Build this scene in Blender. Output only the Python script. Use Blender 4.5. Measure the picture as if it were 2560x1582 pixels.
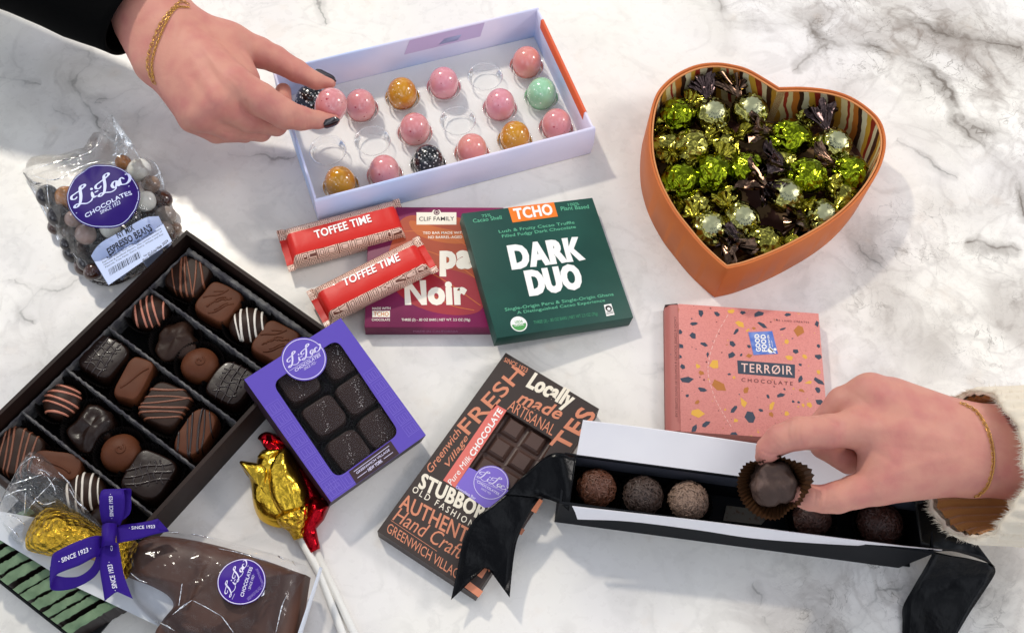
import bpy, bmesh, math, random
import numpy as np
from mathutils import Vector, Matrix, noise as mnoise
from mathutils.bvhtree import BVHTree
from mathutils.geometry import tessellate_polygon

R = math.radians
scene = bpy.context.scene
C = scene.collection
for o in list(bpy.data.objects):
    bpy.data.objects.remove(o)

# ------------------------------------------------------------------ camera, world, lamps
S = 0.01                                   # everything below is written in centimetres
CAM_H, FPX, TILT, ROLL = 75.0, 2800.0, R(27.5), R(6)
cam_d = bpy.data.cameras.new('camera'); cam = bpy.data.objects.new('camera', cam_d); C.objects.link(cam)
cam_d.sensor_width = 36; cam_d.sensor_fit = 'HORIZONTAL'; cam_d.lens = 36 * FPX / 2560
cam_d.clip_start = 0.02; cam_d.clip_end = 60
cam.matrix_world = Matrix.Translation((0, 0, CAM_H * S)) @ Matrix.Rotation(TILT, 4, 'X') @ Matrix.Rotation(ROLL, 4, 'Z')
scene.camera = cam

world = bpy.data.worlds.new('World'); scene.world = world; world.use_nodes = True
wn, wl = world.node_tree.nodes, world.node_tree.links
for n in list(wn): wn.remove(n)
wo = wn.new('ShaderNodeOutputWorld'); wb = wn.new('ShaderNodeBackground')
wtc = wn.new('ShaderNodeTexCoord'); wmap = wn.new('ShaderNodeMapping')
wnoi = wn.new('ShaderNodeTexNoise'); wnoi.inputs['Scale'].default_value = 2.6; wnoi.inputs['Detail'].default_value = 1.5
wr = wn.new('ShaderNodeValToRGB')
e = wr.color_ramp.elements
e[0].position = .40; e[0].color = (.14, .155, .185, 1)
e[1].position = .62; e[1].color = (1.36, 1.45, 1.60, 1)
m_ = e.new(.52); m_.color = (.37, .41, .48, 1)
wl.new(wtc.outputs['Generated'], wmap.inputs[0]); wl.new(wmap.outputs[0], wnoi.inputs['Vector'])
wl.new(wnoi.outputs[0], wr.inputs[0]); wl.new(wr.outputs[0], wb.inputs[0]); wl.new(wb.outputs[0], wo.inputs[0])
wb.inputs[1].default_value = 1.38

def area(name, loc, target, size, energy, col):
    d = bpy.data.lights.new(name, 'AREA'); d.shape = 'DISK'; d.size = size * S; d.energy = energy; d.color = col
    o = bpy.data.objects.new(name, d); C.objects.link(o); o.location = Vector(loc) * S
    o.rotation_euler = (Vector(target) - Vector(loc)).to_track_quat('-Z', 'Y').to_euler()
    return o
MID = Vector((0, 40, 0))
area('key_lamp', (-85, 138, 140), MID, 11, 18.5, (1.0, .94, .82))
area('side_lamp', (112, 74, 92), MID + Vector((15, 0, 0)), 34, 7.5, (1.0, .94, .90))
vs = scene.view_settings
vs.view_transform = 'Standard'; vs.look = 'None'; vs.exposure = -.10; vs.gamma = 1; vs.use_curve_mapping = False
scene.render.engine = 'CYCLES'
scene.cycles.max_bounces = 10; scene.cycles.transparent_max_bounces = 24
scene.cycles.use_denoising = True

# ------------------------------------------------------------------ helpers
_ct, _st, _cr, _sr = math.cos(TILT), math.sin(TILT), math.cos(ROLL), math.sin(ROLL)
CAMP = Vector((0, 0, CAM_H))
def ray(px, py):
    x = (px - 1280) / FPX; y = -(py - 791) / FPX
    x, y = _cr * x - _sr * y, _sr * x + _cr * y
    return Vector((x, y * _ct + _st, y * _st - _ct))
def P(px, py, z=0.0):                       # the point at height z (cm) where a photo pixel lies
    d = ray(px, py); t = (CAM_H - z) / -d.z
    return Vector((d.x * t, d.y * t, z))
def SC(px, py, z=0.0):                      # pixels per cm there
    d = ray(px, py); return FPX / ((CAM_H - z) / -d.z)
def Zm(ox, oy, sc):                         # from an enlarged detail to photo pixels
    return lambda x, y: (ox + x * sc, oy + y * sc)

def hexc(h):
    h = h.lstrip('#'); v = [int(h[i:i + 2], 16) / 255 for i in (0, 2, 4)]
    return tuple((x / 12.92 if x <= .04045 else ((x + .055) / 1.055) ** 2.4) for x in v)
def _c4(c):
    c = hexc(c) if isinstance(c, str) else c
    return (c[0], c[1], c[2], 1)

MATS = {}
def mat(name, col, rough=.5, metal=0.0, bump=None, var=None, coat=0.0, spec=.5, sss=0.0, sheen=0.0, spk=None, rv=None):
    if name in MATS: return MATS[name]
    m = bpy.data.materials.new(name); m.use_nodes = True; MATS[name] = m
    nt = m.node_tree; N, L = nt.nodes, nt.links
    b = N['Principled BSDF']
    b.inputs['Base Color'].default_value = _c4(col); b.inputs['Roughness'].default_value = rough
    b.inputs['Metallic'].default_value = metal; b.inputs['Specular IOR Level'].default_value = spec
    if coat: b.inputs['Coat Weight'].default_value = coat; b.inputs['Coat Roughness'].default_value = .08
    if sss:
        b.inputs['Subsurface Weight'].default_value = sss
        b.inputs['Subsurface Radius'].default_value = (1, .42, .25); b.inputs['Subsurface Scale'].default_value = .006
    if sheen: b.inputs['Sheen Weight'].default_value = sheen; b.inputs['Sheen Roughness'].default_value = .5
    tc = N.new('ShaderNodeTexCoord'); mp = N.new('ShaderNodeMapping'); mp.inputs['Scale'].default_value = (100,) * 3
    L.new(tc.outputs['Object'], mp.inputs[0]); vec = mp.outputs[0]
    csock = None
    if var:                                  # (scale per cm, second colour, low, high)
        n = N.new('ShaderNodeTexNoise'); n.inputs['Scale'].default_value = var[0]; n.inputs['Detail'].default_value = 4
        r = N.new('ShaderNodeValToRGB'); r.color_ramp.elements[0].position = var[2]; r.color_ramp.elements[1].position = var[3]
        r.color_ramp.elements[0].color = _c4(col); r.color_ramp.elements[1].color = _c4(var[1])
        L.new(vec, n.inputs['Vector']); L.new(n.outputs[0], r.inputs[0]); csock = r.outputs[0]
    if spk:                                  # list of speckles (scale, colour, threshold)
        for k, (sc, cc, th) in enumerate(spk):
            v = N.new('ShaderNodeTexVoronoi'); v.inputs['Scale'].default_value = sc
            mp2 = N.new('ShaderNodeMapping'); mp2.inputs['Location'].default_value = (k * 3.7, k * 1.3, k * 2.1)
            L.new(vec, mp2.inputs[0]); L.new(mp2.outputs[0], v.inputs['Vector'])
            w = N.new('ShaderNodeSeparateColor'); L.new(v.outputs['Color'], w.inputs[0])
            mul = N.new('ShaderNodeMath'); mul.operation = 'MULTIPLY'; mul.inputs[1].default_value = th
            L.new(w.outputs[0], mul.inputs[0])
            lt = N.new('ShaderNodeMath'); lt.operation = 'LESS_THAN'
            L.new(v.outputs['Distance'], lt.inputs[0]); L.new(mul.outputs[0], lt.inputs[1])
            mx = N.new('ShaderNodeMix'); mx.data_type = 'RGBA'
            L.new(lt.outputs[0], mx.inputs[0]); mx.inputs[7].default_value = _c4(cc)
            if csock: L.new(csock, mx.inputs[6])
            else: mx.inputs[6].default_value = _c4(col)
            csock = mx.outputs[2]
    if csock: L.new(csock, b.inputs['Base Color'])
    if rv:
        n = N.new('ShaderNodeTexNoise'); n.inputs['Scale'].default_value = rv[0]; n.inputs['Detail'].default_value = 3
        r = N.new('ShaderNodeMapRange'); r.inputs[3].default_value = rv[1]; r.inputs[4].default_value = rv[2]
        r.inputs[1].default_value = .3; r.inputs[2].default_value = .7
        L.new(vec, n.inputs['Vector']); L.new(n.outputs[0], r.inputs[0]); L.new(r.outputs[0], b.inputs['Roughness'])
    if bump:                                 # list of (scale, strength, distance cm)
        prev = None
        for sc, st, di in (bump if isinstance(bump, list) else [bump]):
            n = N.new('ShaderNodeTexNoise'); n.inputs['Scale'].default_value = sc; n.inputs['Detail'].default_value = 5
            bp = N.new('ShaderNodeBump'); bp.inputs['Strength'].default_value = st; bp.inputs['Distance'].default_value = di * S
            L.new(vec, n.inputs['Vector']); L.new(n.outputs[0], bp.inputs['Height'])
            if prev: L.new(prev.outputs[0], bp.inputs['Normal'])
            prev = bp
        L.new(prev.outputs[0], b.inputs['Normal'])
    return m

def foil(name, col, rough=.2, facet=1.6, strength=.55, fine=6.0):
    if name in MATS: return MATS[name]
    m = mat(name, col, rough, 1.0); nt = m.node_tree; N, L = nt.nodes, nt.links; b = N['Principled BSDF']
    mp = [n for n in N if n.type == 'MAPPING'][0]
    v = N.new('ShaderNodeTexVoronoi'); v.feature = 'F1'; v.inputs['Scale'].default_value = facet
    n = N.new('ShaderNodeTexNoise'); n.inputs['Scale'].default_value = fine; n.inputs['Detail'].default_value = 4; n.inputs['Distortion'].default_value = 1.2
    L.new(mp.outputs[0], v.inputs['Vector']); L.new(mp.outputs[0], n.inputs['Vector'])
    b1 = N.new('ShaderNodeBump'); b1.inputs['Strength'].default_value = strength; b1.inputs['Distance'].default_value = .004
    b2 = N.new('ShaderNodeBump'); b2.inputs['Strength'].default_value = strength * .8; b2.inputs['Distance'].default_value = .0012
    L.new(v.outputs['Distance'], b1.inputs['Height']); L.new(n.outputs[0], b2.inputs['Height'])
    L.new(b1.outputs[0], b2.inputs['Normal']); L.new(b2.outputs[0], b.inputs['Normal'])
    return m

def film(name, tint=(1, 1, 1), gloss=.9, haze_amt=.05, rough=.06, bump=(1.2, .5, .25), stretch=(1, 1, 1), ior=1.36):
    """clear plastic: transparent, mirror-like at glancing angles, a trace of milky scatter"""
    if name in MATS: return MATS[name]
    m = bpy.data.materials.new(name); m.use_nodes = True; MATS[name] = m
    N, L = m.node_tree.nodes, m.node_tree.links
    for n in list(N): N.remove(n)
    out = N.new('ShaderNodeOutputMaterial'); tr = N.new('ShaderNodeBsdfTransparent'); tr.inputs[0].default_value = (*tint, 1)
    gl = N.new('ShaderNodeBsdfGlossy'); gl.inputs['Roughness'].default_value = rough; gl.inputs[0].default_value = (gloss,) * 3 + (1,)
    df = N.new('ShaderNodeBsdfDiffuse'); df.inputs[0].default_value = (.9, .9, .9, 1)
    tc = N.new('ShaderNodeTexCoord'); mp = N.new('ShaderNodeMapping'); mp.inputs['Scale'].default_value = tuple(100 * s for s in stretch)
    no = N.new('ShaderNodeTexNoise'); no.inputs['Scale'].default_value = bump[0]; no.inputs['Detail'].default_value = 3; no.inputs['Distortion'].default_value = .8
    bp = N.new('ShaderNodeBump'); bp.inputs['Strength'].default_value = bump[1]; bp.inputs['Distance'].default_value = bump[2] * S
    L.new(tc.outputs['Object'], mp.inputs[0]); L.new(mp.outputs[0], no.inputs['Vector']); L.new(no.outputs[0], bp.inputs['Height'])
    L.new(bp.outputs[0], gl.inputs['Normal'])
    fr = N.new('ShaderNodeFresnel'); fr.inputs[0].default_value = ior; L.new(bp.outputs[0], fr.inputs['Normal'])
    m1 = N.new('ShaderNodeMixShader'); m1.inputs[0].default_value = haze_amt
    L.new(tr.outputs[0], m1.inputs[1]); L.new(df.outputs[0], m1.inputs[2])
    m2 = N.new('ShaderNodeMixShader'); L.new(fr.outputs[0], m2.inputs[0]); L.new(m1.outputs[0], m2.inputs[1]); L.new(gl.outputs[0], m2.inputs[2])
    L.new(m2.outputs[0], out.inputs[0])
    return m

ORG = {}
def ob(name, V, Fc, m, parent=None, smooth=True, mi=None, loc=None, auto=None):
    """one mesh object; V in world centimetres"""
    V = [Vector(v) for v in V]
    if parent is None:
        if loc is None:
            xs = [v.x for v in V]; ys = [v.y for v in V]
            loc = Vector(((min(xs) + max(xs)) / 2, (min(ys) + max(ys)) / 2, min(v.z for v in V)))
        o0 = Vector(loc)
    else: o0 = ORG[parent.name]
    me = bpy.data.meshes.new(name)
    me.from_pydata([((v - o0) * S)[:] for v in V], [], Fc)
    for x in (m if isinstance(m, (list, tuple)) else [m]): me.materials.append(x)
    if mi is not None: me.polygons.foreach_set('material_index', mi)
    if smooth: me.polygons.foreach_set('use_smooth', [True] * len(me.polygons))
    if auto is not None:
        me.polygons.foreach_set('use_smooth', [True] * len(me.polygons))
        me.set_sharp_from_angle(angle=R(auto))
    me.update()
    o = bpy.data.objects.new(name, me); C.objects.link(o)
    if parent is None: o.location = o0 * S
    else: o.parent = parent
    ORG[o.name] = o0
    return o
def thing(name, loc, label, cat, group=None):
    o = bpy.data.objects.new(name, None); C.objects.link(o); o.empty_display_size = .01
    o.location = Vector(loc) * S; ORG[o.name] = Vector(loc); tag(o, label, cat, group); return o
def tag(o, label, cat, group=None, kind=None):
    if label: o['label'] = label
    if cat: o['category'] = cat
    if group: o['group'] = group
    if kind: o['kind'] = kind
    return o

class MB:
    def __init__(s): s.V = []; s.F = []; s.M = []
    def add(s, V, Fc, mi=0):
        k = len(s.V); s.V += [Vector(v) for v in V]; s.F += [[i + k for i in f] for f in Fc]; s.M += [mi] * len(Fc)
    def build(s, name, m, parent=None, **kw):
        if isinstance(m, (list, tuple)): kw['mi'] = s.M
        return ob(name, s.V, s.F, m, parent, **kw)
    def grid(s, G, mi=0, closed=False, flip=False):
        """G: rows of equal-length point lists"""
        n = len(G[0]); V = [p for r in G for p in r]; Fc = []
        for i in range(len(G) - 1):
            for j in range(n if closed else n - 1):
                a, b, c, d = i * n + j, i * n + (j + 1) % n, (i + 1) * n + (j + 1) % n, (i + 1) * n + j
                Fc.append([a, d, c, b] if flip else [a, b, c, d])
        s.add(V, Fc, mi)
    def tube(s, pts, r, n=8, mi=0, cap=True):
        pts = [Vector(p) for p in pts]; rs = r if isinstance(r, (list, tuple)) else [r] * len(pts)
        G = []; up = Vector((0, 0, 1)); prev = None
        for i, p in enumerate(pts):
            t = (pts[min(i + 1, len(pts) - 1)] - pts[max(i - 1, 0)]).normalized()
            a = (prev - t * prev.dot(t)) if prev is not None else up.cross(t)
            if a.length < 1e-4: a = Vector((1, 0, 0)).cross(t)
            a.normalize(); prev = a; b = t.cross(a)
            G.append([p + (a * math.cos(q) + b * math.sin(q)) * rs[i] for q in [2 * math.pi * k / n for k in range(n)]])
        k0 = len(s.V); s.grid(G, mi, True)
        if cap:
            s.F.append([k0 + j for j in range(n)][::-1]); s.F.append([k0 + (len(G) - 1) * n + j for j in range(n)]); s.M += [mi, mi]
    def lathe(s, prof, c, ax=None, n=32, mi=0, out=None, flip=False):
        """prof: (radius, height) pairs about c along ax; out(angle, radius)->radius"""
        ax = Vector(ax or (0, 0, 1)).normalized(); a = ax.orthogonal().normalized()
        if abs(ax.z) > .999: a = Vector((1, 0, 0))
        b = ax.cross(a); c = Vector(c)
        G = []
        for r, h in prof:
            row = []
            for k in range(n):
                q = 2 * math.pi * k / n; rr = out(q, r) if out else r
                row.append(c + ax * h + (a * math.cos(q) + b * math.sin(q)) * rr)
            G.append(row)
        s.grid(G, mi, True, flip)

def cat(pts, n=6, closed=False):
    """Catmull-Rom through tuples"""
    P_ = [Vector(p) for p in pts]; out = []; N = len(P_)
    for i in range(N if closed else N - 1):
        p0 = P_[(i - 1) % N] if closed or i > 0 else P_[0] * 2 - P_[1]
        p1 = P_[i]; p2 = P_[(i + 1) % N]
        p3 = P_[(i + 2) % N] if closed or i + 2 < N else P_[-1] * 2 - P_[-2]
        for k in range(n):
            t = k / n
            out.append(.5 * ((2 * p1) + (p2 - p0) * t + (2 * p0 - 5 * p1 + 4 * p2 - p3) * t * t + (3 * p1 - p0 - 3 * p2 + p3) * t ** 3))
    if not closed: out.append(P_[-1])
    return out

class Fr:
    """a plane with axes u (right), v (up the page), n; L x W rectangle centred on o"""
    def __init__(s, tl, tr, br, bl):
        tl, tr, br, bl = map(Vector, (tl, tr, br, bl))
        s.o = (tl + tr + br + bl) / 4
        u = (tr - tl) + (br - bl); v = (tl - bl) + (tr - br)
        s.L = u.length / 2; s.W = v.length / 2; s.u = u.normalized(); s.n = s.u.cross(v.normalized()).normalized()
        s.v = s.n.cross(s.u)
        w = (v.normalized() - s.v) * .5                      # share the skew between the two axes
        s.v = (s.v + w).normalized(); s.u = s.v.cross(s.n).normalized()
    def p(s, x, y, w=0): return s.o + s.u * x + s.v * y + s.n * w
    def px(s, x, y, w=0):
        """plane coordinates of a photo pixel on the plane raised by w"""
        d = ray(x, y); q = s.o + s.n * w; t = (q - CAMP).dot(s.n) / d.dot(s.n)
        h = CAMP + d * t - s.o; return (h.dot(s.u), h.dot(s.v))
    def rect(s, a=.0): return [(-s.L / 2 + a, s.W / 2 - a), (s.L / 2 - a, s.W / 2 - a), (s.L / 2 - a, -s.W / 2 + a), (-s.L / 2 + a, -s.W / 2 + a)]
def frame_px(q, z):
    zz = z if isinstance(z, (list, tuple)) else [z] * 4
    return Fr(*[P(a[0], a[1], h) for a, h in zip(q, zz)])

def plate(mb, fr, outer, holes=(), top=0.0, th=.05, mi=0, side=None):
    """a flat sheet in frame coordinates, with holes, from height top-th to top"""
    loops = [list(outer)] + [list(h) for h in holes]
    pts = [p for l in loops for p in l]
    tris = tessellate_polygon([[Vector((x, y, 0)) for x, y in l] for l in loops])
    V = [fr.p(x, y, top) for x, y in pts]; k = len(V)
    Fc = []
    for t in tris:
        a, b, c = [Vector(pts[i]) for i in t]
        t = list(t)
        if (b - a).x * (c - a).y - (b - a).y * (c - a).x < 0: t.reverse()
        Fc.append(t)
    mb.add(V, Fc, mi)
    if th > 0:
        V2 = [fr.p(x, y, top - th) for x, y in pts]; Fs = []; i0 = 0
        for l in loops:
            n = len(l)
            for j in range(n): Fs.append([i0 + j, i0 + (j + 1) % n, k + i0 + (j + 1) % n, k + i0 + j])
            i0 += n
        mb.add(V + V2, Fs + [[x + k for x in f][::-1] for f in Fc], mi if side is None else side)

def slab(name, fr, poly, z0, z1, m, parent=None, bevel=.06, seg=2, **kw):
    """bevelled prism on a frame from height z0 to z1 (relative to the frame's plane)"""
    bm = bmesh.new()
    vs_ = [bm.verts.new(fr.p(x, y, z0)) for x, y in poly]
    f = bm.faces.new(vs_)
    r = bmesh.ops.extrude_face_region(bm, geom=[f])
    bmesh.ops.translate(bm, verts=[g for g in r['geom'] if isinstance(g, bmesh.types.BMVert)], vec=fr.n * (z1 - z0))
    bmesh.ops.recalc_face_normals(bm, faces=bm.faces)
    if bevel:
        bmesh.ops.bevel(bm, geom=list(bm.edges), offset=bevel, segments=seg, affect='EDGES', profile=.5)
    V = [v.co.copy() for v in bm.verts]; bm.verts.index_update(); Fc = [[v.index for v in f.verts] for f in bm.faces]
    bm.free()
    return ob(name, V, Fc, m, parent, smooth=False, auto=30, **kw)

def circle(cx, cy, r, n=40, ry=None, rot=0):
    ry = ry or r; c, s_ = math.cos(rot), math.sin(rot)
    return [(cx + r * math.cos(t) * c - ry * math.sin(t) * s_, cy + r * math.cos(t) * s_ + ry * math.sin(t) * c) for t in [2 * math.pi * k / n for k in range(n)]]
def rounded(poly, r, n=6):
    out = []; N = len(poly)
    for i in range(N):
        p = Vector(poly[i]); a = (Vector(poly[i - 1]) - p).normalized(); b = (Vector(poly[(i + 1) % N]) - p).normalized()
        for k in range(n + 1):
            t = k / n
            q = p + a * r * (1 - t) ** 2 + b * r * t ** 2
            out.append((q.x, q.y))
    return out

# ------------------------------------------------------------------ lettering
_glyph = {}
def glyphs(text, bold=0.0, shear=0.0, space=1.0):
    key = (text, bold, shear, space)
    if key not in _glyph:
        cu = bpy.data.curves.new('t', 'FONT'); cu.body = text; cu.offset = bold; cu.shear = shear; cu.space_character = space
        cu.resolution_u = 3
        o = bpy.data.objects.new('t', cu)
        me = bpy.data.meshes.new_from_object(o)
        V = np.array([v.co[:2] for v in me.vertices]); Fc = [list(p.vertices) for p in me.polygons]
        bpy.data.objects.remove(o); bpy.data.curves.remove(cu); bpy.data.meshes.remove(me)
        lo, hi = V.min(0), V.max(0)
        _glyph[key] = ((V - lo) / (hi - lo), Fc)
    return _glyph[key]
def text(mb, fr, s, bl, br, tl, mi=0, bold=0.0, shear=0.0, w=.012, space=1.0, fn=None):
    """fit the writing's bounding box to three photo pixels: bottom left, bottom right, top left;
    bold thickens the strokes by that fraction of the height, drawn as a rim round each letter"""
    bo = max(0, bold)
    V, Fc = glyphs(s, 0.0, shear, space * (1 + 1.6 * bo))
    a, b, c = [Vector(fr.px(*q)) for q in (bl, br, tl)]
    r = (c - a).length * bo; du = (b - a).normalized() * r; dv = (c - a).normalized() * r * .8
    a, b, c = a + du + dv, b - du + dv, c + du - dv
    ar = (b - a).x * (c - a).y - (b - a).y * (c - a).x
    Q = [a + (b - a) * x + (c - a) * y for x, y in V]
    put = lambda q, k: (fn(fr.p(q.x, q.y, w)) + fr.n * k) if fn else fr.p(q.x, q.y, w + k)
    if not bo:
        mb.add([put(q, 0) for q in Q], Fc if ar > 0 else [f[::-1] for f in Fc], mi); return
    # thicken: move every outline outwards with mitred corners and fill again
    nxt = {}
    for f in Fc:
        for i in range(len(f)): nxt[(f[i], f[(i + 1) % len(f)])] = 1
    go = {i: j for (i, j) in nxt if (j, i) not in nxt}
    loops = []; left = set(go)
    while left:
        st = left.pop(); lp = [st]; v = go[st]
        while v != st and v in left: left.discard(v); lp.append(v); v = go[v]
        if len(lp) > 2: loops.append(lp)
    sg = 1 if ar > 0 else -1; new = []
    for lp in loops:
        pts = [Q[i] for i in lp]; pts = [p for i, p in enumerate(pts) if (p - pts[i - 1]).length > 1e-5]; n = len(pts); o_ = []
        for i in range(n):
            e1 = (pts[i] - pts[i - 1]).normalized(); e2 = (pts[(i + 1) % n] - pts[i]).normalized()
            n1 = Vector((e1.y, -e1.x)) * sg; n2 = Vector((e2.y, -e2.x)) * sg; m_ = n1 + n2
            if m_.length < .3: m_ = n1
            o_.append(pts[i] + m_.normalized() * r * min(1.35, 2 / max(.2, m_.length)))
        new.append(o_)
    def area2(l): return sg * sum(l[i - 1].x * l[i].y - l[i].x * l[i - 1].y for i in range(len(l)))
    def has(l, p):
        c_ = False
        for i in range(len(l)):
            u, v = l[i - 1], l[i]
            if (u.y > p.y) != (v.y > p.y) and p.x < (v.x - u.x) * (p.y - u.y) / (v.y - u.y) + u.x: c_ = not c_
        return c_
    outs = [l for l in new if area2(l) > 0]; holes = [l for l in new if area2(l) < 0 and -area2(l) > r * r * .5]
    for k, l in enumerate(outs):
        grp = [l] + [h for h in holes if has(l, h[0])]; flat = [p for g in grp for p in g]
        o0 = l[0]; tri = tessellate_polygon([[Vector(((p.x - o0.x) * 50, (p.y - o0.y) * 50, 0)) for p in g] for g in grp]); out = []
        for t in tri:
            x, y, z_ = [flat[i] for i in t]; t = list(t)
            if (y - x).x * (z_ - x).y - (y - x).y * (z_ - x).x < 0: t.reverse()
            out.append(t)
        mb.add([put(p, .0012 * (k % 2)) for p in flat], out, mi)
def stroke(mb, fr, pts, wd, mi=0, w=.012, fn=None, smooth=5):
    """flat pen stroke along frame coordinates; wd width or list"""
    q = cat([(p[0], p[1], 0) for p in pts], smooth) if smooth else [Vector((p[0], p[1], 0)) for p in pts]
    G = [[], []]; n = len(q)
    for i, p in enumerate(q):
        t = (q[min(i + 1, n - 1)] - q[max(i - 1, 0)]); t = t.normalized() if t.length > 1e-6 else Vector((1, 0, 0))
        nn = Vector((-t.y, t.x, 0)); k = wd(i / (n - 1), t) if callable(wd) else wd
        for g, sgn in ((0, -1), (1, 1)):
            r = p + nn * k * .5 * sgn; v = fr.p(r.x, r.y, w); G[g].append(fn(v) if fn else v)
    mb.grid(G, mi)
# the swash lettering of the maker's mark: strokes in a unit box
def _L(x): return [(x + px_, py_) for px_, py_ in [(.11, .60), (.06, .54), (.01, .60), (.03, .72), (.12, .78), (.22, .83), (.30, .91), (.29, .99), (.23, .97), (.20, .82), (.17, .55), (.11, .30), (.04, .20), (.00, .25), (.05, .31), (.14, .25), (.22, .18), (.30, .20), (.34, .28)]]
LI = [_L(0), [(.37, .54), (.36, .38), (.37, .28), (.42, .30)], [(.41, .46), (.48, .47)], _L(.45),
      [(.84, .50), (.78, .53), (.73, .42), (.75, .29), (.80, .34), (.84, .50), (.83, .38), (.84, .28), (.87, .34)],
      [(.97, .46), (.93, .54), (.88, .46), (.88, .30), (.95, .26), (1.02, .33), (1.07, .48), (1.06, .62), (1.01, .64)]]
def lilac(mb, fr, bl, br, tl, mi=0, w=.012, fn=None, fat=1.0):
    a, b, c = [Vector(fr.px(*q)) for q in (bl, br, tl)]; U, V_ = b - a, c - a; k = V_.length
    def m_(p): q = a + U * p[0] + V_ * p[1]; return (q.x, q.y)
    vd = V_.normalized()
    for st in LI:
        stroke(mb, fr, [m_(p) for p in st], lambda t, d: k * fat * (.036 + .062 * max(0, abs(d.x * vd.x + d.y * vd.y)) ** 2 * (1 - abs(2 * t - 1) ** 4)), mi, w, fn, 5)
    d = m_((.385, .66)); plate_dot(mb, fr, d, k * .045 * fat, mi, w, fn)
    stroke(mb, fr, [m_((-.02, .02)), m_((1.0, .14))], k * .02 * fat, mi, w, fn, 0)
def plate_dot(mb, fr, c, r, mi, w, fn=None):
    V = [fr.p(x, y, w) for x, y in circle(c[0], c[1], r, 10)]
    mb.add([fn(v) for v in V] if fn else V, [list(range(10))], mi)
def ring(mb, fr, c, r, wd, mi=0, w=.012, fn=None, n=48, ry=None, rot=0):
    pts = circle(c[0], c[1], r, n, ry, rot); stroke(mb, fr, pts + [pts[0]], wd, mi, w, fn, 0)
def blob(mb, fr, poly, mi=0, w=.01, fn=None):
    """flat printed patch"""
    tri = tessellate_polygon([[Vector((x, y, 0)) for x, y in poly]]); V = [fr.p(x, y, w) for x, y in poly]
    if fn: V = [fn(v) for v in V]
    Fc = []
    for t in tri:
        a, b, c = [Vector(poly[i]) for i in t]; t = list(t)
        if (b - a).x * (c - a).y - (b - a).y * (c - a).x < 0: t.reverse()
        Fc.append(t)
    mb.add(V, Fc, mi)

# ------------------------------------------------------------------ organic shapes from distance fields
def seg_d(X, Y, Z, a, b, ra, rb):
    ax, ay, az = a; dx, dy, dz = b[0] - ax, b[1] - ay, b[2] - az; q = dx * dx + dy * dy + dz * dz + 1e-9
    t = np.clip(((X - ax) * dx + (Y - ay) * dy + (Z - az) * dz) / q, 0, 1)
    return np.sqrt((X - ax - t * dx) ** 2 + (Y - ay - t * dy) ** 2 + (Z - az - t * dz) ** 2) - (ra + t * (rb - ra))
def smin(a, b, k):
    h = np.clip(.5 + .5 * (b - a) / k, 0, 1)
    return b + (a - b) * h - k * h * (1 - h)
def nets(D, o, h):
    """naive surface nets over a sampled distance field"""
    ng = D < 0; n0, n1, n2 = D.shape
    acc = np.zeros((n0 - 1, n1 - 1, n2 - 1, 3), np.float32); cnt = np.zeros((n0 - 1, n1 - 1, n2 - 1), np.float32)
    cs = [(i, j, k) for i in (0, 1) for j in (0, 1) for k in (0, 1)]
    def sl(c, A): return A[c[0]:n0 - 1 + c[0], c[1]:n1 - 1 + c[1], c[2]:n2 - 1 + c[2]]
    for a in cs:
        for ax in range(3):
            if a[ax]: continue
            b = tuple(1 if i == ax else a[i] for i in range(3))
            da, db = sl(a, D), sl(b, D); cr = (da < 0) != (db < 0)
            t = np.where(cr, da / np.where(cr, da - db, 1), 0)
            for i in range(3): acc[..., i] += np.where(cr, a[i] + (t if i == ax else 0), 0)
            cnt += cr
    idx = -np.ones(cnt.shape, np.int64); m_ = cnt > 0; ii = np.argwhere(m_); idx[m_] = np.arange(len(ii))
    V = (ii + acc[m_] / cnt[m_][:, None]) * h + np.array(o)
    Q = []
    for ax in range(3):
        s0 = [slice(1, -1)] * 3; s1 = [slice(1, -1)] * 3; s0[ax] = slice(0, -1); s1[ax] = slice(1, None)
        a, b = ng[tuple(s0)], ng[tuple(s1)]; e_ = np.argwhere(a != b); si = a[a != b]
        if not len(e_): continue
        base = e_.copy()
        for i in range(3):
            if i != ax: base[:, i] += 1
        u, v = (ax + 1) % 3, (ax + 2) % 3
        def at(du, dv):
            c = base.copy(); c[:, u] -= du; c[:, v] -= dv; return idx[c[:, 0], c[:, 1], c[:, 2]]
        q = np.stack([at(1, 1), at(0, 1), at(0, 0), at(1, 0)], 1)
        q[~si] = q[~si][:, ::-1]; Q.append(q)
    return V, np.concatenate(Q)
def bvh_of(o):
    o0 = ORG[o.name]
    return BVHTree.FromPolygons([v.co / S + o0 for v in o.data.vertices], [list(p.vertices) for p in o.data.polygons])
def drop(bvh, p, eps=.02, top=40):
    h = bvh.ray_cast(Vector((p[0], p[1], top)), Vector((0, 0, -1)))
    return (h[0] + Vector((0, 0, eps))) if h[0] else None
def ridge(p, sc): return mnoise.noise(Vector(p) * sc)

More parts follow.
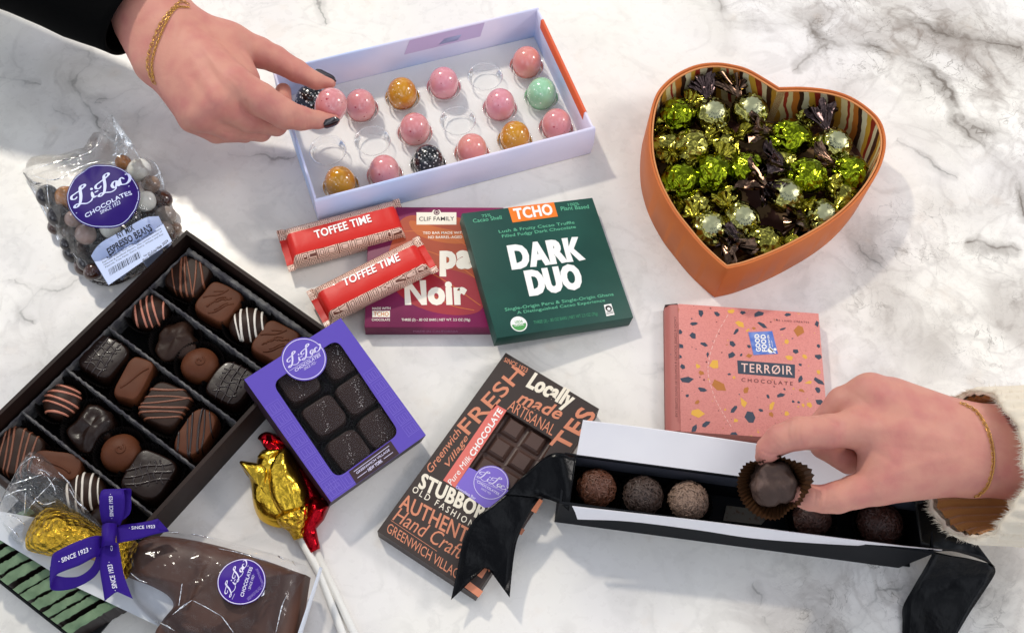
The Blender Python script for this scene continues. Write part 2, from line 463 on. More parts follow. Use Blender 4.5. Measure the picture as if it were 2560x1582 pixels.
def puff(mb, c, ang, a, b, h, n=2.0, k=40, flat=.0, z0=0.0, wob=0.0, seed=0, mi=0, u=None):
    """a moulded piece: superellipse plan (exponent n) with a domed or flat top"""
    c = Vector(c); ca, sa = math.cos(ang), math.sin(ang); G = []
    prof = [(1.0, 0.0), (1.0, .30), (.985, .45)] if flat else [(.93, 0), (1, .2), (.985, .38)]
    for i in range(1, 9):
        t = i / 8 * math.pi / 2
        if flat: prof.append((flat + (.985 - flat) * math.cos(t), .45 + .55 * math.sin(t)))
        else: prof.append((.985 * math.cos(t) ** .9 if i < 8 else .0, .38 + .62 * math.sin(t)))
    if flat: prof += [(flat * .6, 1.01), (flat * .2, 1.02), (0, 1.02)]
    for r, z in prof:
        row = []
        for j in range(k):
            q = 2 * math.pi * j / k; cc, ss = math.cos(q), math.sin(q)
            rr = (abs(cc) ** n + abs(ss) ** n) ** (-1 / n)
            x, y = a * r * rr * cc, b * r * rr * ss; zz = z0 + h * z
            if wob:
                d = mnoise.noise(Vector((x * 1.1 + seed * 7.3, y * 1.1, zz + seed))) * wob; x *= 1 + d; y *= 1 + d; zz += d * h * .5 * z
            row.append(c + Vector((x * ca - y * sa, x * sa + y * ca, zz)))
        G.append(row)
    mb.grid(G, mi, True)
def pillow(mb, outline, hf, rings=12, zb=0.05, mi=0, bottom=True, ctr=None, wr=None):
    """a domed pillow over a star-shaped outline of points (their z is the rim height); hf(t, point)->height"""
    O = [Vector(p) for p in outline]; c = Vector(ctr) if ctr else sum(O, Vector()) / len(O)
    G = []
    for i in range(rings + 1):
        t = 1 - i / rings; row = []
        for p in O:
            q = c + (p - c) * t; q.z = p.z + (c.z - p.z) * (1 - t) + hf(t, q); row.append(q)
        G.append(row)
    mb.grid(G, mi, True)
    if bottom:
        G = [[Vector((p.x, p.y, p.z)) for p in O], [Vector((c.x + (p.x - c.x) * .9, c.y + (p.y - c.y) * .9, zb)) for p in O], [Vector((c.x, c.y, zb)) for p in O]]
        mb.grid(G, mi, True, flip=True)
def strip(mb, A, B, th=.03, sub=6, cross=4, mi=0, rip=None, bow=0.0):
    """a band between two edges given as (px, py, z) rows"""
    A = cat([P(*a) for a in A], sub); B = cat([P(*b) for b in B], sub)
    G = []
    for a, b in zip(A, B):
        row = []
        for k in range(cross + 1):
            t = k / cross; p = a.lerp(b, t); p.z += bow * math.sin(math.pi * t)
            if rip: p.z += rip(p)
            row.append(p)
        G.append(row)
    N = []
    for i in range(len(G)):
        row = []
        for j in range(cross + 1):
            du = G[min(i + 1, len(G) - 1)][j] - G[max(i - 1, 0)][j]; dv = G[i][min(j + 1, cross)] - G[i][max(j - 1, 0)]
            n = du.cross(dv); row.append(n.normalized() if n.length > 1e-6 else Vector((0, 0, 1)))
        N.append(row)
    G2 = [[p + n * th for p, n in zip(r, q)] for r, q in zip(G, N)]
    n = cross + 1; L = len(G); loop = []
    for r1, r2 in zip(G, G2): loop.append(r1 + r2[::-1])
    mb.grid(loop, mi, True)
    k0 = len(mb.V) - len(loop) * 2 * n
    for base in (k0, k0 + (L - 1) * 2 * n):
        for j in range(cross):
            mb.F.append([base + j, base + j + 1, base + 2 * n - 2 - j, base + 2 * n - 1 - j]); mb.M.append(mi)

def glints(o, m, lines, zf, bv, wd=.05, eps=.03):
    """painted highlights: whitish fold lines added to a film object, laid on its surface"""
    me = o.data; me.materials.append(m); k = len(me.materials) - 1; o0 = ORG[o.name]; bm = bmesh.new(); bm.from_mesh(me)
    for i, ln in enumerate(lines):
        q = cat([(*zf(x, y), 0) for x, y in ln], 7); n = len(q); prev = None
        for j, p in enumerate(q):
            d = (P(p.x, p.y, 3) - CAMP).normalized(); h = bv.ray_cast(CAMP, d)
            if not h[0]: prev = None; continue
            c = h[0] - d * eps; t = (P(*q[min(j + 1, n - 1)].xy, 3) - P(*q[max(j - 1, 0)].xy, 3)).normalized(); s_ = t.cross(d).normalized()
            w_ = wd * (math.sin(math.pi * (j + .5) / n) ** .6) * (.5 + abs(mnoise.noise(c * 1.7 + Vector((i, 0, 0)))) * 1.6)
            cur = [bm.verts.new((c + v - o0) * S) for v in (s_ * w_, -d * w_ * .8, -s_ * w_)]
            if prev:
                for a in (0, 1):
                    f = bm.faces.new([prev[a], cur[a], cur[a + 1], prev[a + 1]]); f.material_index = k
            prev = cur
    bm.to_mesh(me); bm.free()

# ================================================================== the marble table
def build_table():
    xs = np.concatenate([np.array([-160, -120, -90]), np.arange(-70, 70.1, .4), np.array([90, 120, 160])])
    ys = np.concatenate([np.array([-90, -60, -30]), np.arange(-8, 112.1, .4), np.array([130, 160, 200])])
    X, Y = np.meshgrid(xs, ys)
    k = 1.0462
    def pl(pts): return [P(x * k, y * k)[:2] for x, y in pts]
    def dist(lines):
        """signed distance to the nearest vein line"""
        d = np.full(X.shape, 50.0); sg = np.ones(X.shape)
        for ln in lines:
            ln = [(p.x, p.y) for p in cat([(x, y, 0) for x, y in ln], 4)]; ns = len(ln) - 1
            for k_, ((ax, ay), (bx, by)) in enumerate(zip(ln[:-1], ln[1:])):
                dx, dy = bx - ax, by - ay; t0 = ((X - ax) * dx + (Y - ay) * dy) / (dx * dx + dy * dy + 1e-9); t = np.clip(t0, 0, 1)
                q = np.hypot(X - ax - t * dx, Y - ay - t * dy)
                if k_ == 0: q = np.where(t0 < 0, q * 4 + .6, q)
                if k_ == ns - 1: q = np.where(t0 > 1, q * 4 + .6, q)
                c = dx * (Y - ay) - dy * (X - ax)
                m_ = q < d; sg = np.where(m_, np.where(c < 0, -1, 1), sg); d = np.minimum(d, q)
        return d * sg
    thin = dist([pl(l) for l in [
        [(150, 112), (205, 118), (212, 140), (182, 178), (190, 200), (205, 240), (228, 275), (262, 318)],
        [(215, 228), (260, 232), (330, 215)], [(135, 255), (150, 275), (172, 298)], [(0, 182), (50, 190), (90, 205)],
        [(340, 255), (330, 300)], [(35, 670), (62, 700), (50, 745), (75, 770)], [(90, 695), (150, 692), (185, 672)], [(100, 860), (112, 880), (105, 905)],
        [(545, 370), (640, 380), (700, 372)], [(760, 0), (765, 25), (780, 60)], [(1535, 890), (1580, 880), (1610, 905)],
        [(1950, 505), (2060, 590), (2120, 650)], [(2160, 1395), (2080, 1450), (2020, 1500), (1990, 1560)], [(2300, 1420), (2330, 1445), (2370, 1410)],
        [(1800, 1395), (1812, 1430)], [(1830, 1480), (1850, 1510)], [(2140, 330), (2230, 400), (2290, 425)]]])
    heavy = dist([pl(l) for l in [
        [(1710, -10), (1740, 50), (1850, 60), (1930, 50), (1975, 105), (2080, 110), (2130, 128), (2200, 158), (2265, 225), (2300, 300), (2390, 385), (2440, 440), (2455, 540)],
        [(1975, 105), (1930, 140), (1900, 165)], [(2265, 225), (2310, 290), (2420, 330)], [(2150, 45), (2210, 60), (2290, 90), (2447, 120)],
        [(2310, 585), (2380, 590), (2440, 600)]]])
    cl = np.zeros(X.shape)
    for px, py, rad, s in [(2120, 55, 9, .9), (2250, 100, 9, .9), (2380, 170, 9, .85), (2440, 280, 8, .8), (1980, 20, 6, .8), (1800, 30, 4, .55), (2190, 570, 6, .6), (2080, 590, 5, .5),
                           (2280, 750, 8, .55), (2420, 800, 8, .6), (2100, 740, 7, .5), (2360, 600, 6, .45), (2420, 450, 5, .5), (2080, 1400, 5, .75), (2000, 1500, 5, .8), (2330, 1430, 6, .5), (2400, 1520, 6, .4),
                           (1600, 380, 5, .25), (1560, 640, 4, .3), (150, 260, 9, .28), (40, 230, 8, .28), (90, 880, 6, .3), (330, 330, 5, .2), (1830, 1470, 5, .3)]:
        q = P(px * k, py * k); cl = np.maximum(cl, s * np.exp(-((X - q.x) ** 2 + (Y - q.y) ** 2) / rad ** 2))
    V = [(x, y, 0) for x, y in zip(X.ravel(), Y.ravel())]; n = len(xs)
    Fc = [[i * n + j, i * n + j + 1, (i + 1) * n + j + 1, (i + 1) * n + j] for i in range(len(ys) - 1) for j in range(n - 1)]
    m = mat('polished_marble', '#f0ebe3', .28)
    o = ob('table', V, Fc, m, loc=(0, 0, 0)); o['kind'] = 'structure'
    for nm, a in (('thin', thin), ('heavy', heavy), ('cloud', cl), ('thin_u', np.abs(thin)), ('heavy_u', np.abs(heavy))):
        at = o.data.attributes.new(nm, 'FLOAT', 'POINT'); at.data.foreach_set('value', a.ravel().astype(np.float32))
    nt = m.node_tree; N, L = nt.nodes, nt.links; b = N['Principled BSDF']; mp = [x for x in N if x.type == 'MAPPING'][0]
    def nz(sc, det=5, dis=0.0, off=0):
        t = N.new('ShaderNodeTexNoise'); t.inputs['Scale'].default_value = sc; t.inputs['Detail'].default_value = det; t.inputs['Distortion'].default_value = dis
        if off:
            m2 = N.new('ShaderNodeVectorMath'); m2.inputs[1].default_value = (off, off * .7, 0); L.new(mp.outputs[0], m2.inputs[0]); L.new(m2.outputs[0], t.inputs['Vector'])
        else: L.new(mp.outputs[0], t.inputs['Vector'])
        return t.outputs[0]
    def ma(op, a, b_=None, cl_=False):
        t = N.new('ShaderNodeMath'); t.operation = op; t.use_clamp = cl_
        for i, v in enumerate((a, b_)):
            if v is None: continue
            if isinstance(v, (int, float)): t.inputs[i].default_value = v
            else: L.new(v, t.inputs[i])
        return t.outputs[0]
    def rng(v, a, b_, c=0.0, d=1.0):
        t = N.new('ShaderNodeMapRange'); t.interpolation_type = 'SMOOTHSTEP'
        for i, q in enumerate((v, a, b_, c, d)):
            if isinstance(q, (int, float)): t.inputs[i].default_value = q
            else: L.new(q, t.inputs[i])
        return t.outputs[0]
    def at(nm): t = N.new('ShaderNodeAttribute'); t.attribute_name = nm; return t.outputs['Fac']
    def mix(f, a, b_):
        t = N.new('ShaderNodeMix'); t.data_type = 'RGBA'; L.new(f, t.inputs[0])
        for i, v in ((6, a), (7, b_)):
            if isinstance(v, tuple): t.inputs[i].default_value = v
            else: L.new(v, t.inputs[i])
        return t.outputs[2]
    warp = ma('MULTIPLY', ma('SUBTRACT', nz(.35, 6), .5), 3.0)
    brk = rng(nz(.22, 3, 0, 31), .40, .62, .25, 1.0)
    d1 = ma('ABSOLUTE', ma('ADD', at('thin'), warp))
    v1 = ma('MULTIPLY', ma('ADD', ma('MULTIPLY', rng(d1, .0, .16, 1, 0), .42), ma('MULTIPLY', rng(d1, 0, 1.2, 1, 0), .24)), brk)
    near1 = rng(at('thin_u'), .9, 1.8, 1, 0); v1 = ma('MULTIPLY', ma('MULTIPLY', v1, near1), rng(ma('ABSOLUTE', ma('SUBTRACT', at('thin_u'), ma('ABSOLUTE', warp))), .25, .6, 1, 0))
    d2 = ma('ABSOLUTE', ma('ADD', at('heavy'), warp)); near2 = rng(at('heavy_u'), 1.6, 3.0, 1, 0)
    v2 = ma('MULTIPLY', ma('MULTIPLY', ma('ADD', ma('MULTIPLY', rng(d2, 0, .25, 1, 0), .42), ma('MULTIPLY', rng(d2, 0, 2.2, 1, 0), .50)), near2), ma('MULTIPLY', brk, rng(ma('ABSOLUTE', ma('SUBTRACT', at('heavy_u'), ma('ABSOLUTE', warp))), .3, .9, 1, 0)))
    rid = rng(ma('ABSOLUTE', ma('SUBTRACT', nz(.16, 8, 1.3, 11), .5)), 0, .055, 1, 0)
    rid2 = rng(ma('ABSOLUTE', ma('SUBTRACT', nz(.42, 8, 1.0, 57), .5)), 0, .05, 1, 0)
    soft = rng(nz(.11, 6, .6, 23), .40, .66)
    cloud = at('cloud')
    fine = rng(ma('ABSOLUTE', ma('SUBTRACT', nz(.30, 8, 1.6, 131), .5)), 0, .012, 1, 0)
    fine2 = rng(ma('ABSOLUTE', ma('SUBTRACT', nz(.62, 8, 1.2, 177), .5)), 0, .014, 1, 0)
    cv = ma('MULTIPLY', cloud, ma('ADD', ma('ADD', ma('MULTIPLY', soft, .72), ma('MULTIPLY', rid, .26)), ma('MULTIPLY', rid2, .16)))
    bg = ma('MULTIPLY', ma('MULTIPLY', rid, brk), .13)
    bg2 = ma('MULTIPLY', soft, .16)
    base = mix(rng(nz(.06, 4, 0, 71), .35, .65), (*hexc('#f1ece2'), 1), (*hexc('#ebe6e2'), 1))
    col = mix(bg2, base, (*hexc('#c3bdb8'), 1))
    col = mix(bg, col, (*hexc('#8d8985'), 1))
    col = mix(ma('MULTIPLY', cv, 1.0, True), col, (*hexc('#8d8177'), 1))
    col = mix(ma('MULTIPLY', v1, 1.0, True), col, (*hexc('#5d5a55'), 1))
    col = mix(ma('MULTIPLY', v2, 1.0, True), col, (*hexc('#6b6157'), 1))
    fl_ = ma('MULTIPLY', ma('MULTIPLY', rng(cloud, .15, .7), brk), ma('ADD', ma('MULTIPLY', fine, .62), ma('MULTIPLY', fine2, .36)))
    col = mix(ma('MULTIPLY', fl_, 1.0, True), col, (*hexc('#6f665c'), 1))
    tan = ma('MULTIPLY', rng(nz(.3, 4, 0, 91), .60, .72), .10)
    col = mix(tan, col, (*hexc('#c8a57e'), 1))
    L.new(col, b.inputs['Base Color'])
    L.new(rng(nz(1.2, 4, 0, 5), .3, .7, .24, .38), b.inputs['Roughness'])
    return o
build_table()

# ================================================================== printed cartons
z1 = Zm(660, 450, 960 / 2447)                # enlarged details the measurements were taken in
ztc = z1
white_ink = mat('white_ink', '#f4f1ea', .45)
# ---- dark red carton with the cacao pod print
def clif():
    fr = frame_px([(921, 517), (1260, 519), (1266, 819), (913, 817)], 1.25)
    t = thing('chocolate_carton', (fr.o.x, fr.o.y, 0), 'plum red chocolate carton with orange cacao pod print, half under the green carton', 'carton')
    m = mat('plum_card', '#6f1a45', .45, spec=.3, var=(.16, '#8e2156', .45, .7), bump=(8, .05, .02))
    slab('box', fr, fr.rect(), -1.25, 0, m, t, .05)
    mb = MB(); px = lambda *a: fr.px(*z1(*a))
    cols = [mat('pod_orange', '#a8431f', .42), mat('pod_red', '#a01f2c', .42), mat('pod_amber', '#bf5f20', .42), mat('pod_line', '#c9662a', .42)]
    # pod: large tilted leaf, clipped to the face
    pod = [(820, 380), (860, 270), (940, 225), (1060, 240), (1200, 232), (1290, 270), (1380, 420), (1420, 560), (1425, 700), (1400, 800), (1340, 850), (1200, 860), (1040, 830), (900, 760), (820, 640), (790, 500)]
    blob(mb, fr, [px(p.x, p.y) for p in cat([(a, b, 0) for a, b in pod], 5, True)], 0, .004)
    low = [(790, 600), (900, 590), (1100, 560), (1290, 600), (1420, 690), (1400, 800), (1340, 850), (1200, 860), (1040, 830), (900, 760), (830, 690)]
    blob(mb, fr, [px(p.x, p.y) for p in cat([(a, b, 0) for a, b in low], 5, True)], 1, .007)
    blob(mb, fr, [px(p.x, p.y) for p in cat([(a, b, 0) for a, b in [(930, 260), (1100, 300), (1260, 340), (1290, 400), (1150, 400), (980, 350)]], 5, True)], 2, .007)
    for ln in [[(860, 420), (1000, 440), (1200, 520), (1420, 680)], [(850, 520), (1000, 560), (1180, 660), (1380, 800)], [(840, 330), (1050, 330), (1260, 400), (1420, 540)], [(900, 690), (1060, 730), (1200, 800), (1340, 830)]]:
        stroke(mb, fr, [px(*p) for p in ln], .07, 3, .009)
    mb.build('pod_print', cols, t, smooth=False)
    mb = MB()
    pl = [px(*p) for p in [(972, 207), (1070, 207), (1078, 192), (1120, 192), (1128, 207), (1226, 207), (1226, 285), (972, 285)]]
    blob(mb, fr, pl, 0, .010)
    c = px(1100, 208); plate_dot(mb, fr, c, .24, 1, .016, None); ring(mb, fr, c, .13, .04, 0, .02)
    text(mb, fr, 'CLIF FAMILY', z1(988, 262), z1(1212, 260), z1(988, 236), 2, .012, w=.016)
    mb.build('maker_label', [mat('cream_label', '#f1e6d2', .5), mat('plum_ink', '#5a1a3a', .5), mat('black_ink', '#1c1416', .5)], t, smooth=False)
    mb = MB()
    for a in [('TED BAR MADE WITH', z1(1012, 346), z1(1280, 344), z1(1012, 330)), ('ND BARREL-AGED C', z1(1046, 374), z1(1290, 372), z1(1046, 357)), ('pa', z1(1118, 614), z1(1328, 612), z1(1118, 452)),
              ('Noir', z1(898, 796), z1(1298, 796), z1(892, 640)), ('MADE WITH', z1(690, 827), z1(806, 826), z1(690, 811)), ('CHOCOLATE', z1(687, 898), z1(803, 898), z1(687, 882))]:
        text(mb, fr, *a, 0, .07 if a[0] in ('pa', 'Noir') else .015)
    text(mb, fr, 'THREE (3) - .83 OZ BARS | NET WT. 2.5 OZ (70g)', z1(876, 903), z1(1314, 903), z1(876, 882), 0, .01)
    blob(mb, fr, [px(*p) for p in [(690, 834), (802, 834), (802, 874), (690, 874)]], 0, .012)
    text(mb, fr, 'TCHO', z1(699, 868), z1(795, 868), z1(699, 840), 1, .02, w=.02)
    ff = Fr(fr.p(-fr.L / 2, -fr.W / 2 - .01, 0), fr.p(fr.L / 2, -fr.W / 2 - .01, 0), fr.p(fr.L / 2, -fr.W / 2 - .01, -1.25), fr.p(-fr.L / 2, -fr.W / 2 - .01, -1.25))
    mb.build('lettering', [mat('warm_white_ink', '#f3ead9', .45), mat('orange_ink', '#cf7a28', .45)], t, smooth=False)
    mb = MB(); text(mb, ff, 'MADE IN CALIFORNIA', z1(952, 970), z1(1236, 970), z1(952, 957), 0, .0, w=.005); mb.build('edge_lettering', mat('pale_plum_ink', '#a86a8e', .5), t, smooth=False)
clif()

# ---- green carton
def tcho():
    fr = frame_px([(1156, 534), (1483, 493), (1581, 791), (1241, 848)], [2.75, 1.35, 1.35, 2.75])
    t = thing('chocolate_carton', (fr.o.x, fr.o.y, 0), 'dark green chocolate carton with big white lettering, leaning on the plum carton', 'carton')
    slab('box', fr, fr.rect(), -1.3, 0, mat('green_card', '#17433a', .45, spec=.3, var=(.25, '#1d4d42', .45, .7), bump=(8, .05, .02)), t, .05)
    mb = MB(); px = lambda *a: fr.px(*z1(*a))
    tab = [px(1557, 183), px(1847, 143), px(1873, 233), px(1584, 272)]
    top = fr.W / 2 - .005
    tab[0] = (tab[0][0], top); tab[1] = (tab[1][0], top)
    blob(mb, fr, tab, 1, .010)
    text(mb, fr, 'TCHO', z1(1602, 254), z1(1846, 221), z1(1584, 184), 0, .045, w=.018)
    text(mb, fr, 'DARK', z1(1578, 572), z1(2048, 508), z1(1545, 420), 0, .075)
    text(mb, fr, 'DUO', z1(1690, 742), z1(2042, 690), z1(1652, 580), 0, .075)
    for a in [('75%', z1(1392, 240), z1(1448, 232), z1(1385, 222)), ('Cacao Shell', z1(1334, 274), z1(1517, 250), z1(1328, 250)), ('100%', z1(1940, 168), z1(2010, 160), z1(1934, 150)), ('Plant Based', z1(1894, 197), z1(2072, 182), z1(1888, 172)),
              ('Lush & Fruity Cacao Truffle', z1(1500, 345), z1(1982, 285), z1(1493, 320)), ('Filled Fudgy Dark Chocolate', z1(1520, 375), z1(1990, 313), z1(1514, 350)),
              ('Single-Origin Peru & Single-Origin Ghana', z1(1538, 842), z1(2232, 742), z1(1532, 816)), ('A Distinguished Cacao Experience', z1(1616, 860), z1(2176, 780), z1(1610, 836))]:
        text(mb, fr, *a, 2, .012)
    text(mb, fr, 'THREE (3) - .83 OZ BARS | NET WT 2.5 OZ (70g)', z1(1722, 924), z1(2130, 866), z1(1716, 898), 3, 0)
    mb.build('lettering', [white_ink, mat('orange_tab', '#f07a1d', .4), mat('mint_ink', '#5fb18a', .45), mat('dim_green_ink', '#3f9068', .45)], t, smooth=False)
    mb = MB(); c = px(1624, 917)
    blob(mb, fr, circle(*c, .62), 0, .010); blob(mb, fr, circle(c[0], c[1], .54)[20:40] + [(c[0] + .54, c[1])], 1, .015)
    text(mb, fr, 'USDA', z1(1600, 915), z1(1650, 908), z1(1598, 898), 1, .02, w=.02); text(mb, fr, 'ORGANIC', z1(1596, 934), z1(1656, 926), z1(1594, 920), 0, .02, w=.02)
    mb.build('organic_seal', [white_ink, mat('seal_green', '#4f9a4e', .5)], t, smooth=False)
    mb = MB()
    blob(mb, fr, [px(*p) for p in [(2165, 796), (2212, 788), (2234, 858), (2182, 868)]], 0, .010)
    c = px(2196, 818); plate_dot(mb, fr, c, .26, 1, .014, None); plate_dot(mb, fr, (c[0], c[1] - .04), .13, 0, .018, None)
    for y in (842, 852): stroke(mb, fr, [px(2182, y + 2), px(2226, y - 5)], .05, 1, .014, None, 0)
    mb.build('certifier_mark', [white_ink, mat('black_ink', '#1c1416', .5)], t, smooth=False)
tcho()

# ---- coral terrazzo carton
def terroir():
    z = Zm(1620, 720, 940 / 2447)
    fr = frame_px([(1697, 757), (2049, 785), (2071, 1097), (1700, 1084)], 1.3)
    t = thing('chocolate_carton', (fr.o.x, fr.o.y, 0), 'coral pink chocolate carton with navy and yellow terrazzo chips near the cream sleeve', 'carton')
    pink = mat('coral_card', '#d98a80', .5, bump=[(14, .12, .02)], var=(9, '#d07f77', .45, .62), spk=[(1.6, '#e3b765', .09), (2.2, '#6a4036', .07)])
    slab('box', fr, fr.rect(), -1.3, 0, pink, t, .05)
    a = -fr.L / 2; w2 = fr.W / 2
    # opened side flap bulging out on the left
    mb = MB(); rows = []
    for x, zz in ((a + .01, -.06), (a - .55, -.18), (a - .85, -.5), (a - .92, -.9), (a - .92, -1.28)):
        rows.append([fr.p(x, -w2 + .06, zz), fr.p(x, 0, zz), fr.p(x, w2 - .06, zz)])
    mb.grid(rows, 0, False, True)
    rows2 = [[p - fr.n * .05 for p in r] for r in rows]; mb.grid(rows2)
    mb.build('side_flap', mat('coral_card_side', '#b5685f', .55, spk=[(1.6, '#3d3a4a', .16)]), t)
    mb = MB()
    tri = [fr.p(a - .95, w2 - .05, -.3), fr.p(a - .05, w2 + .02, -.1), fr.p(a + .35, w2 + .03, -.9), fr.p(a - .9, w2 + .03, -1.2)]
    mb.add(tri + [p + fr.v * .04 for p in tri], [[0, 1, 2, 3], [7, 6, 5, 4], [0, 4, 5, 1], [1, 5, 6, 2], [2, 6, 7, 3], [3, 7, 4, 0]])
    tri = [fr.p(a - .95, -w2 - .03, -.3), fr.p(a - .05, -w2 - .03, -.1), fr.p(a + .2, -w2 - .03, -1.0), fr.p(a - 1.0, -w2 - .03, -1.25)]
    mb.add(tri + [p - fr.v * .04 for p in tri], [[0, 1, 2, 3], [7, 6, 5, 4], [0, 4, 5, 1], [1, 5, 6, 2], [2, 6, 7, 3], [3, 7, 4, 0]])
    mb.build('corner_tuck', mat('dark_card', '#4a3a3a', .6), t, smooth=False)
    # terrazzo chips
    rnd = random.Random(5); mb = MB(); px = lambda *q: fr.px(*z(*q)); taken = []
    def chip(c, r, mi, asp=.75, rot=None):
        n = rnd.choice([4, 5, 5, 6]); rot = rnd.uniform(0, 6.3) if rot is None else rot; q = []
        for i in range(n):
            t_ = 2 * math.pi * (i + rnd.uniform(-.28, .28)) / n; rr = r * rnd.uniform(.78, 1.12)
            x, y = rr * math.cos(t_), rr * asp * math.sin(t_); q.append((c[0] + x * math.cos(rot) - y * math.sin(rot), c[1] + x * math.sin(rot) + y * math.cos(rot)))
        lx, ly = fr.L / 2 - .02, fr.W / 2 - .02
        q = [(max(-lx, min(lx, x)), max(-ly, min(ly, y))) for x, y in q]
        blob(mb, fr, q, mi, .008); taken.append((c, r))
    NAVY, TAN, YEL, DOT = 0, 1, 2, 3
    for x, y, r, mi, asp in [(342, 160, 30, 0, .55), (448, 168, 24, 0, .7), (540, 152, 28, 2, .6), (618, 160, 22, 0, .7), (722, 168, 38, 0, .6), (908, 172, 26, 0, .5), (600, 235, 34, 2, .6), (740, 238, 38, 0, .4), (988, 282, 44, 1, .8), (1100, 236, 24, 0, .8),
                             (575, 282, 28, 0, .4), (292, 308, 28, 0, .8), (878, 265, 28, 0, .25), (366, 366, 30, 0, .5), (548, 362, 22, 0, .9), (900, 348, 18, 2, .9), (545, 435, 32, 0, .65), (660, 440, 26, 1, .7), (962, 412, 20, 0, .9), (1108, 446, 27, 0, .8),
                             (920, 455, 32, 2, .6), (1022, 446, 20, 2, .8), (430, 494, 36, 2, .85), (326, 508, 18, 2, .9), (226, 512, 22, 0, .8), (348, 552, 20, 1, .9), (250, 596, 52, 0, .4), (462, 634, 52, 1, .8), (352, 660, 36, 0, .5), (638, 662, 26, 1, .7), (865, 698, 32, 0, .5),
                             (620, 742, 38, 2, .6), (1110, 606, 44, 0, .4), (990, 594, 30, 0, .45), (1045, 615, 25, 2, .5), (1106, 662, 22, 0, .8), (1000, 666, 24, 1, .5), (318, 814, 48, 2, .7), (560, 786, 34, 0, .4), (664, 838, 40, 0, .85), (805, 765, 36, 2, .4), (1120, 742, 30, 0, .8),
                             (376, 884, 34, 0, .5), (300, 914, 32, 0, .55), (558, 955, 30, 0, .7), (690, 985, 22, 0, .7), (736, 796, 18, 0, .8), (800, 822, 20, 1, .8), (256, 700, 16, 0, .7), (388, 432, 22, 0, .5), (320, 742, 20, 1, .7), (905, 815, 20, 2, .9), (1050, 760, 22, 2, .8), (570, 862, 20, 2, .8),
                             (780, 703, 20, 0, .5), (300, 232, 26, 0, .5), (186, 140, 20, 1, .9), (204, 284, 18, 0, 1), (210, 376, 24, 0, .7), (204, 446, 18, 0, .8), (1110, 545, 16, 2, .9), (740, 405, 14, 0, .9), (655, 378, 16, 0, .8), (606, 434, 14, 0, .6), (1108, 376, 15, 0, .8), (688, 262, 12, 1, 1), (650, 274, 14, 2, 1), (945, 738, 11, 0, .9), (980, 742, 11, 0, .9), (1010, 762, 15, 2, .7), (528, 560, 11, 0, .7), (560, 580, 11, 2, 1), (990, 498, 12, 0, .9)]:
        chip(px(x, y), r / 2447 * 940 / SC(*z(x, y), 1.3) * 1.05, mi, asp)
    k = 0
    while k < 90:
        c = (rnd.uniform(-fr.L / 2 + .1, fr.L / 2 - .1), rnd.uniform(-fr.W / 2 + .1, fr.W / 2 - .1)); r = rnd.uniform(.03, .11)
        k += 1
        if all((c[0] - q[0]) ** 2 + (c[1] - q[1]) ** 2 > (s_ + r + .05) ** 2 for q, s_ in taken): chip(c, r, rnd.choice([3, 3, 0, 1, 2]), .8)
    mb.build('terrazzo_print', [mat('navy_ink', '#36404f', .5), mat('tan_ink', '#b5702c', .5), mat('gold_ink', '#e3ad45', .38), mat('maroon_ink', '#6b3331', .5)], t, smooth=False)
    mb = MB()
    blob(mb, fr, [px(*q) for q in [(580, 470), (956, 498), (956, 586), (586, 556)]], 0, .014)
    text(mb, fr, 'TERR\u00d8IR', z(606, 546), z(940, 566), z(606, 488), 1, .01, w=.02, space=1.15)
    text(mb, fr, 'CHOCOLATE', z(608, 608), z(942, 634), z(608, 584), 2, .012, w=.016, space=1.5)
    mb.build('name_panel', [mat('navy_ink', '#36404f', .5), mat('pale_pink_ink', '#ecc3b6', .5), mat('maroon_ink', '#6b3331', .5)], t, smooth=False)
    mb = MB(); text(mb, fr, 'THE LAND CREATES', z(816, 214), z(1048, 230), z(816, 202), 0, .0, w=.016, space=1.3); mb.build('lettering', mat('maroon_ink', '#6b3331', .5), t, smooth=False)
    sf = Fr(fr.p(a - .57, w2 - .2, -.16), fr.p(a - .57, -w2 + .2, -.16), fr.p(a - .93, -w2 + .2, -.7), fr.p(a - .93, w2 - .2, -.7))
    mb = MB()
    blob(mb, fr, [px(*q) for q in [(652, 288), (808, 280), (846, 428), (686, 436)]], 0, .02)
    # sticker writing runs up the sticker
    text(mb, fr, 'GOOD', z(736, 412), z(722, 298), z(704, 416), 1, .05, w=.03)
    text(mb, fr, 'FOOD', z(776, 414), z(764, 302), z(742, 416), 1, .05, w=.03)
    text(mb, fr, 'awards', z(800, 392), z(786, 306), z(784, 392), 1, .03, w=.03)
    text(mb, fr, 'winner', z(815, 385), z(806, 340), z(806, 385), 1, .0, w=.03)
    plate_dot(mb, fr, px(796, 406), .22, 1, .03, None); plate_dot(mb, fr, px(826, 400), .12, 1, .03, None)
    stroke(mb, fr, [px(790, 392), px(812, 412), px(830, 424)], .09, 1, .03)
    mb.build('award_sticker', [mat('sticker_blue', '#5170bf', .35, var=(1.5, '#7f95cf', .4, .7)), white_ink], t, smooth=False)
    stk = MB()
    # perforated opening line, an arc on the left
    arc = cat([(*px(*q), 0) for q in [(520, 175), (450, 300), (400, 450), (392, 560), (430, 700), (480, 800), (548, 912)]], 4)
    for i in range(0, len(arc) - 1): stroke(stk, fr, [arc[i][:2], arc[i].lerp(arc[i + 1], .6)[:2]], .04, 0, .012, None, 0)
    stk.build('tear_line', mat('pale_pink_ink', '#ecc3b6', .5), t, smooth=False)
    mb = MB()
    text(mb, sf, 'CACAO & COFFEE SOURCED & ROASTED BY ONYX COFFEE LAB', z(172, 188), z(180, 838), z(186, 188), 0, .01, w=.03)
    mb.build('side_lettering', [mat('maroon_ink', '#6b3331', .5)], t, smooth=False)
terroir()

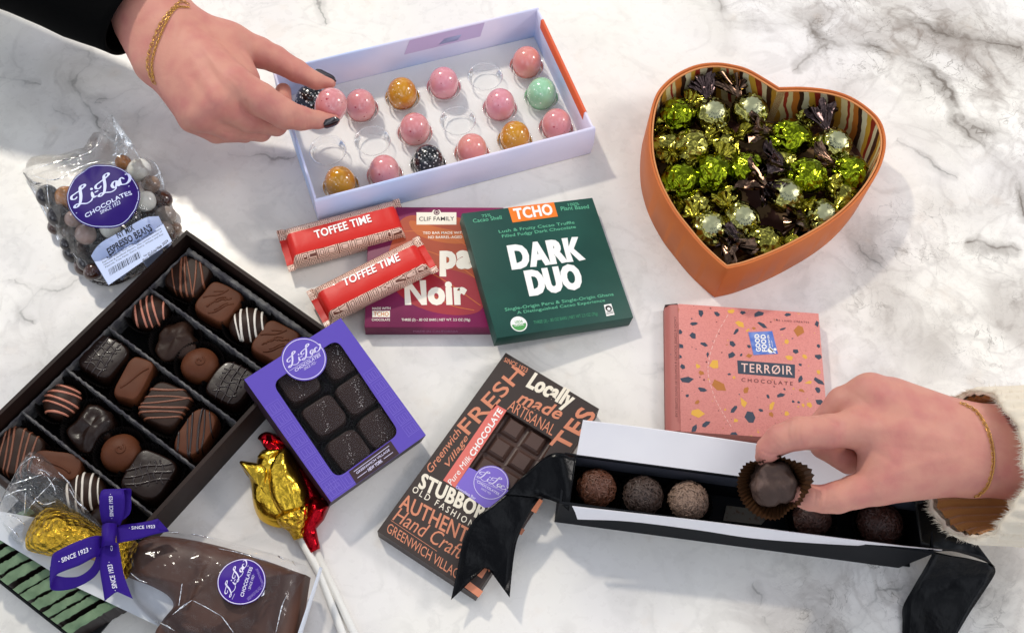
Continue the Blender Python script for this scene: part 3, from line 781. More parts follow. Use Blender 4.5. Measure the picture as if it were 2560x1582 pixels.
# ---- purple window box of salted caramels
def lilac_disc(mb, fr, c, r, mats, rot_px, w=.02, fn=None, edge=True, sub=True):
    """round badge: c centre (plane), rot_px = functions giving logo corner pixels"""
    n = 40
    V = [fr.p(*c, w)] + [fr.p(x, y, w) for x, y in circle(*c, r, n)]; G = [V[1:]]
    rows = [[fr.p(c[0] + (x - c[0]) * k, c[1] + (y - c[1]) * k, w) for x, y in circle(*c, r, n)] for k in (1, .8, .6, .4, .2, .01)]
    if fn: rows = [[fn(v) for v in r_] for r_ in rows]
    mb.grid(rows, 0, True)
def purple():
    z = Zm(560, 760, 540 / 1512)
    fr = frame_px([(615, 951), (856, 787), (1056, 1089), (828, 1258)], [4.9, 4.6, 2.3, 2.6])
    t = thing('window_box', (fr.o.x, fr.o.y, 0), 'purple window box of six salted dark chocolates, tilted against the large chocolate box', 'box')
    lav = mat('lavender_card', '#5a44ae', .42, bump=(10, .05, .02)); brown = mat('brown_card', '#33191d', .5)
    win = rounded([fr.px(*z(*q)) for q in [(336, 552), (790, 244), (1232, 902), (788, 1222)]], .7, 6)
    mb = MB(); plate(mb, fr, fr.rect(), [win], 0, .06)
    mb.build('face_panel', lav, t, smooth=False)
    L, W = fr.L / 2, fr.W / 2; mb = MB(); D = 2.2
    out = [(-L, W), (L, W), (L, -W), (-L, -W)]; inn = [(-L + .08, W - .08), (L - .08, W - .08), (L - .08, -W + .08), (-L + .08, -W + .08)]
    plate(mb, fr, out, [inn], -.065, D - .065)
    plate(mb, fr, inn, [], -D + .1, .1)
    mb.build('carton_body', mat('dark_box_card', '#2e1a2a', .55), t, smooth=False)
    mb = MB(); sh = [(x * .98, y * .98) for x, y in inn]
    plate(mb, fr, sh, [], -.10, .02)
    mb.build('window_film', film('window_film', (.97, .97, .98), .8, .0, .10, (.5, .05, .2), ior=1.12), t, smooth=False)
    mb = MB(); px = lambda *q: fr.px(*z(*q))
    c = px(560, 384); rr = (Vector(px(716, 384)) - Vector(c)).length
    V = circle(*c, rr * 1.02, 48); blob(mb, fr, V, 0, .015); ring(mb, fr, c, rr * .95, .05, 1, .022)
    lilac(mb, fr, z(462, 468), z(676, 352), z(428, 362), 1, .022, fat=1.1)
    text(mb, fr, 'CHOCOLATES', z(500, 476), z(678, 364), z(492, 456), 1, .03, w=.022)
    text(mb, fr, '\u00b7 SINCE 1923 \u00b7', z(556, 468), z(650, 412), z(550, 450), 1, .0, w=.022)
    mb.build('round_badge', [mat('badge_purple', '#5f49b0', .4), mat('pale_lilac_ink', '#ded6f0', .45)], t, smooth=False)
    mb = MB()
    b = [px(872, 1172), px(1166, 956), px(1224, 1042), px(928, 1260)]; b[2] = (b[2][0], -W + .01); b[3] = (b[3][0], -W + .01)
    blob(mb, fr, b, 0, .015)
    text(mb, fr, 'GREENWICH VILLAGE', z(930, 1190), z(1162, 1024), z(922, 1176), 1, .02, w=.022)
    text(mb, fr, 'NEW YORK', z(1014, 1172), z(1112, 1102), z(1002, 1152), 1, .03, w=.022)
    for q in [((908, 1172), (1156, 990)), ((934, 1216), (1000, 1168)), ((1118, 1082), (1182, 1036))]: stroke(mb, fr, [px(*q[0]), px(*q[1])], .035, 1, .022, None, 0)
    mb.build('brown_band', [brown, mat('pale_lilac_ink', '#ded6f0', .45)], t, smooth=False)
    # faint line drawing of house fronts round the frame
    mb = MB(); rnd = random.Random(3)
    def house(x0, y0, w_, h_):
        if y0 < -W + .06: return
        q = lambda a, b_: (x0 + a * w_, y0 + b_ * h_)
        for ln in [[q(0, 0), q(0, 1), q(1, 1), q(1, 0)], [q(.2, .2), q(.2, .8), q(.45, .8), q(.45, .2), q(.2, .2)], [q(.6, .2), q(.6, .8), q(.85, .8), q(.85, .2), q(.6, .2)], [q(0, .08), q(1, .08)]]:
            stroke(mb, fr, ln, .022, 0, .010, None, 0)
    for i in range(9):
        house(-L + .12, W - 3.2 - i * .92, .95, .82)
    for i in range(2): house(-L + .2 + i * 1.25, -W + .1, 1.1, .9)
    mb.build('house_print', mat('pale_line_ink', '#8470cd', .45), t, smooth=False); mb = MB()
    for i in range(2, 9): house(L - 1.05, W - 3.2 - i * .92, .9, .82)
    mb.build('house_print', mat('pale_line_ink', '#8470cd', .45), t, smooth=False)
    # the six pieces inside
    cm = mat('salted_chocolate', '#2e1c17', .5, spec=.3, bump=[(1.2, .2, .12), (9, .05, .02)]); salt = mat('salt', '#e6e1da', .3)
    names = ['upper left', 'upper right', 'middle left', 'middle right', 'lower left', 'lower right']
    for i, q in enumerate([(520, 560), (800, 400), (700, 790), (930, 640), (870, 1030), (1085, 870)]):
        x, y = fr.px(*z(*q), -1.1); c = fr.p(x, y, -1.98); ang = math.atan2(fr.u.y, fr.u.x)
        mb = MB(); puff(mb, (0, 0, 0), 0, 1.32, 1.30, 1.35, 5, 32, .86, 0, .06, i)
        mb.V = [c + fr.u * v.x + fr.v * v.y + fr.n * v.z for v in mb.V]
        ch = mb.build('salted_chocolate', cm); tag(ch, 'dark chocolate square with salt, %s in the purple window box' % names[i], 'chocolate', 'salted chocolates in the purple window box')
        mb = MB()
        for k in range(70):
            sx = rnd.gauss(.05, .22); sy = rnd.uniform(-.95, .95); s_ = rnd.uniform(.015, .045); o_ = fr.p(x + sx + sy * .35, y + sy, -1.98 + 1.36 - .05 * abs(sx))
            mb.add([o_ + Vector(d) * s_ for d in ((1, 0, 0), (0, 1, 0), (-1, 0, 0), (0, -1, 0), (0, 0, 1.2))], [[0, 1, 4], [1, 2, 4], [2, 3, 4], [3, 0, 4]])
        s1 = mb.build('salt_grains', salt, ch, smooth=False); s1['kind'] = 'stuff'
        mb = MB(); rows = []
        for rr, zz in ((1.34, .0), (1.45, .98)):
            row = []
            for k in range(96):
                a_ = 2 * math.pi * k / 96; f = (abs(math.cos(a_)) ** 6 + abs(math.sin(a_)) ** 6) ** (-1 / 6) * rr * (1 + .03 * (k % 2) * zz)
                row.append(fr.p(x + f * math.cos(a_), y + f * math.sin(a_), -1.98 + zz))
            rows.append(row)
        mb.grid(rows, 0, True); mb.build('paper_cup', mat('dark_cup_paper', '#1b1512', .45), ch, smooth=False)
purple()

# ---- brown bar carton with coral and cream lettering, and the bar in its window
def barbox():
    z = Zm(900, 860, 640 / 1423)
    fr = frame_px([(1261, 880), (1496, 1020), (1190, 1494), (949, 1326)], 1.35)
    t = thing('bar_carton', (fr.o.x, fr.o.y, 0), 'dark brown chocolate bar carton covered in coral and cream words, under the black ribbon', 'carton')
    card = mat('brown_print_card', '#33251f', .48, bump=(10, .05, .02)); px = lambda *q: fr.px(*z(*q))
    win = [px(806, 366), px(1078, 534), px(884, 872), px(600, 694)]; win = rounded(win, .35, 4)
    mb = MB(); plate(mb, fr, fr.rect(), [win], 0, .07); mb.build('face_panel', card, t, smooth=False)
    L, W = fr.L / 2, fr.W / 2; mb = MB()
    out = [(-L, W), (L, W), (L, -W), (-L, -W)]; inn = [(-L + .08, W - .08), (L - .08, W - .08), (L - .08, -W + .08), (-L + .08, -W + .08)]
    plate(mb, fr, out, [inn], -.072, 1.26); plate(mb, fr, inn, [], -1.2, .08)
    mb.build('carton_body', card, t, smooth=False)
    mb = MB()
    strip_ = [px(752, 332), px(816, 368), px(528, 796), px(462, 756)]; blob(mb, fr, strip_, 0, .012)
    lab = [px(606, 684), px(640, 700), px(840, 822), px(800, 900), px(690, 908), px(530, 794)]; blob(mb, fr, lab, 1, .014)
    c = px(727, 770); rr = (Vector(px(828, 770)) - Vector(c)).length; blob(mb, fr, circle(*c, rr), 1, .020); ring(mb, fr, c, rr * .93, .04, 2, .026)
    lilac(mb, fr, z(642, 752), z(790, 826), z(678, 690), 2, .026)
    text(mb, fr, 'CHOCOLATES', z(648, 768), z(770, 840), z(654, 756), 2, .03, w=.026); text(mb, fr, 'SINCE 1923', z(672, 806), z(724, 836), z(676, 796), 2, 0, w=.026)
    text(mb, fr, 'Chocolate Bar', z(530, 800), z(640, 866), z(536, 784), 2, .01, w=.026)
    text(mb, fr, 'CHOCOLATE', z(632, 628), z(796, 374), z(604, 606), 3, .04, w=.02); text(mb, fr, 'Pure Milk', z(508, 786), z(622, 634), z(484, 764), 3, 0, .1, w=.02)
    mb.build('window_label', [mat('coral_label', '#df6f63', .42), mat('label_lavender', '#7d66c4', .42), mat('pale_lilac_ink', '#ded6f0', .45), white_ink], t, smooth=False)
    mb = MB()
    T = [('SINCE 1923', (798, 96), (926, 160), (808, 72), 0, .02, 0), ('FRESH', (604, 508), (920, 166), (536, 452), 0, .02, 0), ('made', (866, 324), (1108, 424), (900, 258), 0, .03, .25), ('ARTISANAL', (816, 362), (1064, 510), (846, 306), 0, .0, 0),
         ('TES', (1142, 604), (1320, 390), (1050, 556), 0, .035, 0), ('Greenwich', (396, 718), (566, 490), (362, 690), 0, .01, .25), ('Village', (500, 694), (612, 528), (468, 664), 0, .01, .25),
         ('AUTHENTIC', (214, 906), (660, 1150), (246, 826), 0, .02, 0), ('Hand Crafted', (178, 974), (640, 1250), (212, 898), 0, .0, .3), ('GREENWICH VILLAGE', (144, 1040), (560, 1320), (164, 990), 0, 0, 0),
         ('Locally', (908, 262), (1160, 388), (958, 150), 1, .04, .25), ('STUBBORN', (318, 794), (740, 1016), (352, 712), 1, .045, 0), ('OLD FASHIONED', (286, 818), (690, 1060), (304, 786), 1, .01, 0)]
    for s_, a, b, c_, mi, bo, sh in T: text(mb, fr, s_, z(*a), z(*b), z(*c_), mi, bo, sh, w=.012, space=1.5 if s_.startswith('OLD') else 1)
    stroke(mb, fr, [px(172, 978), px(428, 1150)], .03, 0, .012, None, 0)
    for q in [[(660, 1290), (700, 1230), (728, 1250)], [(590, 1330), (672, 1390)], [(1000, 860), (960, 930)], [(900, 1020), (880, 1050)]]: stroke(mb, fr, [px(*p) for p in q], .5, 0, .012, None, 0)
    mb.build('lettering', [mat('coral_ink', '#d48462', .48), mat('cream_ink', '#eee2cc', .48)], t, smooth=False)
    # the moulded bar behind the window
    bl, bw = 6.4 * 1.0, 13.5; mb = MB(); x0, y0 = -3.4, -5.6; nx, ny = 4, 6; sx, sy = 1.75, 1.75
    def hump(x, y):
        fx = min(x % 1, 1 - x % 1); fy = min(y % 1, 1 - y % 1); k = min(fx, fy)
        return max(0, min(1, (k - .06) / .13))
    G = []; n = 14
    c0 = px(842, 600); th = .0
    for j in range(ny * n + 1):
        row = []
        for i in range(nx * n + 1):
            a_, b_ = i / n, j / n; row.append(fr.p(c0[0] + (a_ - nx / 2) * sx, c0[1] + (b_ - ny / 2 + .45) * sy, -.60 + .38 * hump(a_, b_)))
        G.append(row)
    mb.grid(G)
    a = [G[0][0], G[0][-1], G[-1][-1], G[-1][0]]; d = [p - fr.n * .55 for p in a]; mb.add(a + d, [[0, 4, 5, 1], [1, 5, 6, 2], [2, 6, 7, 3], [3, 7, 4, 0], [7, 6, 5, 4]])
    o = mb.build('chocolate_bar', mat('milk_bar', '#4a3229', .5, bump=(3, .12, .05)), None, smooth=False)
    tag(o, 'moulded milk chocolate bar seen through the window of the brown lettered carton', 'chocolate')
barbox()

# ================================================================== the tray of painted bonbons
def bonbon_box():
    zt = 3.5
    fr = frame_px([(675, 166), (1349, 26), (1484, 314), (791, 507)], zt)
    L, W = fr.L / 2, fr.W / 2
    t = thing('bonbon_box', (fr.o.x, fr.o.y, 0), 'open pale lilac carton holding rows of painted bonbons in clear cups', 'box')
    # walls: soft blue-lilac print with pink and orange areas
    m = mat('lilac_print_card', '#aab0d8', .5, bump=(5, .08, .03)); nt = m.node_tree; N, Lk = nt.nodes, nt.links; b = N['Principled BSDF']
    mp = [n for n in N if n.type == 'MAPPING'][0]
    no = N.new('ShaderNodeTexNoise'); no.inputs['Scale'].default_value = .14; no.inputs['Detail'].default_value = 1.5; Lk.new(mp.outputs[0], no.inputs['Vector'])
    r = N.new('ShaderNodeValToRGB'); e = r.color_ramp.elements; e[0].position = .36; e[0].color = _c4('#b3c8ee'); e[1].position = .66; e[1].color = _c4('#e4dcee')
    k = e.new(.5); k.color = _c4('#cdcfe9'); Lk.new(no.outputs[0], r.inputs[0]); Lk.new(r.outputs[0], b.inputs['Base Color'])
    th = .22; names = ['back', 'right', 'front', 'left']
    white = mat('white_card', '#f6f2f0', .55)
    pr = [(-L, W), (L, W), (L, -W), (-L, -W)]
    def wall(p, q, top, nin, bulge=0.0):
        """a folded double wall from p to q; nin points inside"""
        n = 14; G = []
        p, q, nin = Vector(p), Vector(q), Vector(nin)
        prof = [(0, -zt + .05), (-bulge * .8, -zt * .5), (-bulge * .3, top - .12), (.03, top - .02), (.10, top), (th - .05, top - .03), (th, top - .12), (th, -zt + .05)]
        for i in range(n + 1):
            a = p.lerp(q, i / n); wv = .03 * mnoise.noise(Vector((i * .6, p.x, p.y)))
            G.append([fr.p(*(a + nin * (d + wv)), h) for d, h in prof])
        mb.grid(G, 0); 
        for row, fl in ((G[0], 1), (G[-1], 0)):
            k0 = len(mb.V); mb.V += row; f = list(range(k0, k0 + len(row))); mb.F.append(f[::-1] if fl else f); mb.M.append(0)
    mb = MB()
    wall((-L, W), (L, W), 0, (0, -1)); wall((L, W - th), (L, -W + th), -.06, (-1, 0)); wall((-L, -W), (L + .05, -W), 0, (0, 1), .32); wall((-L, -W + th), (-L, W - th), -.06, (1, 0))
    mb.build('carton_walls', m, t, auto=50)
    mb = MB(); plate(mb, fr, [(-L + .05, W - .05), (L - .05, W - .05), (L - .05, -W + .05), (-L + .05, -W + .05)], [], -zt + .10, .08); mb.build('carton_base', white, t, smooth=False)
    # printed patches on the folded walls
    mb = MB()
    def wpatch(u0, u1, w0, w1, mi, side):
        sl = .35
        if side == 'back': q = [fr.p(u0, W - th - .012, w0), fr.p(u1, W - th - .012, w0), fr.p(u1 + sl, W - th - .012, w1), fr.p(u0 + sl * 1.5, W - th - .012, w1)]
        if side == 'right': q = [fr.p(L - th - .012, u0, w0), fr.p(L - th - .012, u1, w0), fr.p(L - th - .012, u1, w1), fr.p(L - th - .012, u0, w1)]
        if side == 'rtop': q = [fr.p(L - th - .015, u0, -.1), fr.p(L - th - .015, u1, -.1), fr.p(L + .012, u1, -.04), fr.p(L + .012, u0, -.04)]
        mb.add(q, [[0, 1, 2, 3]] if side != 'right' else [[3, 2, 1, 0]], mi)
    wpatch(-.5, 6.2, -1.7, -.12, 0, 'back'); wpatch(2.5, 4.2, -1.5, -.9, 1, 'back')
    mb.build('pink_print', [mat('pink_print', '#c8b4d8', .5), mat('blue_print', '#b6bfe4', .5)], t, smooth=False)
    mb = MB(); n = 10; a, b_ = W - 1.35, -W + 1.7
    rows = []
    for i in range(n + 1):
        y = a + (b_ - a) * i / n; rows.append([fr.p(L - th - .02, y, -.1 - .95), fr.p(L - th - .02, y, -.16), fr.p(L - th + .06, y, -.045), fr.p(L - .06, y, -.035), fr.p(L + .02, y, -.12), fr.p(L + .02, y, -1.2)])
    mb.grid(rows, 0, flip=True); mb.build('orange_print', mat('orange_print', '#dd5a2b', .5), t)
    # clear insert with cups
    z = Zm(700, 0, 840 / 2268)
    rows = [[(210, 690), (545, 720), (825, 640), (1105, 570), (1385, 500), (1665, 430)], [(322, 1000), (622, 935), (910, 880), (1200, 800), (1485, 715), (1765, 640)], [(408, 1240), (705, 1165), (1000, 1095), (1295, 1020), (1585, 935), (1865, 850)]]
    zf = -zt + .35                      # floor of the insert
    cl = film('clear_insert', (1, 1, 1), .9, .03, .10, (.5, .12, .2), ior=1.30)
    base = [(-L + th + .1, W - th - .1), (L - th - .1, W - th - .1), (L - th - .1, -W + th + .1), (-L + th + .1, -W + th + .1)]
    cc = film('clear_cup_plastic', (1, 1, 1), .9, .10, .08, (.5, .12, .2), ior=1.42)
    cups = []
    # regular grid fitted to the measured places
    for r_ in rows: cups.append([Vector(fr.px(*z(x, y), zf + .9)) for x, y in r_])
    c0, c5 = [Vector(sum((cups[j][i] for j in range(3)), Vector((0, 0))) / 3) for i in (0, 5)]
    mb = MB(); plate(mb, fr, base, [circle(q.x, q.y, 1.12, 20) for r_ in cups for q in r_], zf + .02, .0); mb.build('insert_sheet', cl, t, smooth=False)
    white_fl = MB()
    for r_ in cups:
        for q in r_:
            mb = MB(); mb.lathe([(1.12, 0), (1.18, .1), (1.38, .58), (1.44, .65), (1.49, .60), (1.45, .55), (1.36, .50)], fr.p(q.x, q.y, zf + .02), fr.n, 40)
            mb.lathe([(1.02, .06), (0, .06)], fr.p(q.x, q.y, zf + .0), fr.n, 24)
            mb.build('clear_cup', cc, t)
    A = dict(pink=mat('pink_shell', '#d6888a', .2, var=(.55, '#e3a89d', .45, .75), spk=[(1.5, '#b2404c', .16), (3.4, '#a84a55', .17)], coat=.6),
             rose=mat('rose_shell', '#d88c98', .2, var=(.5, '#dd9a9a', .4, .7), spk=[(1.7, '#b2404c', .16), (3.6, '#9d4250', .17)], coat=.6),
             coral=mat('coral_shell', '#d9817c', .2, var=(.4, '#e09a8a', .4, .7), spk=[(1.6, '#8fae7d', .10), (1.9, '#d8a04e', .10)], coat=.6),
             amber=mat('amber_shell', '#c98a12', .16, var=(.45, '#b4602a', .48, .66), spk=[(2.0, '#f1e0cc', .22), (3.6, '#f0d9b0', .26)], coat=.7),
             green=mat('green_shell', '#93c79f', .2, var=(.4, '#a4d2ab', .4, .7), spk=[(2.0, '#e9f5e6', .22), (3.6, '#dff0df', .24)], coat=.6),
             black=mat('black_shell', '#0c0b0c', .2, spk=[(2.2, '#f0ede8', .30), (3.6, '#dfdad4', .34), (5, '#c9c4c0', .3)], coat=.6))
    W_ = ['back', 'middle', 'front']; pos = ['first', 'second', 'third', 'fourth', 'fifth', 'last']
    grid = [['black', 'pink', 'amber', 'rose', None, 'coral'], [None, None, 'pink', None, 'rose', 'green'], ['amber', 'pink', 'black', 'coral', 'amber', 'pink']]
    lab = dict(pink='pink speckled', rose='rosy pink', coral='coral pink', amber='glossy amber', green='mint green', black='black speckled')
    prof = [(0, .03), (.85, .03), (1.06, .10), (1.13, .26), (1.19, .70), (1.20, 1.15), (1.14, 1.5), (1.0, 1.83), (.78, 2.1), (.5, 2.28), (.22, 2.36), (0, 2.38)]
    for j in range(3):
        for i in range(6):
            g = grid[j][i]
            if not g: continue
            q = cups[j][i]; mb = MB(); mb.lathe(prof, (0, 0, 0), (0, 0, 1), 40)
            base_ = fr.p(q.x, q.y, zf + .12); a_ = (i * 2.1 + j * 1.3)
            ca, sa = math.cos(a_), math.sin(a_)
            V = [base_ + Vector((v.x * ca - v.y * sa, v.x * sa + v.y * ca, v.z * .98)) for v in mb.V]
            o = ob('bonbon', V, mb.F, A[g])
            tag(o, '%s bonbon in the %s row of the lilac box, %s from the left' % (lab[g], W_[j], pos[i]), 'bonbon', 'painted bonbons in the lilac box')
    # the one held in the fingers
    c = P(829, 259, 6.6); mb = MB(); mb.lathe([(r_, h - 1.2) for r_, h in prof], c, (.30, .05, .95), 40)
    o = mb.build('bonbon', A['pink']); tag(o, 'pink speckled bonbon held between thumb and finger above the lilac box', 'bonbon')
bonbon_box()

# ================================================================== the heart box and its wrapped candies
def heart():
    z = Zm(1540, 100, 760 / 1741); hz = 4.4
    rim = [(935, 268), (850, 215), (760, 165), (680, 141), (580, 127), (470, 138), (370, 178), (290, 235), (235, 300), (203, 385), (188, 480), (185, 580), (195, 680), (225, 790), (270, 890), (330, 990), (400, 1080), (480, 1175), (560, 1252), (630, 1312)]
    rim2 = [(635, 1313), (740, 1290), (860, 1247), (980, 1195), (1100, 1132), (1220, 1060), (1330, 975), (1420, 880), (1490, 780), (1530, 690), (1548, 600), (1540, 520), (1510, 450), (1450, 390), (1370, 335), (1280, 297), (1180, 276), (1060, 266), (937, 268)]
    a = cat([P(*z(*p), hz) for p in rim], 4); b = cat([P(*z(*p), hz) for p in rim2], 4)
    O = a[:-1] + b[:-1]
    O = [Vector((p.x, p.y, 0)) for p in O]; n = len(O)
    if sum(O[i].x * O[(i + 1) % n].y - O[(i + 1) % n].x * O[i].y for i in range(n)) < 0: O.reverse()
    ctr = sum(O, Vector()) / n
    def inset(d):
        R_ = []
        for i in range(n):
            e1 = (O[i] - O[i - 1]).normalized(); e2 = (O[(i + 1) % n] - O[i]).normalized()
            n1 = Vector((-e1.y, e1.x, 0)); n2 = Vector((-e2.y, e2.x, 0)); k = n1 + n2
            R_.append(O[i] + k.normalized() * d / max(.45, k.length / 2))
        return R_
    t = thing('heart_box', (ctr.x, ctr.y, 0), 'open orange heart shaped box lined with striped paper, full of foil candies', 'box')
    org = mat('orange_paper', '#c4682a', .55, bump=[(30, .15, .01), (3, .05, .03)], var=(.3, '#bb5f26', .4, .7))
    mb = MB()
    I0, I1 = inset(0), inset(.22)
    up = lambda Q, h: [p + Vector((0, 0, h)) for p in Q]
    mb.grid([up(inset(.06), .0), up(inset(0), .06), up(I0, hz - .06), up(inset(.05), hz), up(inset(.17), hz), up(I1, hz - .06), up(I1, 1.0)], 0, True)
    mb.build('outer_wall', org, t, auto=45)
    mb = MB(); J0, J1 = inset(.26), inset(.42)
    mb.grid([up(J0, .6), up(J0, hz - .14), up(inset(.29), hz - .10), up(inset(.39), hz - .10), up(J1, hz - .14), up(J1, hz - .3)], 0, True)
    mb.build('inner_rim', mat('pale_orange_paper', '#cf8a52', .6), t, auto=45)
    # striped lining: colour follows the distance round the wall, slanting and waving
    mb = MB(); Q = inset(.43); rows = []
    hs = [hz - .16, 3.4, 2.4, 1.4, .3]
    for h in hs: rows.append(up(Q, h))
    mb.grid(rows, 0, True, flip=True)
    lm = mat('striped_lining', '#d9c690', .4); nt = lm.node_tree; N, L = nt.nodes, nt.links; bs = N['Principled BSDF']
    at = N.new('ShaderNodeAttribute'); at.attribute_name = 'run'; no = N.new('ShaderNodeTexNoise'); no.inputs['Scale'].default_value = .5; mp = [q for q in N if q.type == 'MAPPING'][0]; L.new(mp.outputs[0], no.inputs['Vector'])
    ad = N.new('ShaderNodeMath'); ad.operation = 'MULTIPLY_ADD'; ad.inputs[1].default_value = .9; L.new(no.outputs[0], ad.inputs[0]); L.new(at.outputs['Fac'], ad.inputs[2])
    fr_ = N.new('ShaderNodeMath'); fr_.operation = 'MULTIPLY'; fr_.inputs[1].default_value = 1 / 5.2; L.new(ad.outputs[0], fr_.inputs[0])
    f2 = N.new('ShaderNodeMath'); f2.operation = 'FRACT'; L.new(fr_.outputs[0], f2.inputs[0])
    r = N.new('ShaderNodeValToRGB'); r.color_ramp.interpolation = 'CONSTANT'; L.new(f2.outputs[0], r.inputs[0]); L.new(r.outputs[0], bs.inputs['Base Color'])
    cs = [(0, '#d8c48c'), (.10, '#b5822a'), (.20, '#45251a'), (.30, '#cfc09a'), (.40, '#8f2c1c'), (.50, '#c99a35'), (.60, '#d8cda8'), (.70, '#3d2418'), (.78, '#c0702a'), (.88, '#d8c48c'), (.95, '#a03420')]
    e = r.color_ramp.elements; e[0].color = _c4(cs[0][1]); e[1].position = cs[1][0]; e[1].color = _c4(cs[1][1])
    for p_, c in cs[2:]: q = e.new(p_); q.color = _c4(c)
    o = mb.build('striped_lining', lm, t)
    run = [0.0]
    for i in range(1, n): run.append(run[-1] + (Q[i] - Q[i - 1]).length)
    vals = []
    for k, h in enumerate(hs): vals += [s + .28 * (hz - h) for s in run]
    at_ = o.data.attributes.new('run', 'FLOAT', 'POINT'); at_.data.foreach_set('value', vals)
    mb = MB(); fl = up(inset(.40), .32)
    tri = tessellate_polygon([[Vector((p.x, p.y, 0)) for p in fl]]); mb.add(fl, [list(f) for f in tri]); 
    o = mb.build('floor_liner', mat('liner_floor', '#8d6f4a', .6, var=(.6, '#4a2318', .47, .50)), t, smooth=False)
    bm = bmesh.new(); bm.from_mesh(o.data); bmesh.ops.recalc_face_normals(bm, faces=bm.faces)
    for f in bm.faces:
        if f.normal.z < 0: f.normal_flip()
    bm.to_mesh(o.data); bm.free()
    # candies: crumpled foil balls, each with one big dark twist and one small green one
    G1 = foil('green_foil', '#84901a', .13, 2.0, .06, 3.0); G2 = foil('pale_green_foil', '#9a9242', .14, 2.0, .06, 3.0); G3 = foil('silver_green_foil', '#a09a55', .15, 2.0, .06, 3.0)
    D = foil('dark_twist_foil', '#4a3c3a', .14, 2.0, .06, 4.0); D2 = foil('plum_twist_foil', '#5f4a3c', .15, 2.0, .06, 4.0); CG = foil('gold_green_twist_foil', '#958b30', .14, 2.0, .06, 4.0)
    pd = mat('printed_disc', '#a2a37e', .34, .6, bump=(2.0, .3, .1))
    rnd = random.Random(11)
    cand = [(355, 430, 104, 1, 235, 0, 'bright green candy at the far left of the heart, under the striped lobe'), (550, 430, 104, 3, 108, 1, 'pale printed candy in the left lobe of the heart, right of the bright green one'),
            (765, 405, 104, 3, 125, 1, 'silvery candy high in the left lobe of the heart, beneath the dark twists'), (285, 615, 98, 2, 300, 0, 'pale green candy against the left wall of the heart box'),
            (430, 610, 104, 2, 215, 0, 'shiny yellow green candy second from the left wall of the heart'), (560, 762, 112, 1, 75, 0, 'bright green candy left of centre in the heart, biggest of the left half'),
            (365, 800, 110, 1, 250, 0, 'bright green candy low on the left side of the heart box'), (755, 745, 108, 1, -52, 1, 'bright green candy at the very centre of the heart box'),
            (1003, 560, 116, 1, 178, 1, 'largest bright green candy, just below the notch of the heart'), (1095, 780, 110, 1, 168, 1, 'bright green candy right of centre in the heart box'),
            (1345, 760, 106, 1, 166, 1, 'bright green candy near the right wall of the heart box'), (1248, 600, 102, 3, 112, 1, 'silvery printed candy under the right lobe of the heart'),
            (968, 893, 106, 3, 160, 1, 'silvery printed candy just below the centre of the heart'), (718, 1030, 106, 3, 135, 0, 'silvery candy in the lower left of the heart box'),
            (532, 1078, 104, 3, -45, 1, 'silvery printed candy against the lower left edge of the heart'), (855, 1158, 102, 2, 188, 1, 'pale gold candy nearest the point of the heart'),
            (1180, 1005, 98, 3, 212, 1, 'silvery candy against the lower right edge of the heart'), (1295, 890, 98, 2, 330, 0, 'pale green candy below the bright one by the right wall'),
            (600, 580, 96, 2, 20, 0, 'pale green candy under the printed one in the left lobe of the heart'), (960, 700, 94, 2, 285, 0, 'pale green candy below the largest bright green one'),
            (470, 945, 96, 2, 200, 0, 'pale gold green candy low along the left edge of the heart'), (1110, 420, 84, 2, 60, 1, 'pale candy at the back of the right lobe beside the notch'),
            (640, 900, 84, 2, 270, 0, 'small pale green candy low between the bright and silvery ones')]
    mats_ = {1: G1, 2: G2, 3: G3}
    lim = inset(.62); lim2 = [Vector((p.x, p.y)) for p in lim]; nl = len(lim2)
    def inside(x, y):
        c_ = False; j = nl - 1
        for i_ in range(nl):
            if (lim2[i_].y > y) != (lim2[j].y > y) and x < (lim2[j].x - lim2[i_].x) * (y - lim2[i_].y) / (lim2[j].y - lim2[i_].y) + lim2[i_].x: c_ = not c_
            j = i_
        return c_
    def keep(p, c):
        p.z = max(p.z, .38)
        for _ in range(14):
            if inside(p.x, p.y): break
            p.x += (c.x - p.x) * .14; p.y += (c.y - p.y) * .14
        return p
    for i, (x, y, r_, kind, ta, big, label) in enumerate(cand):
        rc = r_ * .4365 / SC(*z(x, y), 2.4); zc = (rnd.uniform(2.15, 2.75) if i < 17 else 1.55); c = P(*z(x, y), zc)
        bm = bmesh.new(); bmesh.ops.create_icosphere(bm, subdivisions=5, radius=1)
        tdir = Vector((math.cos(R(ta)), math.sin(R(ta)), .12)).normalized(); s1 = tdir.cross(Vector((0, 0, 1))).normalized(); s2 = s1.cross(tdir)
        V = []
        for v in bm.verts:
            p = v.co.normalized(); o_ = Vector((i * 3.1, i * 1.7, 0)); al = p.dot(tdir); ang_ = math.atan2(p.dot(s2), p.dot(s1))
            tri = lambda x_: abs((x_ % 1) * 2 - 1) * 2 - 1
            cre = mnoise.noise(p * 3 + o_)
            d = 1.03 + .05 * mnoise.noise(p * 1.6 + o_) - .13 * abs(mnoise.noise(p * 2.1 + o_)) - .035 * abs(mnoise.noise(p * 3.8 + o_ * 2))
            d += (.012 + abs(al) ** 1.6 * .10) * tri(ang_ / (2 * math.pi) * 10 + .35 * cre + i * .3) * abs(al) ** .5 - .05 * abs(al) ** 3
            q = c + Vector((p.x * rc * d, p.y * rc * d, p.z * rc * d * .84)); V.append(keep(q, c))
        bm.verts.index_update(); Fc = [[v.index for v in f.verts] for f in bm.faces]; bm.free()
        o = ob('wrapped_candy', V, Fc, mats_[kind], auto=38); tag(o, label, 'candy', 'foil wrapped candies in the heart box')
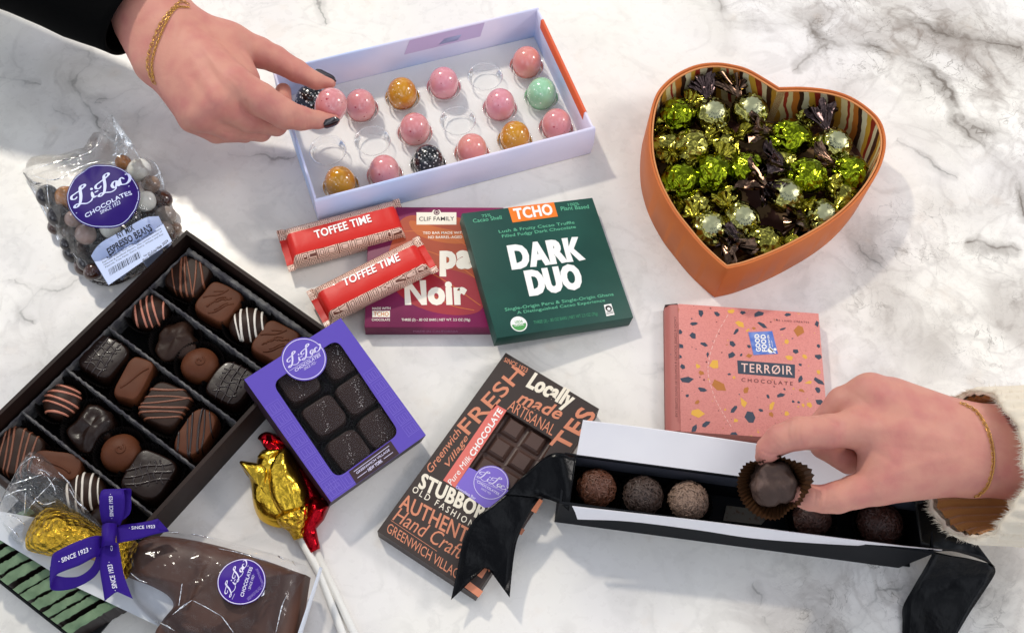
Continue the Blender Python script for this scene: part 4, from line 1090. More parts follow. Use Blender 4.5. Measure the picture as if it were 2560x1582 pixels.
        for sg, ln, wd0 in ((1, rnd.uniform(1.9, 2.4) if big else rnd.uniform(1.0, 1.3), 1.3 if big else .85), (-1, rnd.uniform(.9, 1.2), .8)):
            td = tdir * sg; si = td.cross(Vector((0, 0, 1))).normalized(); upv = si.cross(td); nn = 96; G = []; mb = MB(); nr = 12; nf = rnd.choice([7, 8, 9])
            for kk in range(nr + 1):
                u_ = kk / nr; wd = (.20 + wd0 * max(0, u_ - .12) ** .8) if u_ > .12 else .34 - .14 * u_ / .12; row = []
                for j in range(nn):
                    a_ = 2 * math.pi * j / nn; cs_ = Vector((math.cos(a_), math.sin(a_), 0)); cr = 1 + .30 * u_ * tri(a_ / (2 * math.pi) * nf + .5 * mnoise.noise(cs_ * 1.5 + Vector((i, 0, u_ * 1.2)))) + .30 * mnoise.noise(cs_ * 1.4 + Vector((0, 0, u_ * 2 + i * 2.7 + sg))) - .25 * u_ * abs(mnoise.noise(cs_ * 2.6 + Vector((i, 3, u_ * 2.5))))
                    ll = ln * (1 + .30 * mnoise.noise(cs_ * 1.6 + Vector((0, 0, i * 5.1 + sg))) * u_)
                    q = c + td * (rc * .84 + u_ * ll) + si * math.cos(a_) * wd * cr + upv * math.sin(a_) * wd * .62 * cr + Vector((0, 0, .35 * u_ + .10 * mnoise.noise(cs_ + Vector((0, 0, u_ * 3 + i)))))
                    row.append(keep(q, c))
                G.append(row)
            mid = sum(G[-1], Vector()) / nn - td * ln * .45
            G.append([mid.lerp(p, .35) for p in G[-1]])
            mb.grid(G, 0, True); mb.build('twisted_end', (D if i % 2 else D2) if (sg == 1 and big) else CG, o, auto=40)
        if kind == 3:
            nn_ = Vector((0, -.28, 1)).normalized(); mb = MB(); rows = []
            for k in (.0001, .25, .5, .75, 1):
                row = []
                for q in range(28):
                    a_ = 2 * math.pi * q / 28; rr = k * (.52 + .07 * math.sin(q * 2.4 + i)); d_ = (nn_ + (Vector((1, 0, 0)) * math.cos(a_) + Vector((0, 1, .28)) * math.sin(a_)) * rr).normalized()
                    row.append(c + Vector((d_.x, d_.y, d_.z * .84)) * rc * (1.09 + .03 * mnoise.noise(d_ * 5 + Vector((i, 0, 0)))))
                rows.append(row)
            mb.grid(rows, 0, True)
            for k in (0, 1):
                for q in range(7):
                    a0 = R(200 + q * 20 + i * 30); rr = .44 - .2 * k; pts = []
                    for dd in (-.06, .06):
                        for rr2 in (rr - .05, rr + .05):
                            d_ = (nn_ + (Vector((1, 0, 0)) * math.cos(a0 + dd) + Vector((0, 1, .28)) * math.sin(a0 + dd)) * rr2).normalized(); pts.append(c + Vector((d_.x, d_.y, d_.z * .84)) * rc * 1.115)
                    mb.add(pts, [[0, 1, 3, 2]], 1)
            mb.build('printed_disc', [pd, mat('grey_print', '#4b5045', .4)], o, auto=25)
heart()

# ================================================================== the large box of assorted chocolates
def chocbox():
    hz = 3.0
    N_, W_, E_, S_ = (466, 571), (-110, 1135), (828, 833), (262, 1404)
    fr = frame_px([W_, N_, E_, S_], hz)           # u runs to the upper right (5 strips), v to the upper left
    L, W = fr.L / 2, fr.W / 2
    t = thing('chocolate_box', (fr.o.x, fr.o.y, 0), 'large open dark brown box of assorted chocolates in five rows', 'box')
    br = mat('dark_brown_board', '#1d110d', .55, spec=.25, bump=(9, .06, .02), var=(.2, '#2d1c16', .4, .7)); blk = mat('flocked_tray', '#060505', .8, spec=.15, bump=(14, .3, .02)); gry = mat('worn_tray_edge', '#454347', .8, spec=.15, bump=(20, .2, .02), var=(1.2, '#75726f', .42, .66))
    mb = MB(); th = .28
    out = [(-L, W), (L, W), (L, -W), (-L, -W)]; inn = [(x - math.copysign(th, x), y - math.copysign(th, y)) for x, y in out]
    plate(mb, fr, out, [inn], 0, hz - .02); mb.build('box_walls', br, t, smooth=False)
    mb = MB(); plate(mb, fr, inn, [], -hz + .14, .12); mb.build('tray_floor', blk, t, smooth=False)
    # strips: 5 rows along u, each holding 4 pieces along v (towards lower right is -v)
    a0, a1 = -L + th + .1, L - th - .55; b0, b1 = -W + th + .12, W - th - .35
    pit = (a1 - a0) / 5
    def ridge_bar(x0, y0, x1, y1, wd, h):
        n = 60; p, q = Vector((x0, y0)), Vector((x1, y1)); d = (q - p).normalized(); s_ = Vector((-d.y, d.x)); G = []
        for i in range(n + 1):
            c = p.lerp(q, i / n); jag = .03 * math.sin(i * 2.2 + x0 * 3) + .03 * mnoise.noise(Vector((i * .9, x0, y0)))
            G.append([fr.p(*(c + s_ * (k * wd / 2 + (jag if abs(k) < 1.5 else 0))), hh) for k, hh in ((-1.9, -hz + .15), (-1.2, h - .25), (-1.0, h - .03), (-.6, h), (.6, h), (1.0, h - .03), (1.2, h - .25), (1.9, -hz + .15))])
        mb.grid(G)
    tz = -1.05
    for i in range(1, 5):
        mb = MB(); x = a0 + i * pit; ridge_bar(x, b0 + .06, x, b1, .14, tz); mb.build('tray_divider', gry, t)
    mb = MB(); ridge_bar(a1, b0, a1, b1, .30, tz + .05); ridge_bar(a0 - .05, b0, a0 - .05, b1, .26, tz + .05); ridge_bar(a0, b1, a1, b1, .10, tz - .1); ridge_bar(a0, b0, a1, b0, .30, tz + .05)
    mb.build('tray_rim', gry, t)
    dark = mat('dark_chocolate', '#27150c', .52, bump=[(1.2, .15, .1), (6, .06, .03)], var=(.6, '#301c12', .4, .7), spec=.25); milk = mat('milk_chocolate', '#532b17', .55, bump=[(1.0, .15, .1), (6, .05, .03)], var=(.5, '#5d331c', .4, .7), spec=.22)
    deep = mat('deep_dark_chocolate', '#20110b', .36, bump=[(1.5, .2, .1)], coat=.03, spec=.3); pinkd = mat('pink_drizzle', '#c07a63', .4); whited = mat('white_drizzle', '#e6ddd0', .4); milkd = mat('milk_drizzle', '#7d4a33', .4); darkd = mat('dark_drizzle', '#241411', .32, coat=.2)
    cup = mat('black_cup_paper', '#14100f', .45, spec=.4)
    z2 = Zm(0, 560, 820 / 2296); z6 = Zm(100, 820, 460 / 1512); z7 = Zm(0, 1080, 460 / 1385)
    ua = math.atan2(fr.u.y, fr.u.x)
    # (pixel), kind, a, b, height, exponent, turn, chocolate, drizzle
    pcs = [(z2(1320, 370), 'sq', 1.42, 1.42, 1.25, 4, 10, dark, 'lines', milkd, 105, 'dark square chocolate with milk drizzle in the topmost corner of the large box'),
           (z2(1535, 555), 'sq', 1.42, 1.42, 1.25, 5, 8, milk, 'ripple', milk, 28, 'rippled milk chocolate square, second from the top corner of the large box'),
           (z2(1735, 690), 'rd', 1.32, 1.32, 1.7, 2.2, 0, dark, 'lines', whited, 105, 'dark round chocolate with white stripes beside the rippled milk square'),
           (z2(1930, 830), 'sq', 1.42, 1.42, 1.25, 5, 8, milk, 'ripple', milk, 20, 'rippled milk chocolate square partly under the purple window box'),
           (z2(1045, 600), 'rd', 1.3, 1.22, 1.6, 2.2, 0, dark, 'lines', pinkd, 108, 'dark round chocolate with steep pink stripes, second row from the top'),
           (z2(1225, 800), 'cl', 1.4, 1.35, 1.45, 2, 0, dark, None, None, 0, 'lumpy nut cluster in the second row, left of the round milk chocolate'),
           (z2(1390, 970), 'rd', 1.28, 1.28, 1.5, 2.0, 0, milk, 'swirl', milk, 0, 'round milk chocolate with a curl on top in the second row'),
           (z2(1620, 1120), 'sq', 1.45, 1.42, 1.25, 4.5, 8, deep, 'mesh', darkd, 75, 'dark square chocolate with crossed ridges next to the purple window box'),
           (z2(730, 935), 'sq', 1.45, 1.42, 1.3, 4.5, 8, deep, 'mesh', darkd, 70, 'dark square chocolate with crossed ridges at the left of the third row'),
           (z2(945, 1090), 'sq', 1.62, .95, 1.35, 5, 18, milk, 'vein', milk, 40, 'narrow milk chocolate rectangle with a raised vein in the third row'),
           (z2(1160, 1270), 'sq', 1.5, 1.5, 1.25, 4, 10, dark, 'lines', milkd, 8, 'dark square chocolate with level milk stripes in the third row'),
           (z6(1285, 865), 'sq', 1.75, 1.05, 1.4, 3, 12, milk, 'lines', darkd, 100, 'oblong milk chocolate with dark stripes at the right end of the third row'),
           (z6(170, 585), 'rd', 1.25, 1.22, 1.6, 2.2, 0, dark, 'lines', pinkd, 172, 'dark round chocolate with level pink stripes at the left of the fourth row'),
           (z6(420, 800), 'cl', 1.55, 1.5, 1.5, 2, 0, deep, None, None, 0, 'glossy dark nut cluster in the fourth row'),
           (z6(650, 1005), 'rd', 1.3, 1.3, 1.5, 2.0, 0, milk, 'swirl', milk, 0, 'round milk chocolate with a curl on top in the fourth row'),
           (z6(900, 1210), 'sq', 1.55, 1.5, 1.25, 4.5, 12, deep, 'mesh', darkd, 15, 'dark square chocolate with crossed ridges above the purple bow'),
           (z7(130, 150), 'sq', 1.55, 1.5, 1.25, 4, 10, dark, 'lines', milkd, 95, 'dark drizzled square chocolate in the lowest row at the left edge'),
           (z7(430, 255), 'sq', 1.7, .95, 1.3, 5, -62, milk, 'vein', milk, -30, 'milk chocolate oblong in the lowest row beside crumpled film'),
           (z7(625, 440), 'rd', 1.35, 1.3, 1.6, 2.2, 0, dark, 'lines', whited, 108, 'dark round chocolate with white stripes seen through the clear film'),
           (z7(800, 640), 'rd', 1.2, 1.2, 1.3, 2.2, 0, deep, None, None, 0, 'plain dark round chocolate hidden behind the purple bow')]
    for i, (q, kind, a, b, h, n, turn, m, dz, dm, da, label) in enumerate(pcs):
        a *= 1.07; b *= 1.07; zb = .45; p = P(*q, zb + h * .75); c = Vector((p.x, p.y, zb)); ang = ua + R(turn)
        mb = MB()
        if kind == 'cl':
            puff(mb, c, ang, a, b, h * .75, 2.0, 44, 0, 0, .35, i * 3 + 1)
            r_ = random.Random(i); 
            for s_ in mb.V:
                s_ += Vector((0, 0, .32 * mnoise.noise((s_ - c) * .95 + Vector((i * 5, 0, 0))) + .22 * abs(mnoise.noise((s_ - c) * 1.6 + Vector((i * 3, 9, 0)))))) * min(1, (s_.z - zb) / .5)
        elif kind == 'rd': puff(mb, c, ang, a, b, h, n, 44, 0, 0, .03, i)
        else: puff(mb, c, ang, a, b, h, n, 48, .84, 0, .04, i)
        o = mb.build('chocolate', m); tag(o, label, 'chocolate', 'assorted chocolates in the large brown box')
        bv = bvh_of(o); ul = Vector((1, 0, 0)); rr = random.Random(i * 13 + 5)
        def path(pts, rad, mm, mb_):
            w = [drop(bv, (c.x + x, c.y + y), .0) for x, y in pts]; w = [x for x in w if x is not None and x.z > zb + h * .35]
            if len(w) > 3: mb_.tube(w, [rad * (1 + .25 * mnoise.noise(x * 1.5)) for x in w], 7)
        mb = MB(); dv = Vector((math.cos(R(da)), math.sin(R(da)))); dn = Vector((-dv.y, dv.x))
        if dz == 'lines':
            N2 = 5 if kind == 'rd' else 6
            for k in range(N2):
                o_ = (k - (N2 - 1) / 2) * (.46 if kind == 'rd' else .42) + rr.uniform(-.1, .1); bend = rr.uniform(-.15, .15); sl = rr.uniform(-.12, .12)
                path([tuple(dv * s_ + dn * (o_ + bend * s_ * s_ * .3 + sl * s_)) for s_ in np.linspace(-2, 2, 60)], rr.uniform(.055, .10), dm, mb)
        elif dz == 'ripple':
            for k in range(3):
                o_ = (k - 1) * .62
                path([tuple(dv * s_ + dn * (o_ + .10 * math.sin(s_ * 3 + k * 2) + .08 * rr.uniform(-1, 1) * (k % 2))) for s_ in np.linspace(-.95, .95, 40)], .075, dm, mb)
                path([tuple(dv * s_ + dn * (o_ + .16 + .10 * math.sin(s_ * 4 + k))) for s_ in np.linspace(-.5 + .2 * k, .6, 24)], .06, dm, mb)
        elif dz == 'mesh':
            for k in range(3):
                o_ = (k - 1) * .55
                path([tuple(dv * s_ + dn * (o_ + .06 * math.sin(s_ * 2.5 + k))) for s_ in np.linspace(-1.6, 1.6, 50)], .085, dm, mb)
            for k in range(5):
                o_ = (k - 2) * .45
                path([tuple(dn * s_ + dv * (o_ + .10 * math.sin(s_ * 5 + k * 1.7))) for s_ in np.linspace(-.85 + .1 * (k % 2), .9, 40)], .065, dm, mb)
        elif dz == 'vein': path([tuple(dv * s_ + dn * (.16 * math.sin(s_ * 1.7))) for s_ in np.linspace(-1.1, 1.2, 40)], .09, dm, mb)
        elif dz == 'swirl': path([(.12 + (.08 + .30 * s_) * math.cos(s_ * 7.5), (.08 + .30 * s_) * math.sin(s_ * 7.5)) for s_ in np.linspace(0, 1, 40)], .07, dm, mb)
        if mb.V: mb.build('drizzle', dm, o)
        mb = MB(); rows = []
        for s_, zz in ((1.02, .12), (1.09, .45), (1.25, h * .86)):
            row = []
            for k in range(112):
                a_ = 2 * math.pi * k / 112; cc, ss = math.cos(a_), math.sin(a_); nn = min(n, 4); f = (abs(cc) ** nn + abs(ss) ** nn) ** (-1 / nn) * s_ * (1 + .06 * (k % 2) * (zz > .3))
                x, y = a * f * cc, b * f * ss; row.append(c + Vector((x * math.cos(ang) - y * math.sin(ang), x * math.sin(ang) + y * math.cos(ang), zz - .25)))
            rows.append(row)
        mb.grid(rows, 0, True); mb.build('paper_cup', cup, o, smooth=False)
chocbox()

# ================================================================== wrapped toffee bars
def toffee(idx, q, zs, label, txt):
    z = Zm(660, 450, 960 / 2447)
    fr = frame_px([z(*p) for p in q], zs); L, W = fr.L / 2, fr.W / 2; hh = 1.55
    ang = math.atan2(fr.u.y, fr.u.x)
    red = mat('red_wrapper', '#cf2016', .42, spec=.35, bump=[(1.3, .15, .10), (5, .06, .03)])
    pm_name = 'line_maze_wrapper_%s' % 'ab'[idx]
    pm = mat(pm_name, '#e4b7a0', .34, coat=.3, bump=[(1.5, .25, .1)]); nt = pm.node_tree; N, Lk = nt.nodes, nt.links; b = N['Principled BSDF']
    tc = [n for n in N if n.type == 'TEX_COORD'][0]
    m2 = N.new('ShaderNodeMapping'); m2.vector_type = 'POINT'; m2.inputs['Scale'].default_value = (100, 100, 100); m2.inputs['Rotation'].default_value = (0, 0, -ang)
    Lk.new(tc.outputs['Object'], m2.inputs[0])
    sx = N.new('ShaderNodeSeparateXYZ'); cx_ = N.new('ShaderNodeCombineXYZ'); sb = N.new('ShaderNodeMath'); sb.operation = 'SUBTRACT'
    Lk.new(m2.outputs[0], sx.inputs[0]); Lk.new(sx.outputs[0], cx_.inputs[0]); Lk.new(sx.outputs[1], sb.inputs[0]); Lk.new(sx.outputs[2], sb.inputs[1]); Lk.new(sb.outputs[0], cx_.inputs[1])
    v = N.new('ShaderNodeTexVoronoi'); v.voronoi_dimensions = '2D'; v.distance = 'CHEBYCHEV'; v.inputs['Scale'].default_value = 1.25; v.inputs['Randomness'].default_value = .85; Lk.new(cx_.outputs[0], v.inputs['Vector'])
    s_ = N.new('ShaderNodeMath'); s_.operation = 'MULTIPLY'; s_.inputs[1].default_value = 6.0; Lk.new(v.outputs['Distance'], s_.inputs[0])
    f_ = N.new('ShaderNodeMath'); f_.operation = 'FRACT'; Lk.new(s_.outputs[0], f_.inputs[0])
    g_ = N.new('ShaderNodeMath'); g_.operation = 'GREATER_THAN'; g_.inputs[1].default_value = .62; Lk.new(f_.outputs[0], g_.inputs[0])
    mx = N.new('ShaderNodeMix'); mx.data_type = 'RGBA'; mx.inputs[6].default_value = _c4('#ecc3ad'); mx.inputs[7].default_value = _c4('#74402f'); Lk.new(g_.outputs[0], mx.inputs[0]); Lk.new(mx.outputs[2], b.inputs['Base Color'])
    # cross-section runs from the front bottom edge over the flat red top to the back
    prof = [(-.82, -1.0, 1), (-.92, -.74, 1), (-.94, -.40, 1), (-.90, -.14, 1), (-.80, .0, 1), (-.66, .02, 1), (-.65, .025, 0), (-.2, .05, 0), (.1, .05, 0), (.36, .03, 0), (.50, .0, 0), (.51, .0, 1), (.72, -.08, 1), (.90, -.22, 1), (1.0, -.5, 1), (1.02, -.8, 1), (.96, -1.0, 1)]
    ns = 40; G = []
    endc = .78                                  # crimped ends, cm
    for i in range(ns + 1):
        s = i / ns; x = -L + 2 * L * s; d = min(x + L, L - x)
        if d < endc: k = .0 if d < endc * .62 else (d - endc * .62) / (endc * .38)
        else: k = 1.0
        k = k * k * (3 - 2 * k); k = max(k, .06)
        pull = 1 + .10 * (1 - k); row = []
        zig = .07 * (((i % 2) * 2 - 1) if d < 1e-6 else 0)
        for j, (y, h, mi) in enumerate(prof):
            yy = y * W * pull * (1 - .04 * k); mid = -.62
            hz = (mid + (h - mid) * k) * hh if k < 1 else h * hh
            if k < .5 and h > mid: hz = mid * hh + (.03 + .08 * k) * hh
            crimp = .035 * math.sin(j * 2.6) * (1 - k); wv = .035 * mnoise.noise(Vector((x * 1.3, y * 2.2, idx * 9))) * k
            xe = x + (.06 * math.sin(j * 3.1) if i in (0, ns) else 0)
            row.append(fr.p(xe, yy, hz + crimp + wv))
        G.append(row)
    mb = MB(); mb.grid(G, 0, flip=True); n = len(prof)
    # underside
    mb.grid([[r[0] for r in G], [r[-1] for r in G]], 0, flip=False)
    mi = []
    for i in range(ns):
        for j in range(n - 1): mi.append(0 if (prof[j][2] or prof[j + 1][2]) else 1)
    mb.M = mi + mb.M[len(mi):]
    o = mb.build('toffee_bar', [pm, red], None, auto=60, loc=(fr.o.x, fr.o.y, min(p.z for r in G for p in r))); tag(o, label, 'toffee bar', 'red wrapped toffee bars')
    mb = MB(); bv = bvh_of(o)
    def fn(p): 
        h = bv.ray_cast(p + fr.n * 3, -fr.n); return h[0] + fr.n * .06 if h[0] else p
    text(mb, fr, 'TOFFEE TIME', *[z(*p) for p in txt], 0, .028, fn=fn); mb.build('lettering', white_ink, o, smooth=False)
toffee(0, [(88, 312), (858, 70), (938, 318), (142, 560)], [2.0, 2.0, 2.0, 2.0], 'red toffee bar in the upper place, touching the front of the lilac box', [(332, 380), (690, 272), (316, 330)])
toffee(1, [(262, 705), (975, 312), (1112, 560), (372, 890)], [2.1, 3.1, 3.1, 2.1], 'red toffee bar lying lower, across the corner of the plum carton', [(514, 684), (872, 516), (496, 634)])

# ================================================================== clear bag of chocolate espresso beans
def beanbag():
    z = Zm(0, 280, 500 / 1643)
    out = [(198, 492), (330, 440), (480, 400), (640, 355), (740, 322), (800, 265), (860, 180), (912, 84), (952, 92), (1010, 170), (1100, 285), (1200, 365), (1290, 440), (1330, 520), (1352, 600), (1400, 730), (1440, 860), (1466, 960), (1474, 1020), (1430, 1100), (1360, 1200), (1180, 1310), (1010, 1400), (885, 1430), (760, 1400), (690, 1340), (640, 1290), (550, 1160), (480, 1050), (400, 900), (330, 750), (250, 600)]
    O = [P(*z(*p), .3) for p in out]
    for i in (6, 7, 8, 9): O[i].z = 1.2
    for i in (5, 10): O[i].z = .8
    for i in (0, 1, 31): O[i].z = .6
    if sum(O[i].x * O[i - 1].y - O[i - 1].x * O[i].y for i in range(len(O))) > 0: O.reverse()
    O = cat(O, 3, True); ctr = P(*z(870, 870), .0); ctr.z = .3
    t = thing('candy_bag', (ctr.x, ctr.y, 0), 'clear bag of chocolate espresso beans with a purple oval sticker and white label', 'bag')
    A_ = P(*z(880, 1430), 0); U_ = P(*z(930, 90), 0) - A_
    def hf(tt, q):
        k = 1 - tt; s_ = (q - A_).dot(U_) / U_.dot(U_); up_ = max(0, min(1, (s_ - .58) / .22)); up_ = up_ * up_ * (3 - 2 * up_)
        h = 4.1 * (1 - (1 - min(1, k / .62)) ** 2) ** (.6 + 1.5 * up_) if k > 0 else 0
        h *= 1 - .35 * max(0, min(1, (s_ - .72) / .16))
        if tt > .02:
            h += (.03 + .5 * tt * tt) * mnoise.noise(q * .55) * min(1, k * 5) + .45 * tt * tt * (abs(mnoise.noise(q * 1.1 + Vector((4, 0, 0)))) + .5 * abs(mnoise.noise(q * 2.3))) * min(1, k * 8)
        return h
    mb = MB(); pillow(mb, O, hf, 26, .04, 0, True, ctr)
    fl = film('bag_film', (.99, .99, .99), .9, .012, .06, (1.3, .5, .25), (1, 1, 1), ior=1.38)
    sh = mb.build('film', fl, t); nO = len(O)
    sh.data.polygons.foreach_set('use_smooth', [not (i // nO < 13 and i < 26 * nO) for i in range(len(sh.data.polygons))])
    bv = bvh_of(sh)
    # stickers follow the film
    fr = frame_px([z(420, 500), z(1300, 500), z(1480, 1300), z(600, 1300)], 4.2)
    fn = lambda p: (drop(bv, p, .05) or p)
    def fn2(e):
        return lambda p: (drop(bv, p, e) or p)
    def quilt(mb, uvs, mi, f, n=16):
        """a sheet between four plane corners laid on the film"""
        a, b, c, d = [Vector(u) for u in uvs]; G = []
        for i in range(n + 1):
            r = []
            for j in range(n + 1):
                p = a.lerp(b, j / n).lerp(d.lerp(c, j / n), i / n); r.append(f(fr.p(p.x, p.y, 0)))
            G.append(r)
        mb.grid(G, mi, flip=True)
    pur = mat('deep_purple_sticker', '#260c66', .5, spec=.2); pale = mat('pale_blue_ink', '#c5cdf0', .45)
    c = fr.px(*z(852, 700)); ex = Vector(fr.px(*z(1118, 580))) - Vector(c); a_ = ex.length; ey = Vector(fr.px(*z(952, 930))) - Vector(c); b_ = ey.length * 1.02; rot = math.atan2(ex.y, ex.x)
    mb = MB(); rows = [[fn(fr.p(x, y, 0)) for x, y in [(c[0] + (px_ - c[0]) * k, c[1] + (py_ - c[1]) * k) for px_, py_ in circle(*c, a_, 48, b_, rot)]] for k in (1, .85, .7, .5, .3, .1, .001)]
    mb.grid(rows, 0, True); ring(mb, fr, c, a_ * .965, .045, 1, 0, fn2(.066), 56, b_ * .965, rot)
    lilac(mb, fr, z(640, 842), z(1078, 640), z(566, 670), 1, 0, fn2(.07), fat=1.15)
    text(mb, fr, 'CHOCOLATES', z(712, 884), z(1092, 688), z(698, 852), 1, .035, fn=fn2(.07)); text(mb, fr, 'SINCE 1923', z(838, 860), z(1002, 776), z(828, 832), 1, .01, fn=fn2(.07))
    mb.build('oval_sticker', [pur, pale], t)
    mb = MB(); q = [fr.px(*z(*p)) for p in [(708, 1112), (1272, 782), (1412, 1062), (892, 1422)]]; quilt(mb, q, 0, fn2(.03))
    text(mb, fr, 'NY MIX', z(952, 1002), z(1088, 926), z(938, 972), 1, .03, fn=fn2(.05)); text(mb, fr, 'ESPRESSO BEANS', z(860, 1108), z(1222, 898), z(846, 1076), 1, .035, fn=fn2(.05))
    lines = ['INGREDIENTS: Dark Chocolate (Sugar, Cocoa Mass, Cocoa', 'Butter, Soy Lecithin - an emulsifier, Vanilla), Milk Chocolate', '(Sugar, Cocoa Butter, Milk, Cocoa Mass, Soy Lecithin), White', 'Chocolate (Sugar, Cocoa Butter, Milk, Soy Lecithin), Roasted', 'Espresso Beans, Gum Arabic, Confectioners Glaze', 'Natural & Artificial Flavors. May contain traces of', 'Peanuts, Tree Nuts, Corn, Dairy, Wheat and Soy']
    for k, s_ in enumerate(lines):
        x0, y0 = 796 + k * 11.5, 1160 + k * 19.5; x1, y1 = 1284 + k * 9.5, 868 + k * 22
        text(mb, fr, s_, z(x0 + 4, y0 + 9), z(x1 + 4, y1 + 9), z(x0 - 3, y0 - 6), 1, .0, fn=fn2(.05))
    A, B = Vector(fr.px(*z(905, 1345))), Vector(fr.px(*z(1160, 1195))); up = Vector(fr.px(*z(888, 1292))) - A; rnd = random.Random(4); x = 0
    while x < 1:
        w_ = rnd.choice([.012, .018, .03]); p0, p1 = A.lerp(B, x), A.lerp(B, min(1, x + w_))
        mb.add([fn2(.05)(fr.p(*v, 0)) for v in (p0, p1, p1 + up, p0 + up)], [[0, 1, 2, 3]], 1); x += w_ + rnd.choice([.012, .02, .03])
    text(mb, fr, 'Net Wt. 8 oz (227 g)', z(1186, 1196), z(1330, 1112), z(1178, 1178), 1, 0, fn=fn2(.05)); text(mb, fr, 'Best Before: Feb 2024', z(1180, 1234), z(1384, 1066), z(1170, 1212), 1, .01, fn=fn2(.05))
    glints(sh, film('film_glint', (1, 1, 1), 1.0, .30, .08, (2, .6, .2), ior=1.9), [[(385, 545), (392, 660), (405, 780)], [(205, 492), (470, 410), (735, 330), (850, 200), (918, 95)], [(935, 292), (1010, 286), (1100, 296)], [(930, 100), (960, 180), (940, 280)], [(1180, 360), (1290, 445), (1335, 600)], [(1330, 620), (1400, 760), (1440, 880)], [(255, 610), (335, 750), (480, 1050), (640, 1285)], [(300, 660), (420, 830), (470, 950)], [(560, 500), (700, 440), (840, 400)], [(660, 1290), (760, 1370), (880, 1400)], [(600, 1160), (700, 1280), (800, 1360)], [(250, 520), (420, 560), (560, 520)], [(1100, 300), (1150, 380), (1240, 420)]], z, bv, .035)  # film highlights put in as whitish strips along the creases
    mb.build('info_label', [mat('pale_blue_label', '#b9c6e6', .5), mat('label_ink', '#26262e', .5)], t, smooth=False)
    # beans
    B_ = dict(dark=mat('dark_bean', '#1d1518', .18, coat=.6), white=mat('pearl_bean', '#f1efe2', .2, var=(.7, '#e2e3dd', .4, .7), coat=.6), tan=mat('tan_bean', '#b8783a', .2, var=(.8, '#a8703c', .4, .7), coat=.5), taupe=mat('taupe_bean', '#7d6250', .2, var=(.8, '#93806f', .4, .7), coat=.5), brown=mat('brown_bean', '#3f2216', .22, coat=.5), rose=mat('rose_bean', '#a58578', .2, var=(.8, '#b8a196', .4, .7), coat=.5), grey=mat('grey_bean', '#8f8379', .22, coat=.5))
    W_ = dict(dark='dark chocolate', white='pearly white', tan='caramel tan', taupe='taupe', brown='brown chocolate', rose='dusty rose', grey='grey brown')
    beans = [(390, 690, 90, 'dark', 'at the upper left'), (545, 705, 92, 'tan', 'left of the oval sticker'), (1010, 415, 62, 'tan', 'at the top'), (1140, 480, 95, 'white', 'largest, at the top right'), (1240, 595, 75, 'taupe', 'under the big white one'),
             (1195, 735, 84, 'white', 'right of the oval sticker'), (480, 850, 92, 'dark', 'midway down the left side'), (610, 880, 72, 'rose', 'tucked beneath the oval sticker'), (585, 985, 78, 'brown', 'low on the left side'), (705, 1005, 86, 'rose', 'left of the white label'),
             (905, 950, 84, 'white', 'below the oval sticker'), (1090, 880, 80, 'dark', 'between sticker and label'), (1330, 720, 80, 'brown', 'by the right edge'), (1360, 850, 82, 'grey', 'right of the white label'), (1340, 960, 80, 'grey', 'beside the label corner'), (650, 1120, 84, 'brown', 'low down beside the label'),
             (720, 1230, 84, 'dark', 'under the left edge of the label'), (700, 560, 60, 'rose', 'above the oval sticker'), (1300, 1070, 70, 'grey', 'at the right bottom'), (850, 760, 88, 'brown', 'behind the oval sticker'), (1000, 680, 88, 'dark', 'hidden by the oval sticker'), (760, 1310, 70, 'brown', 'at the very bottom'), (1430, 960, 60, 'taupe', 'next to the dark chocolate box'), (560, 1080, 62, 'dark', 'near the lower left film'), (940, 560, 84, 'brown', 'low behind the oval sticker'), (1060, 620, 80, 'taupe', 'low beside the big white one'), (470, 770, 84, 'brown', 'low on the left behind the tan one'), (1260, 860, 84, 'dark', 'low behind the label top corner'), (1130, 800, 84, 'brown', 'low between the white ones'), (660, 800, 86, 'brown', 'low behind the sticker edge'), (800, 1000, 86, 'dark', 'low under the sticker'), (960, 1010, 84, 'taupe', 'low above the label'), (600, 1150, 84, 'dark', 'lowest at the left of the label'), (820, 1200, 84, 'brown', 'low under the label'), (1250, 980, 84, 'dark', 'low under the label right edge'), (460, 940, 70, 'brown', 'low at the left film'), (1380, 1000, 70, 'brown', 'low at the right film'), (680, 1270, 70, 'brown', 'low near the bag bottom')]
    rnd = random.Random(8)
    for i, (x, y, r_, k, where) in enumerate(beans):
        r = r_ * .3043 / SC(*z(x, y), 2.5); p = P(*z(x, y), 2.6); ax = Vector((rnd.uniform(-1, 1), rnd.uniform(-1, 1), rnd.uniform(-.3, .3))).normalized()
        hit = drop(bv, p); top = (hit.z if hit else 3) - r - .3
        for _ in range(3):
            zc = max(r + .06, min(2.5 if 'low' not in where.split()[:1] and 'lowest' not in where else r + .1, top)); p = P(*z(x, y), zc); hit = drop(bv, p); top = (hit.z if hit else 2) - r - .3
        bm = bmesh.new(); bmesh.ops.create_uvsphere(bm, u_segments=24, v_segments=14, radius=1)
        V = []
        for v in bm.verts:
            q = v.co; al = q.dot(ax); d = 1 + .05 * mnoise.noise(q * 1.2 + Vector((i * 3, 0, 0)))
            V.append(p + (q * d + ax * al * .10) * r)
        bm.verts.index_update(); Fc = [[v.index for v in f.verts] for f in bm.faces]; bm.free()
        o = ob('chocolate_bean', V, Fc, B_[k]); tag(o, '%s espresso bean %s in the clear bag' % (W_[k], where), 'bean', 'espresso beans in the clear bag')
beanbag()

